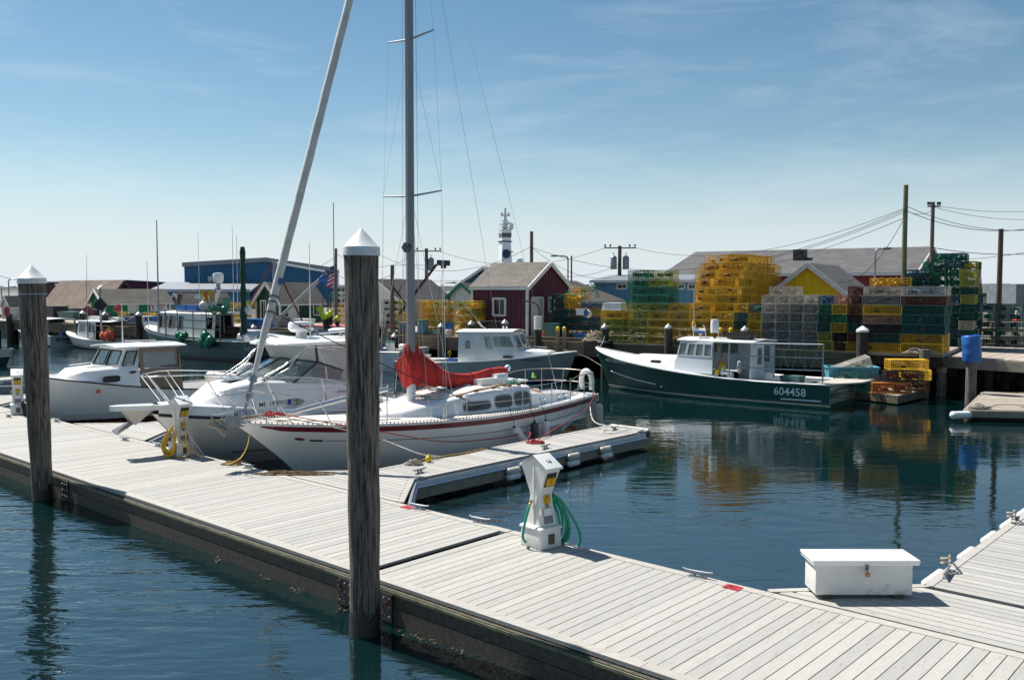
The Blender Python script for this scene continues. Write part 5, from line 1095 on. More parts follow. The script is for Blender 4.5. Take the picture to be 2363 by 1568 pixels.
m = MB(); m.beam((5.0, 0, 2.5), (4.1, 0, 4.0), .3, .2); m.tube([(4.1, 0, 4.0), (4.1, 0, 4.4)], .12, 8); m.beam((4.6, -.6, 3.3), (5.7, .3, 3.3), .06); m.obj('radar_mast', GALV, gb)
radome(gb, (4.1, 0, 4.3), .3, .6); m = MB(); m.box((5.4, .2, 3.5), (.9, .3, .18)); m.obj('radar_array', WHITE2, gb)
m = MB(); m.tube([(8.0, 1.3, 1.2), (8.0, 1.3, 3.4), (8.0, 1.3, 8.0)], [.07, .05, .03], 6); m.tube([(7.1, 1.45, 1.2), (7.1, 1.45, 2.6)], .05); m.obj('antenna_mast', mat('grey_pole', (.25, .27, .3)), gb)
m = MB(); m.tube([(9.2, 1.2, 1.6), (9.2, 1.2, 5.6)], [.03, .015], 5); m.tube([(5.2, .5, 2.6), (5.2, .5, 7.2)], [.02, .01], 5); m.tube([(3.4, -.5, 2.6), (3.4, -.5, 7.6)], [.025, .012], 5); m.tube([(2.4, 0, 2.6), (2.4, 0, 7.0)], [.025, .012], 5); m.obj('whip_antenna', WHITE2, gb)
tw = MB(); pts = [(1.15, .6, 1.2 + i * .3) for i in range(18)]; tw.tube(pts, [.2 + .035 * math.sin(i * 1.7) - .004 * i for i in range(18)], 9); tag(tw.obj('wrapped_pole', mat('dark_green_tarp', (.012, .055, .04), (.008, .035, .028), .8, bump=.5), None, 60), 'tall pole wrapped in dark green tarp at the stern of the large green boat', 'pole'); bpy.data.objects['wrapped_pole'].matrix_world = TM(gb)
G_ = TM(gb); gz = gb.rotation_euler.z
crate('fish_tote', 'blue crate on the roof of the large green boat', 'tote', G_ @ Vector((6.5, .6, 2.66)), (1.0, .6, .35), BLUEP, gz); crate('fish_tote', 'second blue crate farther aft on the roof of the large green boat', 'tote', G_ @ Vector((5.3, .7, 2.66)), (.9, .6, .33), BLUEP, gz)
crate('fish_tote', 'dark lidded bin aft on the roof of the large green boat', 'tote', G_ @ Vector((3.9, .6, 2.66)), (1.1, .6, .25), BLACK, gz)
m = MB(); N = 6; rows = [[Vector((-.2 + 1.7 * j, .9 * math.cos(math.pi * i / N) * -1, .9 + .8 * math.sin(math.pi * i / N) ** .6)) for i in range(N + 1)] for j in (0, 1)]; m.grid(rows); m.add(rows[0], [tuple(range(N + 1))]); m.obj('stern_shelter', LGREYH, gb, 30)
gi = 0
for X, z, r_ in ((5.05, 1.32, .2), (4.75, 1.2, .2), (4.45, 1.35, .2), (4.85, 1.02, .18), (2.75, 1.35, .27), (2.35, 1.1, .28), (2.95, 1.0, .28), (2.55, .92, .26)):
    p = gx(h, X, 0, 1, -.25); labs = ['green buoy highest left', 'green buoy second', 'green buoy third', 'small green buoy lowest', 'round green buoy at top', 'round green buoy at right', 'round green buoy at left', 'round green buoy at the bottom']
    ball('mooring_buoy', labs[gi] + (' of the forward cluster' if gi < 4 else ' of the aft cluster') + ' on the large green boat rack', G_ @ Vector((p.x, p.y, z)), r_, GRNB, 'green buoys on the large green boat'); gi += 1
for u, c_, l_, w_ in ((463, LIME, 'lime', .22), (478, flat('orange_cloth', (.8, .16, .02)), 'orange red', -.36), (488, flat('yellow_cloth', (.75, .42, .02)), 'amber', -.3), (494, flat('yellow_cloth', (.75, .42, .02)), 'deeper yellow', -.36), (514, flat('pale_green_cloth', (.12, .35, .27)), 'dark green and white', .5), (575, LIME, 'lone lime', -.2)):
    p = P(u, 671 if u < 500 else 689, 50.6)
    if u == 575: p = P(575, 692, 50.6)
    flag(l_ + ' pennant above the large green boat', p, w_, .75, c_, -.1, 'pennants above the large green boat')
    tag(MB().tube([p + Vector((0, 0, .05)), p + Vector((.05, 0, -1.9))], .018, 5).obj('flag_staff', GALV), 'thin staff of the ' + l_ + ' pennant', 'pole', 'pennants above the large green boat')
for u, v, mt_, l_ in ((469, 705, WHTP, 'white pot buoy standing on the large green boat roof'), (517, 716, GRNB, 'bright green basket buoy hung aft of the large green boat roof'), (494, 715, GRNB, 'dark green buoy hung over the large green boat stern'), (572, 716, WHTP, 'white round buoy under the lone lime pennant')): ball('pot_buoy', l_, P(u, v, 50.4), .24, mt_)
# ---- small white boat with the two orange buoys
wb, h = workboat('lobster_boat', 'white lobster boat with orange buoys, bow pointing left beyond the left pile', (-23.2, 57.9, 0), (-30.7, 62.6, 0), 2.7, [(0, .62), (.3, .6), (.6, .66), (.85, .88), (1, 1.08)], LGREYH, tf=.55, rail=WHITE2, bottom=REDB)
house(wb, 4.3, 6.7, 1.0, .8, .66, 1.78, rake=.2, tumble=.05, side=[(.1, .4, .4, .9), (.55, .9, .4, .9)], front=[(.08, .45, .4, .9), (.55, .92, .4, .9)], back=None, m=LGREYH, roof=(1.6, .1, .05), roofm=WHITE2, gm=GLASSD, camber=.06)
m = MB(); 
for X in (4.0, 3.0, 1.6, .6): m.tube([gx(h, X), gx(h, X, .98)], .04, 6)
for dz in (.95, .55): m.tube([gx(h, 4.2, dz), gx(h, .5, dz)], .03, 6)
m.obj('side_rack', mat('rusty_rack', (.25, .16, .11), (.12, .07, .05), .8), wb)
m = MB(); m.box((5.6, 0, 2.0), (1.3, .5, .25)); m.box((3.4, 0, 1.98), (1.1, .5, .22)); m.obj('roof_pods', WHITE2, wb, 30)
m = MB(); m.tube([(5.2, .95, .7), (5.2, .95, 3.8)], [.04, .02], 5); m.tube([(5.2, .95, 3.8), (5.05, .95, 6.2)], [.02, .01], 5); m.obj('antenna_mast', GALV, wb)
m = MB(); m.beam((2.2, .2, .25), (2.2, .2, .8), 1.6, .01); m.bx(.2, 3.6, -.9, -.7, .3, 1.2); m.obj('cargo_box', GREYP, wb)
W_ = TM(wb)
ball('mooring_buoy', 'orange red buoy on the left of the pair hung on the white boat', W_ @ Vector((2.55, 1.5, .95)), .3, ORNG, 'orange buoys on the white boat'); ball('mooring_buoy', 'orange red buoy on the right of the pair hung on the white boat', W_ @ Vector((1.95, 1.55, 1.0)), .33, ORNG, 'orange buoys on the white boat')
ball('mooring_buoy', 'dull yellow buoy above the orange pair on the white boat', W_ @ Vector((2.3, 1.3, 1.25)), .26, flat('dull_yellow', (.5, .38, .1)))
tag(MB().tube([P(231, 716, 58), P(236, 788, 58)], .05, 6).obj('white_pole', WHITE2), 'slanting white pole at the stern of the white boat with orange buoys', 'pole')
o = tag(MB().tube([P(230.5, 662, 58.5), P(232, 765, 58.5)], .035, 6).obj('buoy_staff', DARKM), 'dark staff with a diamond marker over the white boat', 'pole'); d = P(230.5, 704, 58.4); tag(MB().prism([d + Vector((.45, 0, 0)), d + Vector((0, 0, .5)), d + Vector((-.45, 0, 0)), d + Vector((0, 0, -.5))], (0, .2, 0)).obj('diamond_reflector', BLACK), 'black diamond reflector on the dark staff over the white boat', 'reflector')
# ---- boat with BENJAMIN on its transom, behind the left pile
bj, h = workboat('lobster_boat', 'white boat lettered BENJAMIN on its stern behind the left pile', (-31.0, 62.8, 0), (-36.4, 67.5, 0), 2.5, [(0, .72), (.5, .8), (1, 1.15)], LGREYH, tf=.6, rail=WHITE2, bottom=flat('black_bottom', (.02, .02, .02)))
t_ = text_mb('BENJAMIN .', .30, .008); t_.v = [(-.015, -a * .9, .47 + b) for a, b, c in t_.v]; t_.obj('lettering', INK, bj); t_ = text_mb('PORTLAND', .15, .004); t_.v = [(-.015, -a - .3, .2 + b) for a, b, c in t_.v]; t_.obj('lettering', INK, bj)
house(bj, 2.2, 4.2, .95, .85, .8, 1.8, rake=.2, side=[(.1, .45, .4, .9), (.55, .9, .4, .9)], front=[(.1, .9, .4, .9)], back=None, m=WHITE2, roof=(1.6, .1, .06), gm=GLASSD)
for y in (.9, -.9): MB().tube([(.7, y, .75), (.7, y, 1.85)], .04, 6).obj('canopy_post', GALV, bj)
m = MB(); crate('fish_tote', 'blue bin at the stern of the boat lettered BENJAMIN', 'tote', TM(bj) @ Vector((.6, -.3, .45)), (.6, .9, .5), BLUEP, bj.rotation_euler.z)
# ---- bow at the left edge of the frame
lf, h = workboat('lobster_boat', 'bow of a dark hulled boat with cream topsides poking in at the left edge', (-31.6, 48.6, 0), (-25.8, 46.6, 0), 2.3, [(0, .55), (.5, .62), (.8, .74), (1, .88)], GREENH2, tf=.5, rail=CREAM, group=None)
m = MB(); h.patch(m, 0, 1, .55, 1.0, .008, nk=2); m.obj('cream_topside', CREAM, lf)
# ---------------------------------------------------------------- buildings
def uvroof(name, quads, mt, par, th=.09):
    """roof slopes: each quad = eave-left, eave-right, ridge-right, ridge-left; solid slab with a metre-scaled UV"""
    vs, fs, uvs = [], [], []
    for q in quads:
        q = [Vector(p) for p in q]; n = (q[1] - q[0]).cross(q[3] - q[0]).normalized(); n = n if n.z > 0 else -n
        ex = (q[1] - q[0]).normalized(); o = len(vs); vs += [p + n * th for p in q] + q
        for f in ((0, 1, 2, 3), (7, 6, 5, 4), (0, 4, 5, 1), (1, 5, 6, 2), (2, 6, 7, 3), (3, 7, 4, 0)):
            fs.append(tuple(i + o for i in f))
            for i in f: d = vs[i + o] - q[0]; uvs.append((d.dot(ex), (d - ex * d.dot(ex)).length))
    me = bpy.data.meshes.new(name); me.from_pydata([tuple(v) for v in vs], [], fs); ul = me.uv_layers.new(name='UVMap')
    for i, uv in enumerate(uvs): ul.data[i].uv = uv
    me.materials.append(mt); o = bpy.data.objects.new(name, me); COL.objects.link(o); o.parent = par; return o
TRIM = mat('white_trim_paint', (.72, .72, .71), (.6, .6, .59), .6, scale=4)
def gable(name, label, s0, s1, t0, t1, ze, zr, ridge, wm, rm, trim=TRIM, ov=.25, rib=None, fwin=(), rwin=(), cat='building', base=WZ, gm=None, roofth=.1, side2=None, group=None, rot=0, dims=None):
    """wharf-aligned building; windows given as (a0, a1, z0, z1, kind) in metres along the face"""
    o = thing(name, label, cat, Wf(s0, t0, base), RW, group); gm = gm or GLASSD; Wd, Dp, he, hr = s1 - s0, t1 - t0, ze - base, zr - base
    if dims:
        Wd, Dp = dims; c_ = Wf(s1, t0, base); a_ = RW + rot; o.location = c_ - Vector((math.cos(a_), math.sin(a_), 0)) * Wd; o.rotation_euler.z = a_
    for face, (q, ws, ln) in {'front': (((0, 0), (Wd, 0)), fwin, Wd), 'right': (((Wd, 0), (Wd, Dp)), rwin, Dp), 'back': (((Wd, Dp), (0, Dp)), (), Wd), 'left': (((0, Dp), (0, 0)), (), Dp)}.items():
        (ax, ay), (bx_, by_) = q; m = MB(); hs = [(w[0] / ln, w[1] / ln, (w[2] - base) / he, (w[3] - base) / he) for w in ws]
        f, inw = wall(m, [(ax, ay, 0), (bx_, by_, 0), (bx_, by_, he), (ax, ay, he)], [(max(h[0], .001), min(h[1], .999), max(h[2], .001), min(h[3], .999)) for h in hs], .1)
        isg = (ridge == 't' and face in ('front', 'back')) or (ridge == 's' and face in ('right', 'left'))
        if isg: m.prism([(ax, ay, he), (bx_, by_, he), ((ax + bx_) / 2, (ay + by_) / 2, hr)], inw)
        wo = m.obj('wall', wm if face != 'right' or not side2 else side2, o)
        n = -inw.normalized()
        if rib and face in ('front', 'right'):
            r = MB(); k = max(1, int(ln / rib)); d = Vector((bx_ - ax, by_ - ay, 0)) / ln
            for i in range(k + 1):
                a = (i + .5) * ln / (k + 1); zt = he
                if isg: zt = he + (hr - he) * (1 - abs(a / ln - .5) * 2) - .04
                segs = [(0, zt)]
                for w in ws:
                    if w[0] - .1 < a < w[1] + .1: segs = [(0, w[2] - base - .1), (w[3] - base + .1, zt)]
                for z0, z1 in segs:
                    if z1 - z0 > .1: p = Vector((ax, ay, 0)) + d * a + n * .012; r.beam(p + Vector((0, 0, z0)), p + Vector((0, 0, z1)), .035, .025, up=n)
            ro = r.obj('batten', wm if face != 'right' or not side2 else side2, o); ro['kind'] = 'stuff'
        for w, h in zip(ws, hs):
            h = (max(h[0], .001), min(h[1], .999), max(h[2], .001), min(h[3], .999)); q_ = [f(h[0], h[2]), f(h[1], h[2]), f(h[1], h[3]), f(h[0], h[3])]; kind = w[4] if len(w) > 4 else 'window'
            fr = MB()
            for i in range(4): fr.beam(q_[i] + n * .02, q_[(i + 1) % 4] + n * .02, .1, .05, up=n)
            if kind == 'window': fr.beam((q_[0] + q_[1]) / 2 - n * .02, (q_[2] + q_[3]) / 2 - n * .02, .04, .04, up=n)
            fo = fr.obj(kind if kind != 'panel' else 'window', trim, o)
            g = MB(); g.add([x - n * .05 for x in q_], [(0, 1, 2, 3)]); g.obj('pane' if kind != 'door' else 'door_leaf', gm if kind != 'door' else WHITE2, fo)
            if kind == 'door': MB().ell(tuple(q_[1] * .88 + q_[0] * .12 + Vector((0, 0, 1.0)) - n * .01), .035, 8, 6).obj('handle', STEEL, fo)
    for x, y in ((0, 0), (Wd, 0), (Wd, Dp)): MB().bx(x - .06, x + .06, y - .06, y + .06, 0, he).obj('corner_trim', trim, o)
    if ridge == 't':
        sl = (hr - he) / (Wd / 2); e = he - sl * ov; qs = [((-ov, Dp + ov, e), (-ov, -ov, e), (Wd / 2, -ov, hr), (Wd / 2, Dp + ov, hr)), ((Wd + ov, -ov, e), (Wd + ov, Dp + ov, e), (Wd / 2, Dp + ov, hr), (Wd / 2, -ov, hr))]
        rk_ = MB(); y = -ov - .03
        rk_.beam((-ov, y, e), (Wd / 2, y, hr), .06, .2); rk_.beam((Wd + ov, y, e), (Wd / 2, y, hr), .06, .2); rk_.beam((Wd + ov + .02, -ov, e), (Wd + ov + .02, Dp + ov, e), .05, .14)
    else:
        sl = (hr - he) / (Dp / 2); e = he - sl * ov; qs = [((-ov, -ov, e), (Wd + ov, -ov, e), (Wd + ov, Dp / 2, hr), (-ov, Dp / 2, hr)), ((Wd + ov, Dp + ov, e), (-ov, Dp + ov, e), (-ov, Dp / 2, hr), (Wd + ov, Dp / 2, hr))]
        rk_ = MB(); x = Wd + ov + .03
        rk_.beam((x, -ov, e), (x, Dp / 2, hr), .06, .2); rk_.beam((x, Dp + ov, e), (x, Dp / 2, hr), .06, .2); rk_.beam((-ov, -ov - .02, e), (Wd + ov, -ov - .02, e), .05, .14)
    rk_.obj('trim', trim, o)
    for q in qs: uvroof('roof', [q], rm, o, roofth)
    return o
def TU(u, s):
    k = (u - 1181) / F * CT; return (k * (42.9 - .54 * s) - .842 * s) / (.54 - .842 * k)
def ZT(v, s, t): return Zv(v, Wf(s, t).y)
MAR = mat('maroon_board_siding', (.09, .018, .038), (.07, .014, .03), .75, scale=3, st=(3, 3, .6), bump=.15)
SH1 = shingle('weathered_brown_shingles', (.22, .19, .165), (.16, .14, .125)); SH2 = shingle('grey_shingles', (.15, .145, .145), (.11, .105, .108)); SH3 = shingle('tan_shingles', (.27, .2, .155), (.21, .155, .12)); SH4 = shingle('mossy_dark_shingles', (.12, .11, .09), (.075, .07, .06))
SH5 = shingle('dark_shingles', (.10, .095, .095), (.07, .068, .07))
PALEROOF = mat('pale_metal_roof', (.25, .27, .29), (.2, .22, .24), .5, .3, scale=3)
# red hut
s0, s1 = SU(1091, 1.7), SU(1215, 1.6); t0 = 1.65; ze = ZT(662, s1, t0); tt = TU(1311, s1); zr = ZT(608, s1, (t0 + tt) / 2)
a0, a1 = SU(1138, t0) - s0, SU(1166, t0) - s0; zy = Wf(s0 + a0, t0).y
d0, d1 = TU(1226, s1) - t0, TU(1252, s1) - t0
gable('bait_shed', 'maroon board shed with white trim, weathered shingle roof and white door', s0, s1, t0, tt, ze, zr, 's', MAR, SH1, ov=.12, rib=.28, fwin=[(a0, a1, Zv(727, zy), Zv(688.5, zy))], rwin=[(d0, d1, WZ + .05, ZT(687, s1, t0 + d0), 'door'), (TU(1265, s1) - t0, TU(1278, s1) - t0, Zv(722, 43), Zv(688, 43))])
# yellow gable hut
t0 = 7; s0, s1 = SU(1786, t0), SU(1948, t0); gable('yellow_shed', 'bright yellow board shed with broad white rake trim behind the trap stacks', s0, s1, t0, t0 + 5.2, ZT(674, s1, t0), ZT(611, (s0 + s1) / 2, t0), 't', mat('yellow_board_siding', (.86, .60, .008), (.76, .52, .008), .7, scale=3, st=(3, 3, .5)), SH2, ov=.3, rib=.42)
# big grey roofed building
t0 = 26; s0, s1 = SU(1540, t0), SU(2100, t0); tt = t0 + 13; gable('warehouse', 'long low red warehouse with a huge grey shingle roof behind the stacks', s0, s1, t0, tt, ZT(631, (s0 + s1) / 2, t0), ZT(572, s1, t0 + 6.5), 's', mat('barn_red_siding', (.22, .03, .03), (.17, .025, .025), .8, scale=2), SH2, ov=.4, rib=.9)
v = MB(); c = Wf(SU(1840, 29), 29.5, ZT(600, SU(1840, 29), 29.5)); v.box(c, (.8, .8, 1.5), RW); v.box(c + Vector((0, 0, -.6)), (1.6, 1.0, .12), RW); tag(v.obj('roof_vent', DARKM), 'square dark vent on the big grey shingle roof', 'vent')
# blue building
t0 = 17; s0, s1 = SU(1372, t0), SU(1640, t0); BLU = mat('sky_blue_siding', (.12, .30, .44), (.10, .26, .39), .7, scale=3)
w = lambda u0, u1, v0, v1: (SU(u0, t0) - s0, SU(u1, t0) - s0, ZT(v1, SU(u0, t0), t0), ZT(v0, SU(u0, t0), t0))
gable('blue_building', 'low sky blue building with board siding and a pale corrugated roof', s0, s1, t0, t0 + 6, ZT(649, s0, t0), ZT(649, s0, t0) + .35, 's', BLU, PALEROOF, ov=.25, rib=.5, fwin=[w(1424, 1446, 655, 666), w(1564, 1579, 655, 666), w(1588, 1604, 655, 667)])
# dark roofed shed between the red hut and the blue building
t0 = 11; s1 = SU(1352, t0); s0 = s1 - 6.5; gable('low_shed', 'shed with a dark brown shingle roof between the maroon shed and the blue building', s0, s1, t0, TU(1428, s1), ZT(695, s1, t0), ZT(650, s1, t0 + 2), 't', mat('orange_red_siding', (.4, .12, .05), (.33, .1, .04), .8), SH4, ov=.3)
# white building with grey roof, left of the red hut
t0 = 9; s1 = SU(918, t0); s0 = s1 - 3.6; gable('white_building', 'white walled building with a dark grey shingle roof behind the sailboat mast', s0, s1, t0, TU(1036, s1), ZT(690, s1, t0), ZT(646, s1, t0), 't', TRIM, SH5, ov=.2, rib=.6, side2=mat('cream_siding', (.62, .52, .33), (.55, .46, .29), .8))
t0 = 13; s0, s1 = SU(1036, t0), SU(1100, t0); gable('green_trimmed_shed', 'white shed with green rake trim just left of the maroon shed', s0, s1, t0, t0 + 5, ZT(684, s0, t0), ZT(655, (s0 + s1) / 2, t0), 't', TRIM, SH5, trim=flat('green_trim_paint', (.01, .22, .1)), ov=.2, rib=.4)
t0 = 20; s0, s1 = SU(1050, t0), SU(1190, t0); gable('dark_building', 'dark blue grey building whose roof edge climbs behind the maroon shed', s0, s1, t0, t0 + 8, ZT(664, s0, t0), ZT(618, (s0 + s1) / 2, t0), 't', mat('slate_blue_siding', (.05, .09, .15), (.04, .07, .12), .7), SH5, ov=.2)
# dark green hut
t0 = 7.4; s0, s1 = SU(591, t0), SU(645, t0); t1 = TU(742, s1); DG = mat('dark_green_siding', (.012, .07, .05), (.01, .055, .04), .75, scale=3, st=(3, 3, .6))
gable('green_hut', 'dark green board hut with white trim, white door and window', s0, s1, t0, t1, ZT(694, s1, t0), ZT(653, (s0 + s1) / 2, t0), 't', DG, SH1, ov=.25, rib=.35, fwin=[(.45, .95, WZ + .3, WZ + 1.7)], rwin=[(TU(664, s1) - t0, TU(687, s1) - t0, WZ + .05, ZT(703, s1, t0 + 1), 'door'), (TU(722, s1) - t0, TU(737, s1) - t0, ZT(727, s1, t1 - 1), ZT(703, s1, t1 - 1))])
# bright green building, left
t0 = 6.3; s0, s1 = SU(209, t0), SU(241, t0); t1 = TU(397, s1); GB = mat('kelly_green_siding', (.005, .24, .10), (.004, .2, .085), .7, scale=2, spots=((.02, .15, .08), 1.5, .64, (1, 1, 1)))
o = gable('green_building', 'bright green board building with a brown roof and a lobster sign', s0, s1, t0, t1, ZT(697, s1, t0), ZT(669, (s0 + s1) / 2, t0), 't', GB, SH4, ov=.3, rib=.7, fwin=[(1.6, 2.2, WZ + .3, WZ + 1.3)], rwin=[(1.75, 2.5, WZ + .05, ZT(703, s1, t0 + 2), 'door')], rot=R(-17), dims=(3.6, 5.0))
a_ = RW + R(-17); cx_ = Wf(s1, t0, ZT(708, s1, t0 + 3)) + Vector((-math.sin(a_), math.cos(a_), 0)) * 4.1 + Vector((math.cos(a_), math.sin(a_), 0)) * .12; sg = thing('lobster_sign', 'white signboard with a red lobster and red lettering on the green building', 'sign', cx_, a_ + math.pi / 2)
wd = 1.35; MB().bx(-wd / 2, wd / 2, -.03, .03, -.36, .3).obj('board', WHITE2, sg); RI = flat('red_sign_paint', (.5, .02, .04))
for i, tx in enumerate(('ROPE & LOBSTER', 'BAIT & SUPPLY', 'SINCE 19')) if False else enumerate(()): pass
lb = MB(); 
lb.ell((-wd / 2 + .2, -.04, 0), (.06, .012, .13), 8, 6)
for sx in (-1, 1): lb.tube([(-wd / 2 + .2, -.04, .08), (-wd / 2 + .2 + sx * .12, -.04, .13), (-wd / 2 + .2 + sx * .1, -.04, .22)], [.012, .02, .035], 6)
lb.tube([(-wd / 2 + .2, -.04, -.1), (-wd / 2 + .2, -.04, -.24)], [.025, .055], 6); lb.obj('lobster_emblem', RI, sg)
for z, w_ in ((.14, .55), (-.02, .45), (-.17, .3)):
    rr = random.Random(int(z * 10)); x = -w_ * wd / 2 + .17; m = MB()
    while x < w_ * wd / 2 + .12: q = rr.uniform(.04, .07); m.bx(x, x + q, -.036, -.03, z - .045, z + .045); x += q + .025
    m.obj('lettering', RI, sg)
# brown roofed building behind it, and the dark hall
t0 = 15; s0, s1 = SU(100, t0), SU(238, t0); t1 = TU(325, s1); gable('brown_roofed_building', 'large maroon building with a wide tan shingle roof and a skylight', s0, s1, t0, t1, ZT(703, s0, t0), ZT(648, s1, (t0 + t1) / 2), 's', MAR, SH3, trim=mat('dark_plum_trim', (.05, .03, .03)), ov=.3)
bb_ = bpy.data.objects['brown_roofed_building']; Wd_, Dp_ = s1 - s0, t1 - t0; he_, hr_ = ZT(703, s0, t0) - WZ, ZT(648, s1, (t0 + t1) / 2) - WZ; sk = MB()
pt_ = lambda x, k: Vector((Wd_ * x, Dp_ / 2 * k, he_ + (hr_ - he_) * k + .16))
sk.beam(pt_(.74, .35), pt_(.74, .75), .5, .1, up=(pt_(.74, .75) - pt_(.74, .35)).cross(Vector((1, 0, 0)))); sk.obj('skylight', TRIM, bb_)
t0 = 30; s0, s1 = SU(60, t0), SU(175, t0); gable('dark_hall', 'flat topped dark maroon metal hall behind the tan roof', s0, s1, t0, t0 + 14, ZT(652, s1, t0), ZT(652, s1, t0) + .3, 's', MAR, DARKM, trim=DARKM, ov=.2, rib=1.0)
# white shed far left, grey hut, and roofs
t0 = 2.6; s0, s1 = SU(4, t0), SU(21, t0); gable('white_shed', 'small white board shed with a grey roof at the far left end of the wharf', s0, s1, t0, TU(60, s1), ZT(704, s1, t0), ZT(684, s1, t0), 't', mat('white_board_siding', (.62, .63, .63), (.5, .5, .5), .7, scale=2), SH2, ov=.15, rib=.5)
t0 = 14; s0, s1 = SU(394, t0), SU(418, t0); gable('grey_hut', 'small grey hut behind the large green boat', s0, s1, t0, TU(530, s1), ZT(697, s1, t0), ZT(678, s1, t0), 't', mat('grey_siding', (.22, .24, .26), (.18, .2, .22), .8), SH1, ov=.2)
# blue corrugated hall
BC = mat('blue_corrugated_metal', (.10, .28, .46), (.085, .24, .40), .5, 0, scale=1, st=(1, 1, .2), spots=((.05, .17, .3), .5, .62, (1, 1, .3)))
bh = thing('blue_metal_hall', 'big blue corrugated metal hall with a pale roof edge', 'building', P(600, 665, 118) * 1, R(-6)); bh.location.z = WZ; bh.rotation_euler.z = R(8)
yb = 118; X = lambda u: (P(u, 665, yb).x - bh.location.x); Z = lambda v: Zv(v, yb) - WZ
m = MB(); x0, x1, xm = X(432), X(763), X(616); n = 150; pts = []
zt = lambda x: (Z(614) + (Z(601.5) - Z(614)) * (x - x0) / (xm - x0)) if x < xm else (Z(601.5) + (Z(624) - Z(601.5)) * (x - xm) / (x1 - xm))
rows = [[], []]
for i in range(n + 1):
    x = x0 + (x1 - x0) * i / n; y = -.10 if i % 2 else .10; rows[0].append(Vector((x, y, 0))); rows[1].append(Vector((x, y, zt(x))))
m.grid(rows); m.add([(x0, .1, 0), (x0, 18, 0), (x0, 18, zt(x0)), (x0, .1, zt(x0))], [(0, 1, 2, 3)]); m.add([(x1, .1, 0), (x1, 18, 0), (x1, 18, zt(x1)), (x1, .1, zt(x1))], [(3, 2, 1, 0)]); m.obj('wall', BC, bh)
m = MB(); 
for a, b in ((x0, xm), (xm, x1)): m.obox(((a + b) / 2, 8.7, (zt(a) + zt(b)) / 2 + .15), ((b - a) / 2 + .1, 0, (zt(b) - zt(a)) / 2), (0, 9.3, 0), (0, 0, .28))
m.obj('roof', PALEROOF, bh)
for u0, u1 in ((485, 494), (501.5, 510)):
    m = MB(); m.bx(X(u0), X(u1), -.3, -.14, Z(656), Z(638)); wo = m.obj('window', TRIM, bh); MB().bx(X(u0) + .1, X(u1) - .1, -.34, -.3, Z(655), Z(648)).obj('pane', GLASSD, wo)
m = MB(); m.obox(((X(394) + X(604)) / 2, -5, Z(662)), ((X(604) - X(394)) / 2, 0, 0), (0, 5, .55), (0, -.02, .1)); m.obj('lower_roof', PALEROOF, bh); m = MB(); rows = [[], []]
for i in range(101): x = X(396) + (X(602) - X(396)) * i / 100; y = -9.7 + (.08 if i % 2 else -.08); rows[0].append(Vector((x, y, 0))); rows[1].append(Vector((x, y, Z(667))))
m.grid(rows); m.obj('wall', BC, bh)
# pale buildings far right
gp = mat('pale_grey_siding', (.36, .38, .40), (.3, .32, .34), .7, scale=1); yb = 95
for u0, u1, v, lab in ((2215, 2282, 684, 'long pale grey flat building between the teal traps and the brown post'), (2284, 2350, 686, 'flat pale building with rooftop units right of the brown post')):
    a, b = P(u0, 700, yb), P(u1, 700, yb); o = thing('flat_building', lab, 'building', (a.x, a.y, WZ)); zt_ = Zv(v, yb) - WZ; f_ = MB(); wall(f_, [(0, 0, 0), (b.x - a.x, 0, 0), (b.x - a.x, 0, zt_), (0, 0, zt_)], [(.2, .4, .2, .5), (.6, .8, .2, .5)], .2); f_.bx(0, b.x - a.x, .2, 12, 0, zt_ - .01); f_.obj('wall', gp, o)
    MB().bx(-.3, b.x - a.x + .3, -.3, 12, zt_, zt_ + .35).obj('roof_edge', DARKM, o); MB().box(((b.x - a.x) * .7, 3, zt_ + .9), (2.2, 2, 1.1)).obj('roof_unit', GALV, o)
a = P(2345, 700, 44); o = thing('grey_container', 'tall grey metal box van body at the right edge with an orange cone before it', 'container', (a.x, a.y, WZ)); zt_ = Zv(655, 44) - WZ; m = MB(); m.bx(0, 6, 0, 2.5, .5, zt_ - 1.0); m.obj('body', gp, o); MB().bx(-.1, 6, -.1, 2.6, zt_ - 1.0, zt_).obj('upper_box', GREYP, o); MB().bx(-.05, .1, -.05, 2.55, .4, zt_ - 1).obj('frame', DARKM, o)
m = MB()
for x in (1, 4.5): m.lathe([(.45, -.15), (.5, 0), (.45, .15)], 14); m.xf(Matrix.Translation((x, 0, .45)) @ Matrix.Rotation(R(90), 4, 'X'), len(m.v) - 42)
m.obj('wheel', BLACK, o)
cn = thing('traffic_cone', 'orange traffic cone with a white band at the right edge', 'cone', P(2346, 741, 41.5)); m = MB(); m.box((0, 0, .02), (.42, .42, .04)); m.lathe([(.16, .04), (.11, .3)], 14); m.obj('base', ORNG, cn, 40); MB().lathe([(.11, .3), (.075, .5)], 14).obj('band', WHITE2, cn, 40); MB().lathe([(.075, .5), (.03, .74)], 14).obj('tip', flat('orange_cone', (.8, .25, .02)), cn, 40)
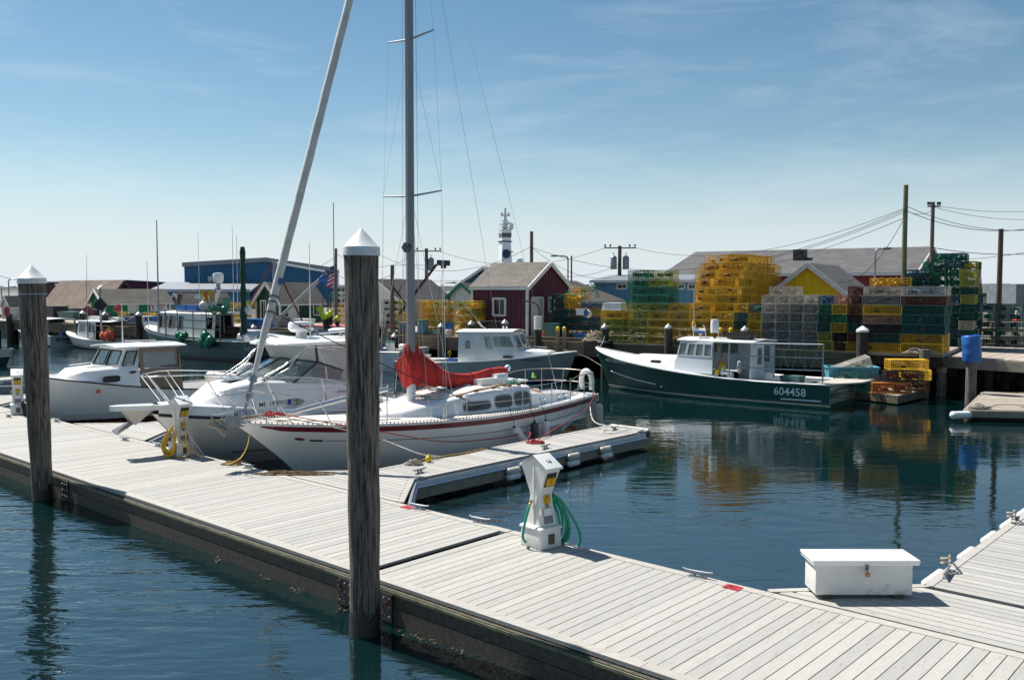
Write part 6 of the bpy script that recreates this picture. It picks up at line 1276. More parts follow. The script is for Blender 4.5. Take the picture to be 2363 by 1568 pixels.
# ship's white tower behind the red hut
yb = 105; c = P(1165, 610, yb); st = thing('ship_tower', 'tall white ship wheelhouse tower with radar mast behind the maroon shed', 'ship', (c.x, c.y, 0), R(20)); z_ = lambda v: Zv(v, yb); k = yb / F
NV = flat('navy_ship_trim', (.01, .03, .12))
def frus(mb, z0, z1, a, b):
    mb.grid([[Vector((sx * w, sy * w, z)) for sx, sy in ((-1, -1), (1, -1), (1, 1), (-1, 1))] for z, w in ((z0, a), (z1, b))], closed=True); return mb
m = MB(); frus(m, 1, z_(558), 17 * k, 10.5 * k); m.obj('tower', WHITE, st)
m = MB(); frus(m, z_(556), z_(531), 10.5 * k, 11.5 * k); m.box((0, 0, z_(531)), (25 * k, 25 * k, .1)); tw_ = m.obj('bridge', WHITE, st)
m = MB(); frus(m, z_(548), z_(538), 11.3 * k, 11.8 * k); m.obj('window', GLASSD, tw_)
for a_ in range(8): pass
m = MB(); m.box((0, 0, z_(557.5)), (26 * k, 24 * k, .14)); m.box((0, 0, z_(530.5)), (24 * k, 24 * k, .14)); m.box((4 * k, 0, z_(581)), (24 * k, 26 * k, .08)); m.obj('deck_edge', NV, st)
m = MB(); m.tube([(0, 0, z_(530)), (0, 0, z_(480))], [.3, .12], 6)
for v, w_ in ((497, 11), (510, 9), (518, 14), (524, 10)): m.beam((-w_ * k, 0, z_(v)), (w_ * k, 0, z_(v)), .12)
for x in (-9, -6, 7, 10): m.tube([(x * k, 0, z_(499)), (x * k, 0, z_(491))], .1, 5)
m.tube([(8 * k, -1, z_(530)), (8 * k, -1, z_(517))], .25, 6); m.box((4 * k, 0, z_(516)), (20 * k, .4, .3)); m.obj('radar_mast', WHITE2, st)
m = MB(); m.lathe([(.1, 0), (.5, .05), (.5, .15), (.1, .2)], 16); m.xf(Matrix.Translation((-3 * k, -14.5 * k, z_(586))) @ Matrix.Rotation(R(90), 4, 'X')); m.obj('emblem', NV, st)
m = MB(); m.lathe([(.3, 0), (.5, .2), (.55, .7), (.4, 1.1), (.1, 1.2)], 12, (35 * k, 0, z_(618))); m.obj('radome', WHITE, st, 50)
# ---------------------------------------------------------------- poles, lamps, wires
POLEW = mat('grey_utility_pole_wood', (.16, .13, .11), (.09, .075, .065), .9, scale=4, st=(2, 2, .3), bump=.3)
def pole(name, label, u, vt, y, r, mt=POLEW, cross=None, tf=0, base=WZ, cat='utility pole', du=0, group=None):
    p = P(u, 665, y); zt = Zv(vt, y); o = thing(name, label, cat, (p.x, y, base), 0, group); h_ = zt - base; q = P(u + du, 665, y).x - p.x
    MB().tube([(0, 0, -.2), (q, 0, h_)], [r, r * .82], 10).obj('shaft', mt, o, 50)
    for i, (dz, w_) in enumerate(cross or ()):
        m = MB(); m.beam((-w_ / 2 + q, -r, h_ - dz), (w_ / 2 + q, -r, h_ - dz), .07, .08); c_ = m.obj('crossarm', mt, o); m = MB()
        for x in (-.46, -.3, .3, .46): m.lathe([(.03, 0), (.06, .08), (.06, .16), (.02, .2)], 8, (x * w_ + q, -r, h_ - dz + .06))
        m.obj('insulator', DARKM, c_)
    for i in range(tf):
        m = MB(); x = (-.42, .42)[i] if tf == 2 else .34; m.lathe([(.2, 0), (.22, .05), (.22, .8), (.15, .9), (.03, .95)], 12, (x + q, -.05, h_ - 1.6)); m.tube([(x + q, -.05, h_ - .7), (x + q, -.05, h_ - .45)], .03); m.obj('transformer', GALV, o, 40)
    return o, Vector((p.x + q, y, zt))
GP2 = mat('greenish_treated_pole', (.16, .17, .09), (.09, .10, .06), .85, scale=3, st=(2, 2, .3), bump=.4, spots=((.06, .05, .03), 2, .6, (1, 1, .2)))
_, Q1 = pole('utility_pole', 'thick greenish pole rising from the trap stacks at right', 2084, 427, 38.5, .115, GP2)
_, Q2 = pole('utility_pole', 'slim dark utility pole right of the thick greenish pole', 2147, 466, 50, .12, cross=[(.25, .7)])
_, Q3 = pole('utility_pole', 'utility pole with crossarm and two transformers above the blue building', 1429, 567, 62, .15, cross=[(.15, 2.2)], tf=2)
_, Q4 = pole('utility_pole', 'dark blunt pole behind the ridge of the maroon shed', 1226, 534, 52, .12)
_, Q5 = pole('utility_pole', 'utility pole with crossarm and transformer right of the sailboat mast', 984, 573, 66, .15, cross=[(.2, 2.2)], tf=1)
BRP = mat('dark_brown_post', (.10, .055, .045), (.05, .03, .026), .7, scale=4, st=(2, 2, .3), bump=.3)
pole('wharf_post', 'tall dark brown post standing at the pier railing, far right', 2305, 528, 39.9, .125, BRP, base=PZ - 1, cat='post')
_, Q6 = pole('utility_pole', 'leaning dark pole with the flag beside it left of the front pile', 773, 573, 52, .09, du=3)
_, Q7 = pole('utility_pole', 'short dark pole just right of the tall front pile', 906, 612, 50, .09)
pole('utility_pole', 'grey short pole partly hidden left of the tall front pile', 801, 632, 50, .09, GALV)
_, Q8 = pole('utility_pole', 'thin dark pole beside the lamp post right of the maroon shed', 1318, 590, 58, .06)
def lamp(u, vt, y, arm, lab, r=.05):
    p = P(u, 665, y); zt = Zv(vt, y); o = thing('street_lamp', lab, 'lamp post', (p.x, y, WZ), 0, 'lamp posts behind the wharf'); h_ = zt - WZ
    MB().tube([(0, 0, 0), (0, 0, h_ - .3)] + catm([(0, 0, h_ - .3), (arm * .15, 0, h_ - .05), (arm, 0, h_)], 4), r, 6).obj('post', GALV, o, 60); MB().ell((arm * 1.1, 0, h_), (.28, .12, .07)).obj('lamp_head', GREYP, o)
for a in ((20, 643, 75, .9, 'second lamp post from the left edge beyond the white shed'), (3, 661, 75, .9, 'leftmost lamp post at the left edge of the sky'), (1310, 590, 58, -.8, 'lamp post right of the maroon shed roof'), (2017, 573, 44, .5, 'lamp post above the stacks between yellow shed and greenish pole'), (1020, 652, 70, .8, 'lamp post left of the green trimmed shed'), (148, 657, 95, -.7, 'small lamp post over the dark hall')): lamp(*a)
WIRE = flat('black_cable', (.012, .012, .014), .7)
def cable(a, b, d, lab, r=.012): return tag(MB().tube(sag(a, b, d, 22), r, 5).obj('overhead_wire', WIRE), lab, 'wire', 'overhead wires')
dn = lambda q, z, x=0: q + Vector((x, -.12, -z))
cable(dn(Q1, .95), dn(Q3, .1, .9), 1.2, 'top wire from the greenish pole to the crossarm above the blue building'); cable(dn(Q1, 1.1), P(1650, 612, 60), .5, 'wire from the greenish pole sloping down left over the tall yellow traps')
cable(dn(Q1, 1.0), dn(Q4, .9), 1.9, 'long sagging wire from the greenish pole to the blunt pole'); cable(dn(Q1, 1.35), P(1500, 645, 62), .8, 'lowest long wire running left from the greenish pole')
cable(dn(Q1, 1.2), P(1880, 618, 44), 1.6, 'slack wire drooping from the greenish pole to the yellow shed'); cable(dn(Q1, .9), P(2450, 522, 36), .5, 'uppermost wire running right from the greenish pole'); cable(dn(Q1, 1.1), P(2450, 511, 40), .6, 'middle wire running right from the greenish pole', .014)
cable(dn(Q2, .2), P(2450, 480, 60), .3, 'wire running right from the slim pole top', .012); cable(dn(Q2, .3), P(2450, 500, 60), .4, 'second wire running right from the slim pole', .012); cable(dn(Q2, 2.5), P(2450, 578, 55), .3, 'low wire running right from the slim pole', .02); cable(dn(Q2, 3.2), P(2450, 566, 52), .2, 'lowest wire running right from the slim pole')
cable(dn(Q1, 1.1), dn(Q2, .4), .2, 'short wire between the two right hand poles'); cable(dn(Q3, .1, -.9), dn(Q5, .2, .9), 1.1, 'wire between the two crossarm poles'); cable(dn(Q3, 1.2), dn(Q4, 2.2), .6, 'wire from the blunt pole up to the transformer pole'); cable(dn(Q3, 2.0), dn(Q4, .9), .8, 'lower wire from the blunt pole to the transformer pole')
cable(dn(Q4, .85), P(880, 590, 60), 1.2, 'wire from the blunt pole sloping left behind the mast'); cable(dn(Q4, 2.0), P(900, 640, 56), .5, 'lower wire from the blunt pole running left'); cable(dn(Q5, .3, -.8), dn(Q6, .3), .9, 'wire from the mast side pole to the leaning pole'); cable(dn(Q7, .5), dn(Q6, 1.5), .4, 'slack wire between the leaning pole and the short pole', .012)
cable(dn(Q6, .5), P(590, 655, 60), .4, 'wire from the leaning pole down left over the green hut', .012); cable(P(-30, 625, 75), P(60, 648, 75), .15, 'wire crossing the sky at the left edge', .02)
# flagpole and flag
pole('flagpole', 'thin tall flagpole carrying the striped flag', 771, 468, 49.5, .03, GALV, cat='flagpole'); fl = thing('flag', 'red and white striped flag with a blue corner hanging from the flagpole', 'flag', P(770, 612, 49.4))
RS, WS = flat('flag_red', (.5, .02, .03), .8), flat('flag_white', (.7, .7, .7), .8)
for i in range(9):
    rows = [[Vector((-.02 - .42 * j / 4 * (.4 + .07 * i), .05 * math.sin(j * 2 + i * .6), -.02 - (i + d) * .115 - .05 * j)) for j in range(5)] for d in (0, 1)]; MB().grid(rows).obj('stripe', WS if i % 2 else RS, fl)
MB().grid([[Vector((-.0 - .2 * j / 2, -.03, -.02 - d * .42 - .03 * j)) for j in range(3)] for d in (0, 1)]).obj('canton', flat('flag_blue', (.02, .03, .15)), fl)
# wharf derricks
dk = thing('derrick', 'white wharf derrick with a blue motor box above the green hut', 'derrick', P(633, 745, 53)); L0 = dk.location.copy(); lw = lambda u, v, y=53: P(u, v, y) - L0
MB().tube([lw(633, 745), lw(633, 600)], .11, 8).obj('mast', GALV, dk); MB().tube([lw(633, 605), lw(750, 626)], .07, 6).obj('top_boom', WHITE2, dk); MB().tube([lw(640, 737), lw(753, 630)], .1, 8).obj('boom', GALV, dk); MB().beam(lw(738, 645), lw(770, 646), .5, .32).obj('motor_box', BLUEP, dk)
m = MB(); m.tube([lw(631, 605), lw(560, 725)], .05, 5); m.tube([lw(635, 615), lw(700, 745)], .05, 5); m.obj('red_stay', flat('dark_red_steel', (.16, .02, .02)), dk)
dk = thing('derrick', 'dark wharf derrick boom with a black box hanging behind the mast', 'derrick', P(921, 760, 48)); L0 = dk.location.copy(); lw = lambda u, v, y=48: P(u, v, y) - L0
MB().beam(lw(921, 725), lw(1007, 610), .09, .14).obj('boom', RUST, dk); MB().tube([lw(903, 770), lw(905, 612)], .1, 8).obj('mast', POLEW, dk); MB().beam(lw(1008, 606), lw(1038, 607), .4, .28).obj('motor_box', DARKM, dk); MB().tube([lw(1023, 610), lw(1023, 619)], .15, 8).obj('sheave', DARKM, dk); MB().tube([lw(1023, 619), lw(1000, 752)], .01, 4).obj('hoist_line', WIRE, dk); MB().tube([lw(905, 660), lw(937, 702)], .05, 5).obj('brace', DARKM, dk); MB().tube([lw(905, 612), lw(1007, 612)], .012, 4).obj('stay', WIRE, dk)
# ---------------------------------------------------------------- lobster traps
TL, TW, THT = 1.0, .54, .345
def cage_mb(sp=.05, r=.0052, seed=0):
    m = MB(); L, W_, H_ = TL / 2, TW / 2, THT
    def wire(p, q):
        p, q = Vector(p), Vector(q); d = (q - p).normalized(); x = d.orthogonal().normalized(); y = d.cross(x); vs = []
        for e in (p, q):
            for k in range(3): a = k * 2.0944; vs.append(e + (x * math.cos(a) + y * math.sin(a)) * r)
        m.add(vs, [(0, 1, 4, 3), (1, 2, 5, 4), (2, 0, 3, 5)])
    n = int(TL / sp)
    for i in range(n + 1):
        x = -L + TL * i / n; c = [(x, -W_, 0), (x, W_, 0), (x, W_, H_), (x, -W_, H_)]
        for k in range(4): wire(c[k], c[(k + 1) % 4])
    k = int(TW / sp)
    for i in range(k + 1):
        y = -W_ + TW * i / k
        for z in (0, H_): wire((-L, y, z), (L, y, z))
        for x in (-L, L): wire((x, y, 0), (x, y, H_))
    k = int(THT / sp)
    for i in range(1, k):
        z = H_ * i / k
        for y in (-W_, W_): wire((-L, y, z), (L, y, z))
        for x in (-L, L): wire((x, -W_, z), (x, W_, z))
    return m
def tmat(nm, c, mt=.0): return mat('wire_' + nm, c, tuple(x * .68 for x in c), .5, 0, scale=1.5, rnd=.22, spots=((.2, .15, .08), 3.0, .68, (1, 1, 1)))
TC = {'yellow': tmat('yellow', (.88, .55, .035)), 'lime yellow': tmat('lime_yellow', (.50, .46, .07)), 'green': tmat('green', (.03, .25, .13)), 'teal': tmat('teal', (.015, .12, .115)), 'dark': tmat('dark', (.035, .035, .035)), 'grey': tmat('grey', (.37, .375, .38)), 'pale grey': tmat('pale_grey', (.66, .62, .54)), 'white': tmat('white', (.62, .58, .50)),
      'orange': tmat('orange', (.62, .22, .05)), 'brown': tmat('brown', (.17, .07, .045)), 'blue': tmat('blue', (.07, .17, .27)), 'pink': tmat('pink', (.55, .36, .27))}
NETC = {'yellow': (.35, .22, .06), 'lime yellow': (.06, .30, .12), 'green': (.05, .22, .12), 'teal': (.02, .12, .10), 'dark': (.05, .04, .03), 'grey': (.2, .18, .14), 'pale grey': (.34, .28, .2), 'white': (.15, .25, .4), 'orange': (.6, .14, .05), 'brown': (.2, .09, .06), 'blue': (.03, .12, .3), 'pink': (.5, .25, .15)}
CG = {}; FRM = {}; NET = {}
def trapmesh(c):
    if c in CG: return
    CG[c] = cage_mb().mesh('wire_cage', TC[c]); f = MB(); L, W_, H_ = TL / 2 + .002, TW / 2 + .002, THT
    for z in (0, H_):
        for y in (-W_, W_): f.beam((-L, y, z), (L, y, z), .016)
        for x in (-L, L, -.12): f.beam((x, -W_, z), (x, W_, z), .016)
    for x in (-L, L):
        for y in (-W_, W_): f.beam((x, y, 0), (x, y, H_), .016)
    f.bx(-L, L, -W_, -W_ + .04, -.0, .018); f.bx(-L, L, W_ - .04, W_, -.0, .018)
    FRM[c] = f.mesh('frame', TC[c])
    NET[c] = []
    for k in range(3):
        rr = random.Random(hash(c) % 97 + k if False else k * 31 + len(c)); n = MB()
        for cx in (-.28, .18):
            for j in range(16):
                a = [cx + rr.uniform(-.2, .2), rr.uniform(-.22, .22), rr.uniform(.03, .3)]; b = [cx + rr.uniform(-.12, .12), rr.uniform(-.2, .2), rr.uniform(.05, .26)]; c2 = [cx + rr.uniform(-.2, .25), rr.uniform(-.24, .24), rr.uniform(.04, .3)]
                n.add([a, b, c2], [(0, 1, 2)])
        for j in range(22): p = [rr.uniform(-.45, .45), rr.uniform(-.24, .24), rr.uniform(.02, .3)]; n.tube([p, [p[0] + rr.uniform(-.25, .25), p[1] + rr.uniform(-.1, .1), p[2] + rr.uniform(-.12, .12)]], .007, 3)
        NET[c].append(n.mesh('netting', mat('netting_' + c.replace(' ', '_'), NETC[c], tuple(x * .5 for x in NETC[c]), .9, scale=9, rnd=.3)))
    
VENT = MB().bx(-.09, .09, -.012, .0, -.035, .035).bx(-.07, .07, -.016, -.012, -.018, .018).mesh('escape_vent', flat('dark_vent_plastic', (.02, .02, .018), .6)); BAG = MB().ell((0, 0, 0), (.07, .06, .1), 8, 5).mesh('bait_bag', mat('bait_bag_mesh', (.45, .28, .2), (.25, .14, .1), .9, scale=20))
CELLS = []
ORD = ['bottom', 'second', 'third', 'fourth', 'fifth', 'sixth', 'seventh', 'eighth', 'ninth', 'tenth', 'eleventh', 'twelfth']
def block(desc, s0, t0, ns, nt, heights, color, orient='L', sx=1.0, jit=.02, seed=0, base=None, zoff=0):
    """cells of a stack: i along the wharf, j away from the edge, k upwards"""
    rr = random.Random(seed); a, b = (TL * sx + .015, TW + .015) if orient == 'L' else (TW + .015, TL * sx + .015)
    Hh = lambda i, j: heights[j][i] if 0 <= j < nt and 0 <= i < ns else 0
    for j in range(nt):
        for i in range(ns):
            for k in range(Hh(i, j)):
                vis = Hh(i, j - 1) <= k or Hh(i + 1, j) <= k or k == Hh(i, j) - 1 and False
                near = j == 0 or Hh(i, j - 2) <= k or Hh(i + 2, j) <= k
                if not vis and not near and k < Hh(i, j) - 1: continue
                s = s0 + a * (i + .5) + rr.gauss(0, jit); t = t0 + b * (j + .5) + rr.gauss(0, jit); z = (base or WZ) + k * (THT + .008) + .006 + zoff
                col = color(i, j, k, rr); p = Wf(s, t, z)
                rz = RW + (0 if orient == 'L' else R(90)) + R(rr.gauss(0, 1.3))
                CELLS.append(dict(p=p, rz=rz, c=col, vis=vis, i=i, j=j, k=k, ns=ns, nt=nt, d=desc, sx=sx, o=orient, r=rr.random(), top=(k == Hh(i, j) - 1), H=Hh(i, j)))
def pick(*cs): return lambda i, j, k, r: r.choice(cs)
def table(tab, rest='teal'): return lambda i, j, k, r: (tab[i][k] if i < len(tab) and k < len(tab[i]) else rest)
Y, LY, GR, TE, DK, GY, PG, WT, OR, BR, BU, PK = 'yellow', 'lime yellow', 'green', 'teal', 'dark', 'grey', 'pale grey', 'white', 'orange', 'brown', 'blue', 'pink'
block('the grey stack', SU(1757, .06), .06, 4, 2, [[6, 6, 6, 6], [7, 7, 6, 6]], lambda i, j, k, r: PG if k > 4 else (GY if k < 4 else r.choice((GY, PG))), 'E', jit=.008, seed=1)
block('the mixed stack right of the grey one', SU(1757, .06) + 4 * .555, .07, 2, 2, [[6, 6], [6, 6]], table([[LY, LY, TE, TE, GR, BU], [BR, DK, Y, GR, Y, PK]]), 'E', seed=2)
block('the brown mixed stack', SU(1757, .06) + 6 * .555, .06, 1, 2, [[7], [7]], table([[Y, BR, TE, DK, BR, BR, BR]]), 'E', seed=3)
block('the mixed wall left of the teal stack', SU(1757, .06) + 7 * .555, .06, 1, 3, [[7], [7], [7]], table([[Y, TE, DK, PK, Y, GY, PG]]), 'L', sx=1.35, seed=4)
s_ = SU(1757, .06) + 7 * .555 + 1.40
block('the end stack at the wharf corner', s_, .05, 1, 3, [[7], [7], [7]], table([[Y, Y, TE, TE, TE, BR, WT]]), 'L', sx=1.42, seed=5)
block('the high teal stack', SU(2080, 5.2), 5.2, 5, 3, [[9, 9, 10, 10, 9], [9, 10, 11, 11, 10], [9, 10, 11, 11, 10]], lambda i, j, k, r: r.choice((TE, TE, TE, GR, BU)) if i < 4 else r.choice((LY, PG, TE)), 'E', jit=.04, seed=6)
block('the far teal stack', SU(2236, 6.5), 6.5, 2, 1, [[5, 5]], pick(TE, TE, GR), 'L', seed=7)
block('the yellow topped back stack', SU(2005, 5), 5, 4, 1, [[8, 8, 8, 7]], lambda i, j, k, r: r.choice((Y, Y, TE)) if i < 3 else TE, 'E', seed=8)
block('the short stack left of the grey one', SU(1757, .06) - 2 * .555 - .03, .1, 2, 1, [[5, 5]], table([[Y, Y, TE, TE, Y], [Y, Y, Y, Y, TE]]), 'E', seed=9)
s_ = SU(1449, .1)
block('the green and yellow wall', s_, .1, 5, 2, [[9, 8, 5, 5, 4], [9, 9, 5, 7, 7]], lambda i, j, k, r: (LY if i == 0 else r.choice((Y, LY))) if k < 5 and i < 2 else (r.choice((GR, TE, TE)) if i == 0 else (r.choice((LY, GR)) if i == 1 else Y)), 'L', sx=.94, seed=10)
s_ = SU(1627, .7)
block('the tall yellow block', s_, .7, 1, 13, [[7], [8], [9], [10], [11], [11], [11], [11], [11], [11], [11], [10], [10]], pick(Y), 'L', sx=1.1, jit=.012, seed=11)
block('the upper left of the tall yellow block', s_ - 1.115, 2.4, 1, 4, [[9], [10], [11], [10]], pick(Y), 'L', sx=1.1, seed=12)
block('the small stack under the white tote', SU(1387, .1), .1, 1, 2, [[4], [4]], lambda i, j, k, r: (LY, LY, LY, Y)[k], 'L', sx=1.05, seed=13)
block('the dark stack beside the maroon shed', SU(1262, 2.6) + .05, 2.6, 3, 2, [[6, 6, 5], [6, 7, 5]], lambda i, j, k, r: TE if i == 0 else (r.choice((Y, Y, TE)) if i == 1 else r.choice((BU, TE, LY))), 'L', sx=.9, seed=14)
block('the yellow stack left of the maroon shed', SU(1045, .3), .3, 2, 2, [[5, 5], [5, 5]], pick(Y, Y, LY), 'E', sx=.95, jit=.008, seed=15)
block('the yellow wall behind the mast', SU(962, 2.6), 2.6, 2, 2, [[5, 5], [5, 5]], pick(Y, LY), 'L', sx=.95, seed=16)
block('the dark and yellow stack right of the front pile', SU(880, 2.6), 2.6, 2, 1, [[5, 5]], lambda i, j, k, r: DK if i == 0 else r.choice((Y, LY)), 'L', sx=.95, seed=17)
block('the stack beyond the large green boat', SU(482, 6), 6, 4, 1, [[4, 5, 4, 4]], pick(Y, TE, Y, GR), 'L', seed=18)
block('the green stack beside the flagpole', SU(757, 9), 9, 2, 1, [[7, 7]], lambda i, j, k, r: r.choice((GR, TE)) if k > 3 else Y, 'L', seed=19)
block('the low row along the green building', SU(268, 3.4), 3.4, 4, 1, [[2, 2, 2, 2]], pick(GR, Y, TE, Y), 'L', seed=20)
vis = sorted([c for c in CELLS if c['vis']], key=lambda c: c['p'].length); ind = vis[:292]; ids = {id(c) for c in ind}; rest = [c for c in CELLS if id(c) not in ids]
KIND = {'yellow': 'yellow', 'lime yellow': 'dull yellow green', 'green': 'green', 'teal': 'dark teal', 'dark': 'blackened', 'grey': 'grey', 'pale grey': 'pale grey', 'white': 'whitish', 'orange': 'orange', 'brown': 'reddish brown', 'blue': 'blue', 'pink': 'faded pinkish'}
def make_trap(c, p, rz, label, sx=1.0, r=0, rot=None, group='stacked lobster traps'):
    trapmesh(c); o = thing('lobster_trap', label, 'lobster trap', p, rz, group, rot)
    for me, n in ((CG[c], 'wire_cage'), (FRM[c], 'frame'), (NET[c][int(r * 2.99)], 'netting')): q = inst(me, n, o); q.scale = (sx, 1, 1)
    return o
def add_vent(o, r, orient, sx=1):
    if orient == 'L': q = inst(VENT, 'escape_vent', o, ((-.34 + .6 * r) * sx, -TW / 2 - .004, .1 + .12 * ((r * 7) % 1)))
    else: q = inst(VENT, 'escape_vent', o, (-TL / 2 * sx - .004 if False else TL / 2 * sx + .004, -.12 + .2 * r, .12), (0, 0, R(90)))
    if r > .45: inst(BAG, 'bait_bag', o, ((.2 - .5 * r) * sx, .02, .16))
for c in ind:
    row = ORD[c['k']] + (' from the bottom' if 0 < c['k'] else ' trap'); lab = KIND[c['c']] + ' wire trap, ' + (row if c['k'] else 'at the bottom') 
    if c['nt'] > 2 and c['j'] > 0: lab = KIND[c['c']] + ' trap, ' + ORD[c['j']].replace('bottom', 'first') + ' back, ' + (row if c['k'] else 'at the bottom')
    elif c['j'] > 0: lab = KIND[c['c']] + ' trap, rear row, ' + (row if c['k'] else 'at the bottom')
    if c['ns'] > 1: lab += ', ' + ['first', 'second', 'third', 'fourth', 'fifth'][c['i']] + ' column'
    d = c['d'].replace('the ', '', 1); lab += ' of ' + d
    if len(lab.split()) > 16: lab = lab.replace(' from the bottom', ' up')
    if len(lab.split()) > 16: lab = lab.replace(' column of ', ' column, ').replace('rear row', 'rear').replace(', at the bottom', ', bottom')
    o = make_trap(c['c'], c['p'], c['rz'], lab, c['sx'], c['r'])
    # the vent is fixed to the side one sees
    add_vent(o, c['r'], c['o'], c['sx'])
if rest:
    # traps behind the outer ones: joined wire, light and low
    by = {}
    low = cage_mb(.11, .0085)
    for c in rest:
        m = by.setdefault(c['c'], MB()); M = Matrix.Translation(c['p']) @ Matrix.Rotation(c['rz'], 4, 'Z') @ Matrix.Diagonal((c['sx'], 1, 1, 1)); k0 = len(m.v); m.add(low.v, low.f); m.xf(M, k0)
        k0 = len(m.v); trapmesh(c['c']); me = NET[c['c']][int(c['r'] * 2.99)]; m.add([v.co[:] for v in me.vertices], [tuple(f.vertices) for f in me.polygons]); m.xf(M, k0)
    allm = MB(); mats = []; idx = []
    for c, m in by.items(): mats.append(TC[c]); idx += [len(mats) - 1] * len(m.f); allm.add(m.v, m.f)
    me = bpy.data.meshes.new('inner_traps'); me.from_pydata(allm.v, [], allm.f)
    for x in mats: me.materials.append(x)
    me.polygons.foreach_set('material_index', idx); o = bpy.data.objects.new('inner_traps', me); COL.objects.link(o); o['kind'] = 'stuff'; tag(o, 'mass of further wire lobster traps filling the stacks behind the outer ones', 'lobster traps')
print('traps', len(vis), len(rest))
# ---- float with traps at the wharf corner
fl = thing('work_float', 'small dark float with orange and yellow traps beside the green boat stern', 'float', (13.2, 30.8, 0), 0); A0 = Vector((0, 0, 0)); ux = Vector((1.84, 1.95, 0)); uy = Vector((-1.05, 1.75, 0))
m = MB(); m.prism([(0, 0, .05), ux + Vector((0, 0, .05)), ux + uy + Vector((0, 0, .05)), uy + Vector((0, 0, .05))], (0, 0, .25)); m.obj('frame', TIMG, fl)
for i in range(14): a = uy * (i / 14 + .004) + Vector((0, 0, .32)); b = a + ux; MB().beam(a + uy / 28, b + uy / 28, .135, .035).obj('plank', DKW, fl)
fz = .345; F_ = Vector((13.2, 30.8, 0)); ra = math.atan2(ux.y, ux.x)
def fp(a, b, z): return F_ + ux * a + uy * b + Vector((0, 0, z))
rzf = math.atan2(-.35, 1)
for (u, v, col, sx, lab, tz) in ((2053, 918, OR, 1.28, 'weathered orange trap lowest and nearest on the small float', 0), (2080, 893, DK, 1.28, 'dark trap full of orange netting, middle of the float pile', 1), (2090, 866, Y, 1.3, 'bright yellow trap topmost on the small float', 2)):
    p = P(u, v, 31.6 + .12 * tz); p.z = fz + tz * .40 + .01; q = make_trap(col, p, R(-10 + 4 * tz), lab, sx, .3 + .2 * tz, group='traps on the small float'); add_vent(q, .3, 'L', sx)
    if col == DK: 
        for ch in q.children:
            if ch.name.startswith('netting'): ch.data = NET.get(OR, NET[DK])[0] if OR in NET else ch.data
for (u, v, col, tz, lab) in ((2105, 905, BR, 0, 'brownish trap at the back of the float pile, bottom'), (2110, 885, Y, 1, 'yellow trap standing behind the dark one on the float'),):
    p = P(u, v, 32.5); p.z = fz + tz * .37 + .01; make_trap(col, p, R(-14), lab, 1.0, .6, group='traps on the small float')
crate('fish_tote', 'large pale blue fish tote with a grey trap tipped across it', 'tote', P(1962, 905, 32.6) * 1 - Vector((0, 0, 0)), (1.75, .85, .85), LBLUE, R(-8)); bpy.data.objects[[o.name for o in bpy.data.objects if o.get('label', '').startswith('large pale blue')][0]].location.z = .34
make_trap(PG, P(1968, 855, 32.6), 0, 'old grey trap tipped across the pale blue tote', 1.25, .5, rot=(R(6), R(-20), R(-4)), group='loose traps')
crate('fish_tote', 'dark grey tote between the pale blue tote and the float traps', 'tote', Vector((P(2022, 900, 32.3).x, 32.3, .345)), (.7, .6, .55), GREYP, R(-10), False)
make_trap(TE, M_ @ Vector((.75, -.55, .35)), mc.rotation_euler.z, 'teal trap aft on the deck of the green boat numbered 604458', 1.15, .2, group='loose traps'); make_trap(GR, M_ @ Vector((-.0, -.9, .45)), mc.rotation_euler.z, 'green trap on the stern quarter of the green boat, lower', 1.1, .8, group='loose traps'); make_trap(TE, M_ @ Vector((.0, -.9, .82)), mc.rotation_euler.z, 'teal trap stacked highest on the green boat stern', 1.1, .5, group='loose traps')
make_trap(DK, P(1138, 757, 43.4), RW, 'dark wire trap on the wharf edge in front of the maroon shed', 1.5, .4, group='loose traps'); make_trap(GR, P(1322, 694, 45.5), 0, 'green trap tipped on its corner above the stack beside the maroon shed', 1.0, .6, rot=(R(25), R(12), R(20)), group='loose traps')
# round green mesh trap bag
m = MB(); c = P(1361, 690, 44.6); rr = random.Random(8)
for i in range(90):
    a = rr.uniform(0, 6.28); b = rr.uniform(.1, 1.4); p = c + Vector((.5 * math.cos(a) * math.sin(b), .4 * math.sin(a) * math.sin(b), .75 * math.cos(b))); a2 = a + rr.uniform(-.7, .7); b2 = min(1.5, b + rr.uniform(-.3, .5)); q = c + Vector((.5 * math.cos(a2) * math.sin(b2), .4 * math.sin(a2) * math.sin(b2), .75 * math.cos(b2))); m.tube([p, q], .012, 3)
tag(m.obj('net_heap', TC['green']), 'domed heap of pale green netting on top of the mixed stack', 'net')
crate('lidded_tote', 'white lidded tote on top of the small yellow and green stack', 'tote', Wf(SU(1387, .1) + .52, .4, WZ + 4 * .353 + .02), (.85, .6, .3), WHTP, RW, False, taper=1.15)
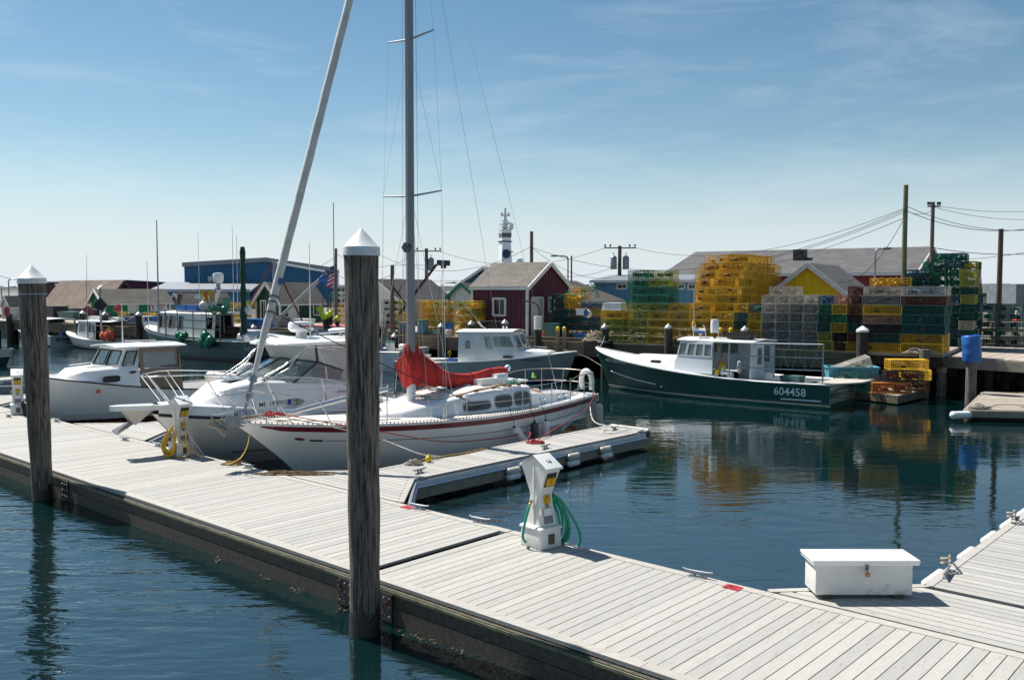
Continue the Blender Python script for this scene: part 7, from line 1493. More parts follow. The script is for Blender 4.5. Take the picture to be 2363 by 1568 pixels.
# ---------------------------------------------------------------- pedestals
PEDM = mat('white_pedestal_fibreglass', (.74, .73, .70), (.68, .67, .64), .35, scale=3, spots=((.42, .38, .30), 2.6, .68, (1, 1, .5)))
YSOC = mat('yellow_socket_plastic', (.68, .40, .015), (.5, .3, .01), .45, scale=12)
def pedestal(lab, x, y, rz, num, conduit=True):
    o = thing('power_pedestal', lab, 'power pedestal', (x, y, DZ + .002), rz, 'dock power pedestals')
    def ring(a, b, z): return [Vector((-a, -b, z)), Vector((a, -b, z)), Vector((a, b, z)), Vector((-a, b, z))]
    m = MB(); rows = [ring(.215, .19, 0), ring(.21, .185, .25)]; m.grid(rows, closed=True); m.add(rows[0], [(3, 2, 1, 0)]); m.add(rows[1], [(0, 1, 2, 3)]); bevel(m.obj('base', PEDM, o), .012, 3)
    m = MB(); rows = [ring(.225, .2, .25), ring(.225, .2, .285), ring(.19, .165, .305)]; m.grid(rows, closed=True); m.add(rows[0], [(3, 2, 1, 0)]); m.add(rows[2], [(0, 1, 2, 3)]); bevel(m.obj('collar', PEDM, o), .006, 2)
    m = MB(); sec = [(.165, .135, .30), (.125, .115, .55), (.105, .105, .70), (.115, .108, .76), (.20, .125, .98), (.255, .135, 1.10)]; rows = [ring(*s) for s in sec]; m.grid(rows, closed=True); m.add(rows[0], [(3, 2, 1, 0)])
    # gabled hood: ridge over the middle, eaves over the two socket faces
    e = [(-.255, 1.10), (0, 1.235), (.255, 1.10)]
    m.add([(a, -.135, z) for a, z in e] + [(a, .135, z) for a, z in e], [(0, 2, 1), (3, 4, 5)]); m.obj('column', PEDM, o)
    m = MB()
    for sg in (-1, 1):
        a = [Vector((sg * .285, -.155, 1.085)), Vector((sg * .285, .155, 1.085)), Vector((0, .155, 1.245)), Vector((0, -.155, 1.245))]; m.add(a + [p + Vector((0, 0, .03)) for p in a], [(0, 1, 2, 3), (7, 6, 5, 4), (0, 4, 5, 1), (1, 5, 6, 2), (2, 6, 7, 3), (3, 7, 4, 0)])
    bevel(m.obj('hood', WHITE2, o), .008, 2)
    m = MB(); 
    for sg in (-1, 1): m.bx(-.012, .012, sg * .118 - .022 * (sg < 0), sg * .118 + .022 * (sg > 0), .31, 1.2)
    m.obj('seam_strip', PEDM, o)
    for sg in (1, -1):
        # socket face follows the flare
        n = Vector((sg * .34, 0, -.14)).normalized(); up = Vector((sg * .25, 0, .56)).normalized(); up = (Vector((sg * .235, 0, 1.06)) - Vector((sg * .135, 0, .80))).normalized(); n = Vector((up.z * sg, 0, -abs(up.x))).normalized(); c = Vector((sg * .188, 0, .945))
        f = MB(); f.obox(c + n * .006, Vector((0, .085, 0)), up * .105, n * .006); so = f.obj('socket_panel', DARKM, o)
        for yy in (-.04, .042): f = MB(); f.obox(c + n * .02 + Vector((0, yy, 0)) - up * .02, Vector((0, .034, 0)), up * .06, n * .014); f.obj('socket_cover', YSOC, so)
        f = MB(); f.bx(sg * .118 - .012, sg * .118 + .012, -.05, .05, .60, .72); f.lathe([(.035, 0), (.04, .03), (.03, .045)], 12); k = len(f.v) - 36; f.xf(Matrix.Translation((sg * .128, 0, .66)) @ Matrix.Rotation(R(90) * sg, 4, 'Y'), k); f.obj('outlet', YSOC, o)
        f = MB(); f.obox((sg * .152, 0, .44), (0, .075, 0), (-sg * .019, 0, .10), (.003, 0, 0)); f.obj('cover_plate', WHITE2, o)
        f = MB(); f.obox((sg * .153, 0, .44), (0, .08, 0), (-sg * .02, 0, .105), (.002, 0, 0)); f.obj('plate_gasket', GREYP, o)
        f = MB(); f.bx(sg * .216 - .006, sg * .216 + .006, -.055, .055, .06, .20); f.obj('lamp_lens', mat('brown_lens', (.16, .12, .09), (.08, .06, .05), .3), o)
    f = MB(); f.bx(.125, .135, -.03, .03, .545, .595); f.obj('label', GREYP, o)
    for sg in (1,):
        t = text_mb(num, .085, .002); an = math.atan2(1.245 - 1.085, .285)
        t.xf(Matrix.Translation((.16, 0, 1.19)) @ Matrix.Rotation(an, 4, 'Y') @ Matrix.Rotation(R(90), 4, 'Z')); t.obj('lettering', INK, o)
    f = MB(); f.tube(catm([(-.02, -.15, .62), (-.02, -.19, .6), (-.02, -.19, .55)], 3), .014, 6); f.ell((-.02, -.165, .63), (.03, .02, .03)); f.obj('spigot', mat('brass', (.45, .28, .08), (.3, .18, .05), .4, .8), o)
    return o
P16 = pedestal('white power pedestal marked 16 with the coiled green hose', .40, 12.36, R(-50), '16'); P18 = pedestal('white power pedestal marked 18 hung with a yellow cord coil', -7.05, 19.12, R(-46), '18'); P19 = pedestal('farthest white pedestal, with black cable, left of the left pile', -14.0, 25.5, R(-62), '19')
GHOSE = mat('green_rubber_hose', (.01, .30, .17), (.008, .24, .14), .4, scale=4); 
def coil(name, lab, cat, pts_list, r, mt, **k):
    m = MB()
    for pts in pts_list: m.tube(catm([Vector(p) for p in pts], 7), r, 8)
    o = m.obj(name, mt, None, 70); return tag(o, lab, cat, k.get('group'))
def pp_(y, *uv): return [P(u, v, y + (d[0] if d else 0)) for u, v, *d in uv]
coil('garden_hose', 'green garden hose coiled on the pedestal marked 16', 'hose', [
    pp_(12.42, (1266, 1140, .05), (1280, 1143, .05), (1297, 1160, .03), (1304, 1195), (1308, 1225), (1300, 1243), (1280, 1252), (1268, 1250)),
    pp_(12.46, (1266, 1145, .05), (1282, 1152, .05), (1292, 1175, .03), (1297, 1205), (1290, 1238), (1272, 1246)),
    pp_(12.40, (1268, 1142, .05), (1286, 1148, .03), (1300, 1172, .02), (1312, 1205), (1312, 1235), (1300, 1250), (1282, 1247)),
    pp_(12.44, (1266, 1150, .05), (1276, 1160, .03), (1286, 1185), (1290, 1215), (1280, 1240), (1268, 1243)),
    pp_(12.36, (1266, 1142, .06), (1290, 1150, .03), (1312, 1180), (1332, 1215), (1338, 1240), (1332, 1258), (1315, 1266), (1290, 1263), (1277, 1252), (1266, 1240, -.08)),
    pp_(12.2, (1224, 1156, .1), (1216, 1185, .02), (1209, 1215), (1206, 1238), (1212, 1250, .1)),
    pp_(12.43, (1264, 1146, .06), (1284, 1160, .04), (1302, 1190), (1306, 1218), (1296, 1246), (1274, 1250))], .0185, GHOSE)
HOOK = MB().tube(catm([P(1262, 1140, 12.4), P(1272, 1136, 12.45), P(1280, 1142, 12.45)], 3), .01, 6).obj('hose_hook', GALV, P16, world=True)
YC = mat('yellow_power_cord', (.68, .40, .03), (.55, .31, .02), .5, scale=6); rr = random.Random(21); lp = []
for i in range(24):
    dx = rr.uniform(-3, 3); y0 = rr.uniform(-.06, .06); w_ = rr.uniform(5, 18); b = rr.uniform(1038, 1054)
    lp.append(pp_(18.85 + y0, (397 + dx * .3, 985), (388 + dx, 1000), (383 - w_ * .5 + dx, 1025), (384 - w_ * .3, b - 6), (392 + dx, b), (399 + w_ * .2, b - 12), (402 + dx * .5, 1015), (399, 990)))
coil('cord_coil', 'thick yellow power cord coiled on the pedestal marked 18', 'cord', lp, .016, YC)
coil('cord_coil', 'single yellow cord drooping across the pedestal marked 18', 'cord', [pp_(18.75, (424, 962), (428, 985), (430, 1020), (433, 1045), (424, 1053), (405, 1052)), pp_(18.75, (404, 990), (412, 1010), (428, 1028), (445, 1040), (463, 1052, -.05))], .012, YC)
lp = []; WH = mat('white_water_hose', (.6, .58, .56), (.48, .47, .46), .5, scale=5)
for i in range(9):
    b = 470 - i * 5 + rr.uniform(-2, 2); lp.append(pp_(18.9 + .03 * i, (421, 984), (430, 990), (442 - i, 1010), (b - 12, 1035), (b, 1052 - i * .6)))
lp.append(pp_(18.75, (470, 1052), (462, 1058), (440, 1060), (428, 1055))); coil('water_hose', 'white hoses fanned down the right side of the pedestal marked 18', 'hose', lp, .0125, WH)
lp = []
for i in range(5): lp.append(pp_(25.2, (49 + i, 927), (56 + i * 2, 938), (60 + i * 2, 952), (64 + i, 964), (60, 966), (54 + i, 950), (49, 932)))
coil('cord_coil', 'black cable looped beside the farthest pedestal', 'cord', lp, .02, BLACK)
coil('cord_coil', 'yellow shore cord drooping from the sailboat bow to the float', 'cord', [pp_(17.9, (577, 998, .6), (570, 1030, .4), (556, 1055, .2), (535, 1068), (522, 1071))], .013, YC)
# ---------------------------------------------------------------- dock box
db_ = thing('dock_box', 'large white dock box with a padlocked lid standing on mossy blocks', 'dock box', (4.03, 10.37, DZ)); BXM = mat('white_box_fibreglass', (.74, .73, .70), (.68, .67, .64), .5, scale=2, spots=((.45, .44, .35), 3.4, .57, (1, 1, 1.3)))
m = MB(); m.bx(-.555, .555, -.19, .19, .045, .43); bevel(m.obj('body', BXM, db_), .012, 3); m = MB(); m.bx(-.61, .615, -.25, .22, .432, .465); bevel(m.obj('lid', WHITE, db_), .009, 3); MB().bx(-.60, .605, -.243, .213, .405, .4315).obj('lid_lip', WHITE, db_)
for x in (-.42, .40): MB().bx(x - .055, x + .055, -.195, .19, 0, .05).obj('block', mat('mossy_block', (.09, .085, .045), (.05, .05, .03), .9, scale=9), db_)
m = MB(); m.bx(-.012, .022, -.262, -.245, .33, .415); m.obj('hasp', mat('tarnished_hasp', (.25, .2, .18), (.12, .06, .05), .5, .6, scale=20), db_); m = MB(); m.tube(catm([(-.008, -.268, .325), (-.008, -.272, .355), (.012, -.272, .362), (.02, -.268, .325)], 3), .006, 6); pk_ = m.obj('shackle', STEEL, db_); MB().bx(-.016, .032, -.28, -.256, .285, .33).obj('padlock', mat('brass_lock', (.35, .2, .1), (.28, .15, .08), .4, .7), db_)
for x in (-.35, .35): MB().bx(x - .04, x + .04, .19, .2, .34, .42).obj('hinge', STEEL, db_)
for y in (-.06, .0): MB().ell((-.557, y, .36), (.003, .007, .012), 6, 4).obj('rivet', RUST, db_)
# ---------------------------------------------------------------- fenders lashed to the floats
def lump(lab, p, L_2, r, rz, mt=None, grp='fenders on the finger float'):
    m = MB(); n = 10; m.tube([(L_2 * (2 * i / n - 1), 0, 0) for i in range(n + 1)], [r * min(1, .3 + 2.6 * math.sin(math.pi * i / n)) for i in range(n + 1)], 12); o = m.obj('fender', mt or FY, None, 60); o.location = p; o.rotation_euler = (0, 0, rz); return tag(o, lab, 'fender', grp)
for u, v, z, lab in ((1184, 1100, .24, 'upper of the pair of small fenders nearest the front of the finger float'), (1184, 1110, .12, 'lower of the pair of small fenders nearest the front'), (1324, 1043, .26, 'upper small fender of the middle pair on the finger float side'), (1323, 1058, .11, 'lower small fender of the middle pair, scuffed white'), (1397, 1031, .26, 'upper small fender of the pair nearest the finger end'), (1398, 1046, .11, 'lower small fender of the pair nearest the finger end')):
    k = D(-3.36, 5, 0); q = min((D(-3.34, 4 + i * .05, z) for i in range(170)), key=lambda p: abs(1181 + F * p.x / (p.y * CT - (p.z - HC) * ST) - u)); lump(lab, q, .2, .075, RB, FY if z > .2 else FW)
for t, w in ((4.9, .35), (6.3, .3), (7.4, .3), (8.5, .4), (9.5, .4), (10.4, .35)):
    lump({4.9: 'white fender wedged beside the nearest cleat of the right finger float', 6.3: 'second white fender up the right finger float edge', 7.4: 'third white fender up the right finger float edge', 8.5: 'fourth white fender up the right finger float', 9.5: 'fifth white fender up the right finger float', 10.4: 'last white fender up the right finger float'}[t], D(5.50, t, .355), w, .065, RB, FW, 'fenders along the right finger float')
def rope(lab, pts, r, mt, name='mooring_line', grp=None): return tag(MB().tube(catm(pts, 5), r, 6).obj(name, mt, None, 70), lab, 'rope', grp)
RW_ = mat('white_rope', (.68, .66, .61), (.5, .48, .44), .9, scale=30, bump=.3); RR_ = mat('red_rope', (.42, .05, .05), (.3, .03, .03), .9, scale=30); RG_ = mat('grey_rope', (.4, .37, .31), (.28, .25, .2), .9, scale=30)
b0 = TM(sb) @ Vector((9.5, .25, 1.42)); rope('white bow line from the sailboat down to the finger float, passing behind the front pile', [b0, TM(sb) @ Vector((8.9, .85, 1.25)), TM(sb) @ Vector((7.8, 1.4, .88)), D(-4.72, 5.4, .62), D(-4.6, 5.9, .5)], .014, RW_)
rope('dark red line drooping along the sailboat side from its bow', [TM(sb) @ Vector((9.3, .35, 1.42)), TM(sb) @ Vector((7.6, 1.45, .98)), TM(sb) @ Vector((6, 1.6, .6)), TM(sb) @ Vector((4.4, 1.72, .50)), TM(sb) @ Vector((3.4, 1.8, .52)), D(-4.55, 8.55, .5)], .012, RR_)
rope('red stern line rising from the red coil to the sailboat stern', [D(-4.4, 8.75, .49), TM(sb) @ Vector((1.9, 1.75, .62)), TM(sb) @ Vector((.9, 1.5, .74)), TM(sb) @ Vector((.0, 1.2, 1.05)), TM(sb) @ Vector((-.3, .95, 1.12))], .011, RR_)
def heap(name, lab, cat, c, rx, ry, rz_, n, r, mt, seed=0, seg=5):
    rr = random.Random(seed); m = MB(); c = Vector(c)
    for i in range(n):
        a = rr.uniform(0, 6.28); pts = []
        for k in range(seg):
            a += rr.uniform(.5, 1.4); q = rr.uniform(.25, 1); z = abs(rr.gauss(0, .5)) * (1.1 - q); pts.append(c + Vector((rx * q * math.cos(a), ry * q * math.sin(a), r + rz_ * min(z, 1))))
        m.tube(catm(pts, 3), r, 5)
    o = m.obj(name, mt, None, 70); return tag(o, lab, cat)
heap('rope_coil', 'tangled red rope coil on the edge of the sailboat finger float', 'rope', D(-4.35, 8.7, .455), .24, .17, .12, 14, .012, RR_, 3)
heap('rope_pile', 'heap of tan rope in front of the mixed stack on the wharf edge', 'rope', Wf(SU(1372, -.1), .25, WZ), .75, .4, .55, 60, .028, mat('tan_rope', (.42, .35, .25), (.27, .21, .14), .9, scale=20), 5, 7)
heap('rope_pile', 'pale rope heap at the wharf corner left of the blue barrel', 'rope', Wf(S1 - .6, .2, WZ), .8, .35, .22, 40, .024, RG_, 6, 6)
heap('debris', 'dry reeds and weed tangled at the float edge below the sailboat', 'debris', D(-5.5, 2.95, .455), .85, .12, .07, 46, .007, mat('dry_reed', (.32, .23, .13), (.16, .10, .05), .9, scale=20), 7, 4)
heap('debris', 'small clump of weed and rope by the cleat under the sailboat bow', 'debris', D(-7.2, 2.7, .455), .3, .12, .12, 20, .009, mat('dry_reed', (.32, .23, .13)), 8, 4)
rope('yellow line with weed lying along the inner edge of the finger float', [D(-4.62, 5.1, .47), D(-4.66, 5.8, .48), D(-4.6, 6.6, .47), D(-4.68, 7.4, .47)], .018, mat('weedy_yellow_rope', (.45, .3, .06), (.2, .12, .05), .9, scale=18), grp=None)
heap('rope_coil', 'white rope bundle on the finger float just right of the front pile', 'rope', D(-4.5, 5.1, .455), .2, .1, .1, 12, .018, RG_, 9)
ball('pot_buoy', 'small yellow float on the finger float right of the front pile', D(-4.5, 5.5, .52), .07, YELP)
rope('white stern line from the sailboat to the cleat near the finger end', [TM(sb) @ Vector((-.7, .5, .9)), D(-5.0, 11.7, .62), D(-4.3, 11.35, .56), D(-3.8, 11.6, .55)], .014, RW_)
rope('second white line lying between the two end cleats', [D(-4.4, 11.5, .53), D(-4.1, 10.9, .47), D(-3.8, 11.0, .47), D(-3.7, 11.6, .53)], .013, RW_)
for t, l_ in ((5.02, 'nearest'), (8.15, 'farther')):
    pts = [D(5.6 + .05 * math.cos(a), t + .07 * math.sin(a), .52 + .008 * i) for i, a in enumerate([k * .9 for k in range(16)])]; rope('grey rope turned round the ' + l_ + ' cleat of the right finger float', pts + [D(5.5, t + .5, .47)], .014, RG_)
rope('mooring line from the grey boat bow to the wharf by the tyres', [A_ @ Vector((7.7, 0, 1.38)), A_ @ Vector((8.6, .2, 1.1)), P(1400, 852, 37.6)], .018, RG_); rope('bow line of the green boat numbered 604458 up to the tyred pile', [M_ @ Vector((9.9, 0, 1.6)), P(1390, 790, 38.6), P(1395, 775, 39.0)], .018, RG_)
# ---------------------------------------------------------------- wharf edge piles
def wpile(u, vt, lab, t=-.33, r=.17, mt=PILE3, cap=True, capm=GREYCAP, zb=-3):
    s = SU(u, t); p = Wf(s, t, 0); zt = Zv(vt, p.y); o = thing('wharf_pile', lab, 'pile', p, 0, 'capped piles along the wharf'); hc = .16 if cap else 0
    MB().lathe([(r * .98, zb), (r, 0), (r, zt - hc)], 14).obj('timber', mt, o, 40)
    if cap: MB().lathe([(r * 1.1, zt - hc - .08), (r * 1.1, zt - hc), (r * .5, zt - hc * .4), (.01, zt)], 14).obj('cap', capm, o, 30)
    return o
for u, vt, lab in ((909, 768, 'capped wharf pile just right of the tall front pile'), (1017, 745, 'grey wharf pile left of the yellow stack and maroon shed'), (1087, 739, 'wharf pile at the left corner of the maroon shed'), (1165, 736, 'wharf pile under the maroon shed window'), (1241, 738, 'wharf pile before the white door of the maroon shed'), (1396, 746, 'wharf pile wrapped in tyres'), (1543, 746, 'dark capped wharf pile above the green boat wheelhouse'), (1720, 751, 'dark capped wharf pile left of the grey stack'), (19, 717, 'capped wharf pile below the far left white shed'), (189, 716, 'capped dark wharf pile left of the bright green building'), (179, 738, 'lower capped pile beside the capped dark one at far left'), (318, 719, 'capped wharf pile in front of the bright green building'), (240, 719, 'capped wharf pile at the green building corner'), (583, 748, 'capped pile behind the stern of the large green boat')): wpile(u, vt, lab, r=.2 if u < 600 else .17, mt=PILE2 if u in (1017,) else PILE3)
wpile(1992, 751, 'big wharf pile with a white cap in front of the brown stacks', r=.21, capm=CAPM)
o = wpile(2137, 806, 'squared grey fender timber at the wharf corner', cap=False, mt=PILE2, t=-.25)
for i, (u, v) in enumerate(((1287, 753), (1302, 753), (1663, 755), (1687, 755))):
    s = SU(u, -.2); p = Wf(s, -.2, 0); zt = Zv(v, p.y); o = thing('ladder_post', ['left yellow topped ladder post right of the maroon shed', 'right yellow topped ladder post right of the maroon shed', 'left yellow topped post behind the green boat roof', 'right yellow topped post behind the green boat roof'][i], 'post', p, 0, 'yellow topped posts'); MB().bx(-.08, .08, -.08, .08, -1, zt - .2).obj('timber', mat('tan_post', (.33, .24, .16), (.22, .16, .1), .8, scale=5), o); MB().lathe([(.085, zt - .2), (.085, zt - .05), (.03, zt)], 10).obj('painted_top', YELP, o)
s = (SU(1287, -.2) + SU(1302, -.2)) / 2; m = MB()
for z in (1.35, .95, .55): m.obox(Wf(s, -.25, z), E1 * .28, E2 * .03, (0, 0, .05))
o = m.obj('ladder_rungs', mat('tan_post', (.33, .24, .16))); tag(o, 'wooden ladder rungs between the two yellow topped posts', 'ladder')
s = SU(1396, -.33)
for i in range(4):
    c = Wf(s, -.33, 1.62 - .2 * i); m = MB(); m.tube([c + Vector((.27 * math.cos(a), .27 * math.sin(a), .02 * math.sin(a + i))) for a in [k * math.pi / 9 for k in range(18)]], .095, 8, closed=True); tag(m.obj('tyre', BLACK, None, 70), ['topmost', 'second', 'third', 'lowest'][i] + ' black tyre threaded on the wharf pile', 'tyre', 'tyres on the wharf pile')
# pile with the upturned blue barrel, and the cut pile beside it
p = Vector((16.0, 31.4, 0)); o = thing('pier_pile', 'pale pier pile that carries the upturned blue barrel', 'pile', p); zt = Zv(835, p.y); MB().lathe([(.19, -4), (.18, 0), (.165, zt + .4)], 14).obj('timber', PILE2, o, 40)
o = drum('barrel', 'faded blue plastic barrel upturned on a pile beside the pier', 'barrel', (p.x + .02, p.y, zt), .31, Zv(773, p.y) - zt, BLUEP, rot=(0, R(-4), 0))
p = Vector((16.0, 33.6, 0)); o = thing('pier_pile', 'cut off pale pile left of the barrel pile, rope round its head', 'pile', p); zt = Zv(842, p.y); MB().lathe([(.18, -4), (.17, 0), (.16, zt)], 14).obj('timber', PILE2, o, 40); m = MB(); m.box((0, 0, zt + .02), (.42, .3, .04)); m.obj('cap_board', TIMG, o)
m = MB(); c = Vector((16.0, 33.6, zt - .1))
for i in range(4): m.tube([c + Vector((.175 * math.cos(a), .175 * math.sin(a), -.05 * i)) for a in [k * math.pi / 7 for k in range(14)]], .02, 5, closed=True)
tag(m.obj('rope_wrap', RG_), 'rope wound round the head of the cut off pile', 'rope')
# low raft at right
rf_ = thing('raft', 'low weathered plank raft at the right edge with a white fender at its corner', 'raft', (13.75, 27.2, 0)); z = .35; A1, A2 = Vector((0, 0, 0)), Vector((3.0, 4.7, 0)); ex = Vector((.93, -.16, 0)).normalized(); RFM = mat('weathered_raft_board', (.38, .33, .27), (.24, .21, .17), .85, scale=3, st=(1, 9, 9), bump=.4, rnd=.12, spots=((.16, .13, .09), 1.5, .62, (1, 3, 1)))
for i in range(28): a = A1.lerp(A2, (i + .5) / 28); MB().beam(a + Vector((0, 0, z - .02)), a + ex * 4.5 + Vector((0, 0, z - .02)), .19 if i % 3 else .185, .04).obj('plank', RFM, rf_)
MB().beam(A1 + Vector((0, -.06, z - .12)), A1 + ex * 4.5 + Vector((0, -.06, z - .12)), .1, .2).obj('side_board', FASC2, rf_); MB().beam(A1 + Vector((-.06, 0, z - .12)), A2 + Vector((-.06, 0, z - .12)), .1, .2).obj('side_board', FASC2, rf_); MB().prism([A1 + Vector((.3, .3, -.2)), A1 + ex * 4.4 + Vector((0, .3, -.2)), A2 + ex * 4.4 + Vector((0, -.3, -.2)), A2 + Vector((.3, -.3, -.2))], (0, 0, .38)).obj('flotation_block', BLACK, rf_)
lump('white fender lashed to the near corner of the low raft', (13.5, 27.05, .2), .36, .12, R(12), FW, None); heap('rope_coil', 'white rope bundle at the near corner of the low raft', 'rope', (14.2, 27.35, .37), .4, .2, .12, 14, .022, RG_, 12); rope('white line snaking over the low raft boards', [Vector((14.5, 27.4, .38)), Vector((15.2, 28.1, .38)), Vector((15.9, 28.0, .38)), Vector((16.0, 27.7, .38)), Vector((15.6, 27.6, .38)), Vector((16.6, 27.9, .38))], .014, RG_)
# small plank ramp under the grey boat bow
# ---------------------------------------------------------------- clutter on the wharf
drum('barrel', 'slate blue plastic drum with netting on top, right of the mast', 'barrel', Wf(SU(975, .3), .3, WZ), .29, .78, mat('slate_blue_plastic', (.10, .2, .25), (.07, .15, .19), .5, scale=4), lid=GRNB)
crate('grey_crate_stack', 'pale grey crate left of the mast on the wharf edge', 'crate', Wf(SU(933, .4), .4, WZ), (.55, .5, .62), GREYP, RW, False)
heap('net_heap', 'green net heap on the wharf right of the slate blue drum', 'net', Wf(SU(1000, .5), .5, WZ), .7, .3, .3, 30, .03, mat('green_net', (.02, .2, .14), (.01, .12, .09), .9), 14, 5)
drum('bucket', 'white bucket between the green net heap and the yellow stack', 'bucket', Wf(SU(1035, .3), .3, WZ), .16, .34, WHTP); crate('small_bin', 'small blue bin left of the yellow stack by the maroon shed', 'bin', Wf(SU(1037, .8), .8, WZ + .34), (.4, .3, .3), BLUEP, RW); crate('small_bin', 'faded pink bin under the small blue bin', 'bin', Wf(SU(1037, .8), .8, WZ), (.42, .34, .33), flat('faded_pink_plastic', (.5, .3, .26)), RW)
crate('bait_bin', 'bright blue bin on the wharf right of the ladder posts', 'bin', Wf(SU(1341, .5), .5, WZ), (.6, .45, .34), BLUEP, RW); crate('bait_bin', 'black bin between the ladder posts and the bright blue bin', 'bin', Wf(SU(1322, .6), .6, WZ), (.6, .45, .32), BLACK, RW)
crate('bait_bin', 'dark green bin in front of the dark stack beside the maroon shed', 'bin', Wf(SU(1270, 1.5), 1.5, WZ), (.8, .5, .7), TEALP, RW, False); drum('bucket', 'red bucket beside the white door of the maroon shed', 'bucket', Wf(SU(1258, 1.4), 1.4, WZ), .17, .36, flat('dull_red_plastic', (.35, .05, .03)))
ball('pot_buoy', 'white and blue buoy hung on the mixed stack above the rope heap', P(1357, 724, 42.4), .17, WHTP); ball('pot_buoy', 'blue buoy hung beside the white one on the mixed stack', P(1350, 722, 42.2), .17, BLUEP); crate('bait_bin', 'white bin set in the mixed stack beside the buoys', 'bin', P(1340, 727, 42.2), (.4, .3, .3), WHTP, RW)
hz_ = thing('hauler_davit', 'rusty davit arm on the pile before the white door', 'davit', Wf(SU(1241, -.33), -.33, WZ + .4)); MB().tube(catm([(0, 0, 0), (.05, 0, .7), (-.05, 0, 1.25), (-.7, 0, 1.45)], 4), .035, 7).obj('arm', RUST, hz_); MB().tube([(0, -.02, .1), (0, -.02, .72)], .19, 12).obj('wrapped_cylinder', WHTP, hz_)
gy = 62
for i, (u, v, c_, sz, lab) in enumerate(((584, 770, BLUEP, (1.1, .9, .55), 'left blue tote on the wharf behind the large green boat stern'), (600, 770, BLUEP, (1.4, .9, .52), 'right blue tote on the wharf behind the large green boat stern'))): crate('fish_tote', lab, 'tote', Wf(SU(u, 1.2), 1.2 + .1 * i, WZ), sz, c_, RW, False)
crate('fish_tote', 'white tote on the wharf beyond the large green boat bow', 'tote', Wf(SU(335, .8), .8, WZ), (.8, .8, .55), WHTP, RW, False); crate('fish_tote', 'blue tote next to the white one beyond the large green boat bow', 'tote', Wf(SU(350, .8), .8, WZ), (.7, .7, .55), BLUEP, RW, False); crate('fish_tote', 'dark blue tote on the wharf right of the orange buoys', 'tote', Wf(SU(298, .8), .8, WZ), (.9, .8, .5), mat('dark_blue_plastic', (.03, .12, .2), (.02, .09, .16), .5), RW, False)
rl = thing('cable_reel', 'rusty red reel on the wharf left of the green building', 'reel', Wf(SU(211, .9), .9, WZ + .6), RW)
for y in (-.3, .3): m = MB(); m.lathe([(.6, -.03), (.6, .03)], 16); m.xf(Matrix.Translation((0, y, 0)) @ Matrix.Rotation(R(90), 4, 'X')); m.obj('flange', mat('red_rust', (.25, .06, .04), (.14, .04, .03), .8), rl)
m = MB(); m.tube([(0, -.28, 0), (0, .28, 0)], .4, 12); m.obj('drum', DARKM, rl)
ring_ = MB().tube([P(16 + 3 * math.cos(a), 718 + 9 * math.sin(a), 62.6) for a in [k * math.pi / 8 for k in range(16)]], .12, 6, closed=True); tag(ring_.obj('life_ring', flat('faded_red_ring', (.5, .08, .06))), 'faded red life ring hung on the far left white shed', 'life ring')
ring_ = MB().tube([P(272 + 6 * math.cos(a), 711 + 6 * math.sin(a), 60) for a in [k * math.pi / 8 for k in range(16)]], .12, 6, closed=True); tag(ring_.obj('life_ring', flat('dull_red_ring', (.4, .05, .04))), 'dull red life ring on the wall of the bright green building', 'life ring')
tag(MB().tube([P(230, 752, 58.5)] + sag(P(241, 722, 57), P(318, 722, 60), .5, 8), .03, 5).obj('mooring_line', RG_), 'slack rope strung between the capped piles before the green building', 'rope')
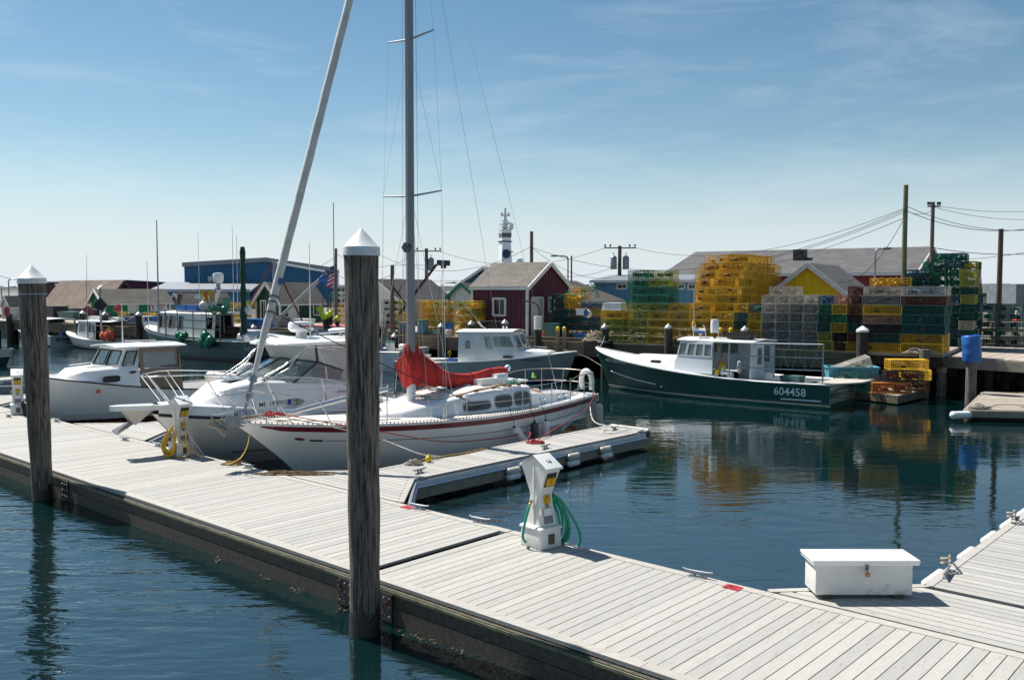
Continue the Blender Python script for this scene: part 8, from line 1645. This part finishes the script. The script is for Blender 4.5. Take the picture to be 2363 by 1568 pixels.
# skiff and loose boards far left: low skiff by the left finger floats
sk_, _ = boat_thing('skiff', 'grey skiff with a raised stern lying by the left finger floats', (-20.9, 34.6, 0), (-16.2, 33.2, 0), 'skiff')
hs = Hull(4.9, 1.5, [(0, .42), (.5, .4), (1, .62)], BS_LOB, BW_LOB, .2); m = MB(); hs.body(m, -.5, 1); m.obj('hull', GALV, sk_, 50); m = MB(); hs.well(m, 0, .97, .08, .12); m.obj('interior', GREYP, sk_, 30)

# small things on the sailboat
o = tag(MB().box((0, 0, 0), (.34, .22, .16)).obj('locker_box', ORNG), 'bright orange box in the sailboat cockpit', 'box'); o.location = S(1.55, .3, 1.02); o.rotation_euler.z = sb.rotation_euler.z; bevel(o, .015)
heap('rope_coil', 'lime green rope hank hung on the sailboat stern rail', 'rope', S(.75, -.35, 1.5), .07, .12, .2, 12, .012, flat('lime_rope', (.25, .6, .12)), 31)
heap('rope_coil', 'green rope bundle on the sailboat coachroof by the grab rail', 'rope', S(2.8, .72, 1.56), .14, .1, .12, 12, .011, flat('green_rope', (.01, .25, .12)), 32)
heap('rope_coil', 'tan rope bundle on the sailboat coachroof before the green one', 'rope', S(3.25, .7, 1.56), .22, .09, .07, 10, .011, RG_, 33)
heap('rope_coil', 'chain and red rope heap on the sailboat foredeck', 'rope', S(9.4, 0, 1.38), .3, .16, .1, 16, .013, RR_, 34)
heap('rope_coil', 'tangle of lines at the foot of the sailboat mast', 'rope', S(5.15, .1, 1.42), .5, .35, .1, 22, .009, RG_, 35)
# gear standing about on the far left of the wharf
for i, (u, t, sz, c_, lab) in enumerate(((128, 4, (1.6, 1.2, 1.0), DARKM, 'black equipment box on the wharf before the maroon wall'), (146, 5, (1.4, 1.0, .8), GREYP, 'grey equipment box beside the black one before the maroon wall'), (163, 4, (1.8, 1.1, .6), TEALP, 'low green grey bin before the maroon wall'), (200, 3, (1.0, .8, .45), mat('dark_blue_plastic', (.03, .12, .2)), 'low dark blue bin left of the red reel'), (232, 5, (1.2, .8, .5), DARKM, 'dark bin under the gable of the bright green building'), (455, 4, (1.6, .9, .6), DARKM, 'dark bin on the wharf beyond the large green boat roof'), (640, 3, (1.3, .9, .6), GREYP, 'grey bin on the wharf before the dark green hut'), (700, 4, (1.2, .8, .5), WHTP, 'pale bin on the wharf right of the green hut door'))):
    crate('gear_box', lab, 'box', Wf(SU(u, t), t, WZ), sz, c_, RW + R(7 * (i % 3 - 1)), False)
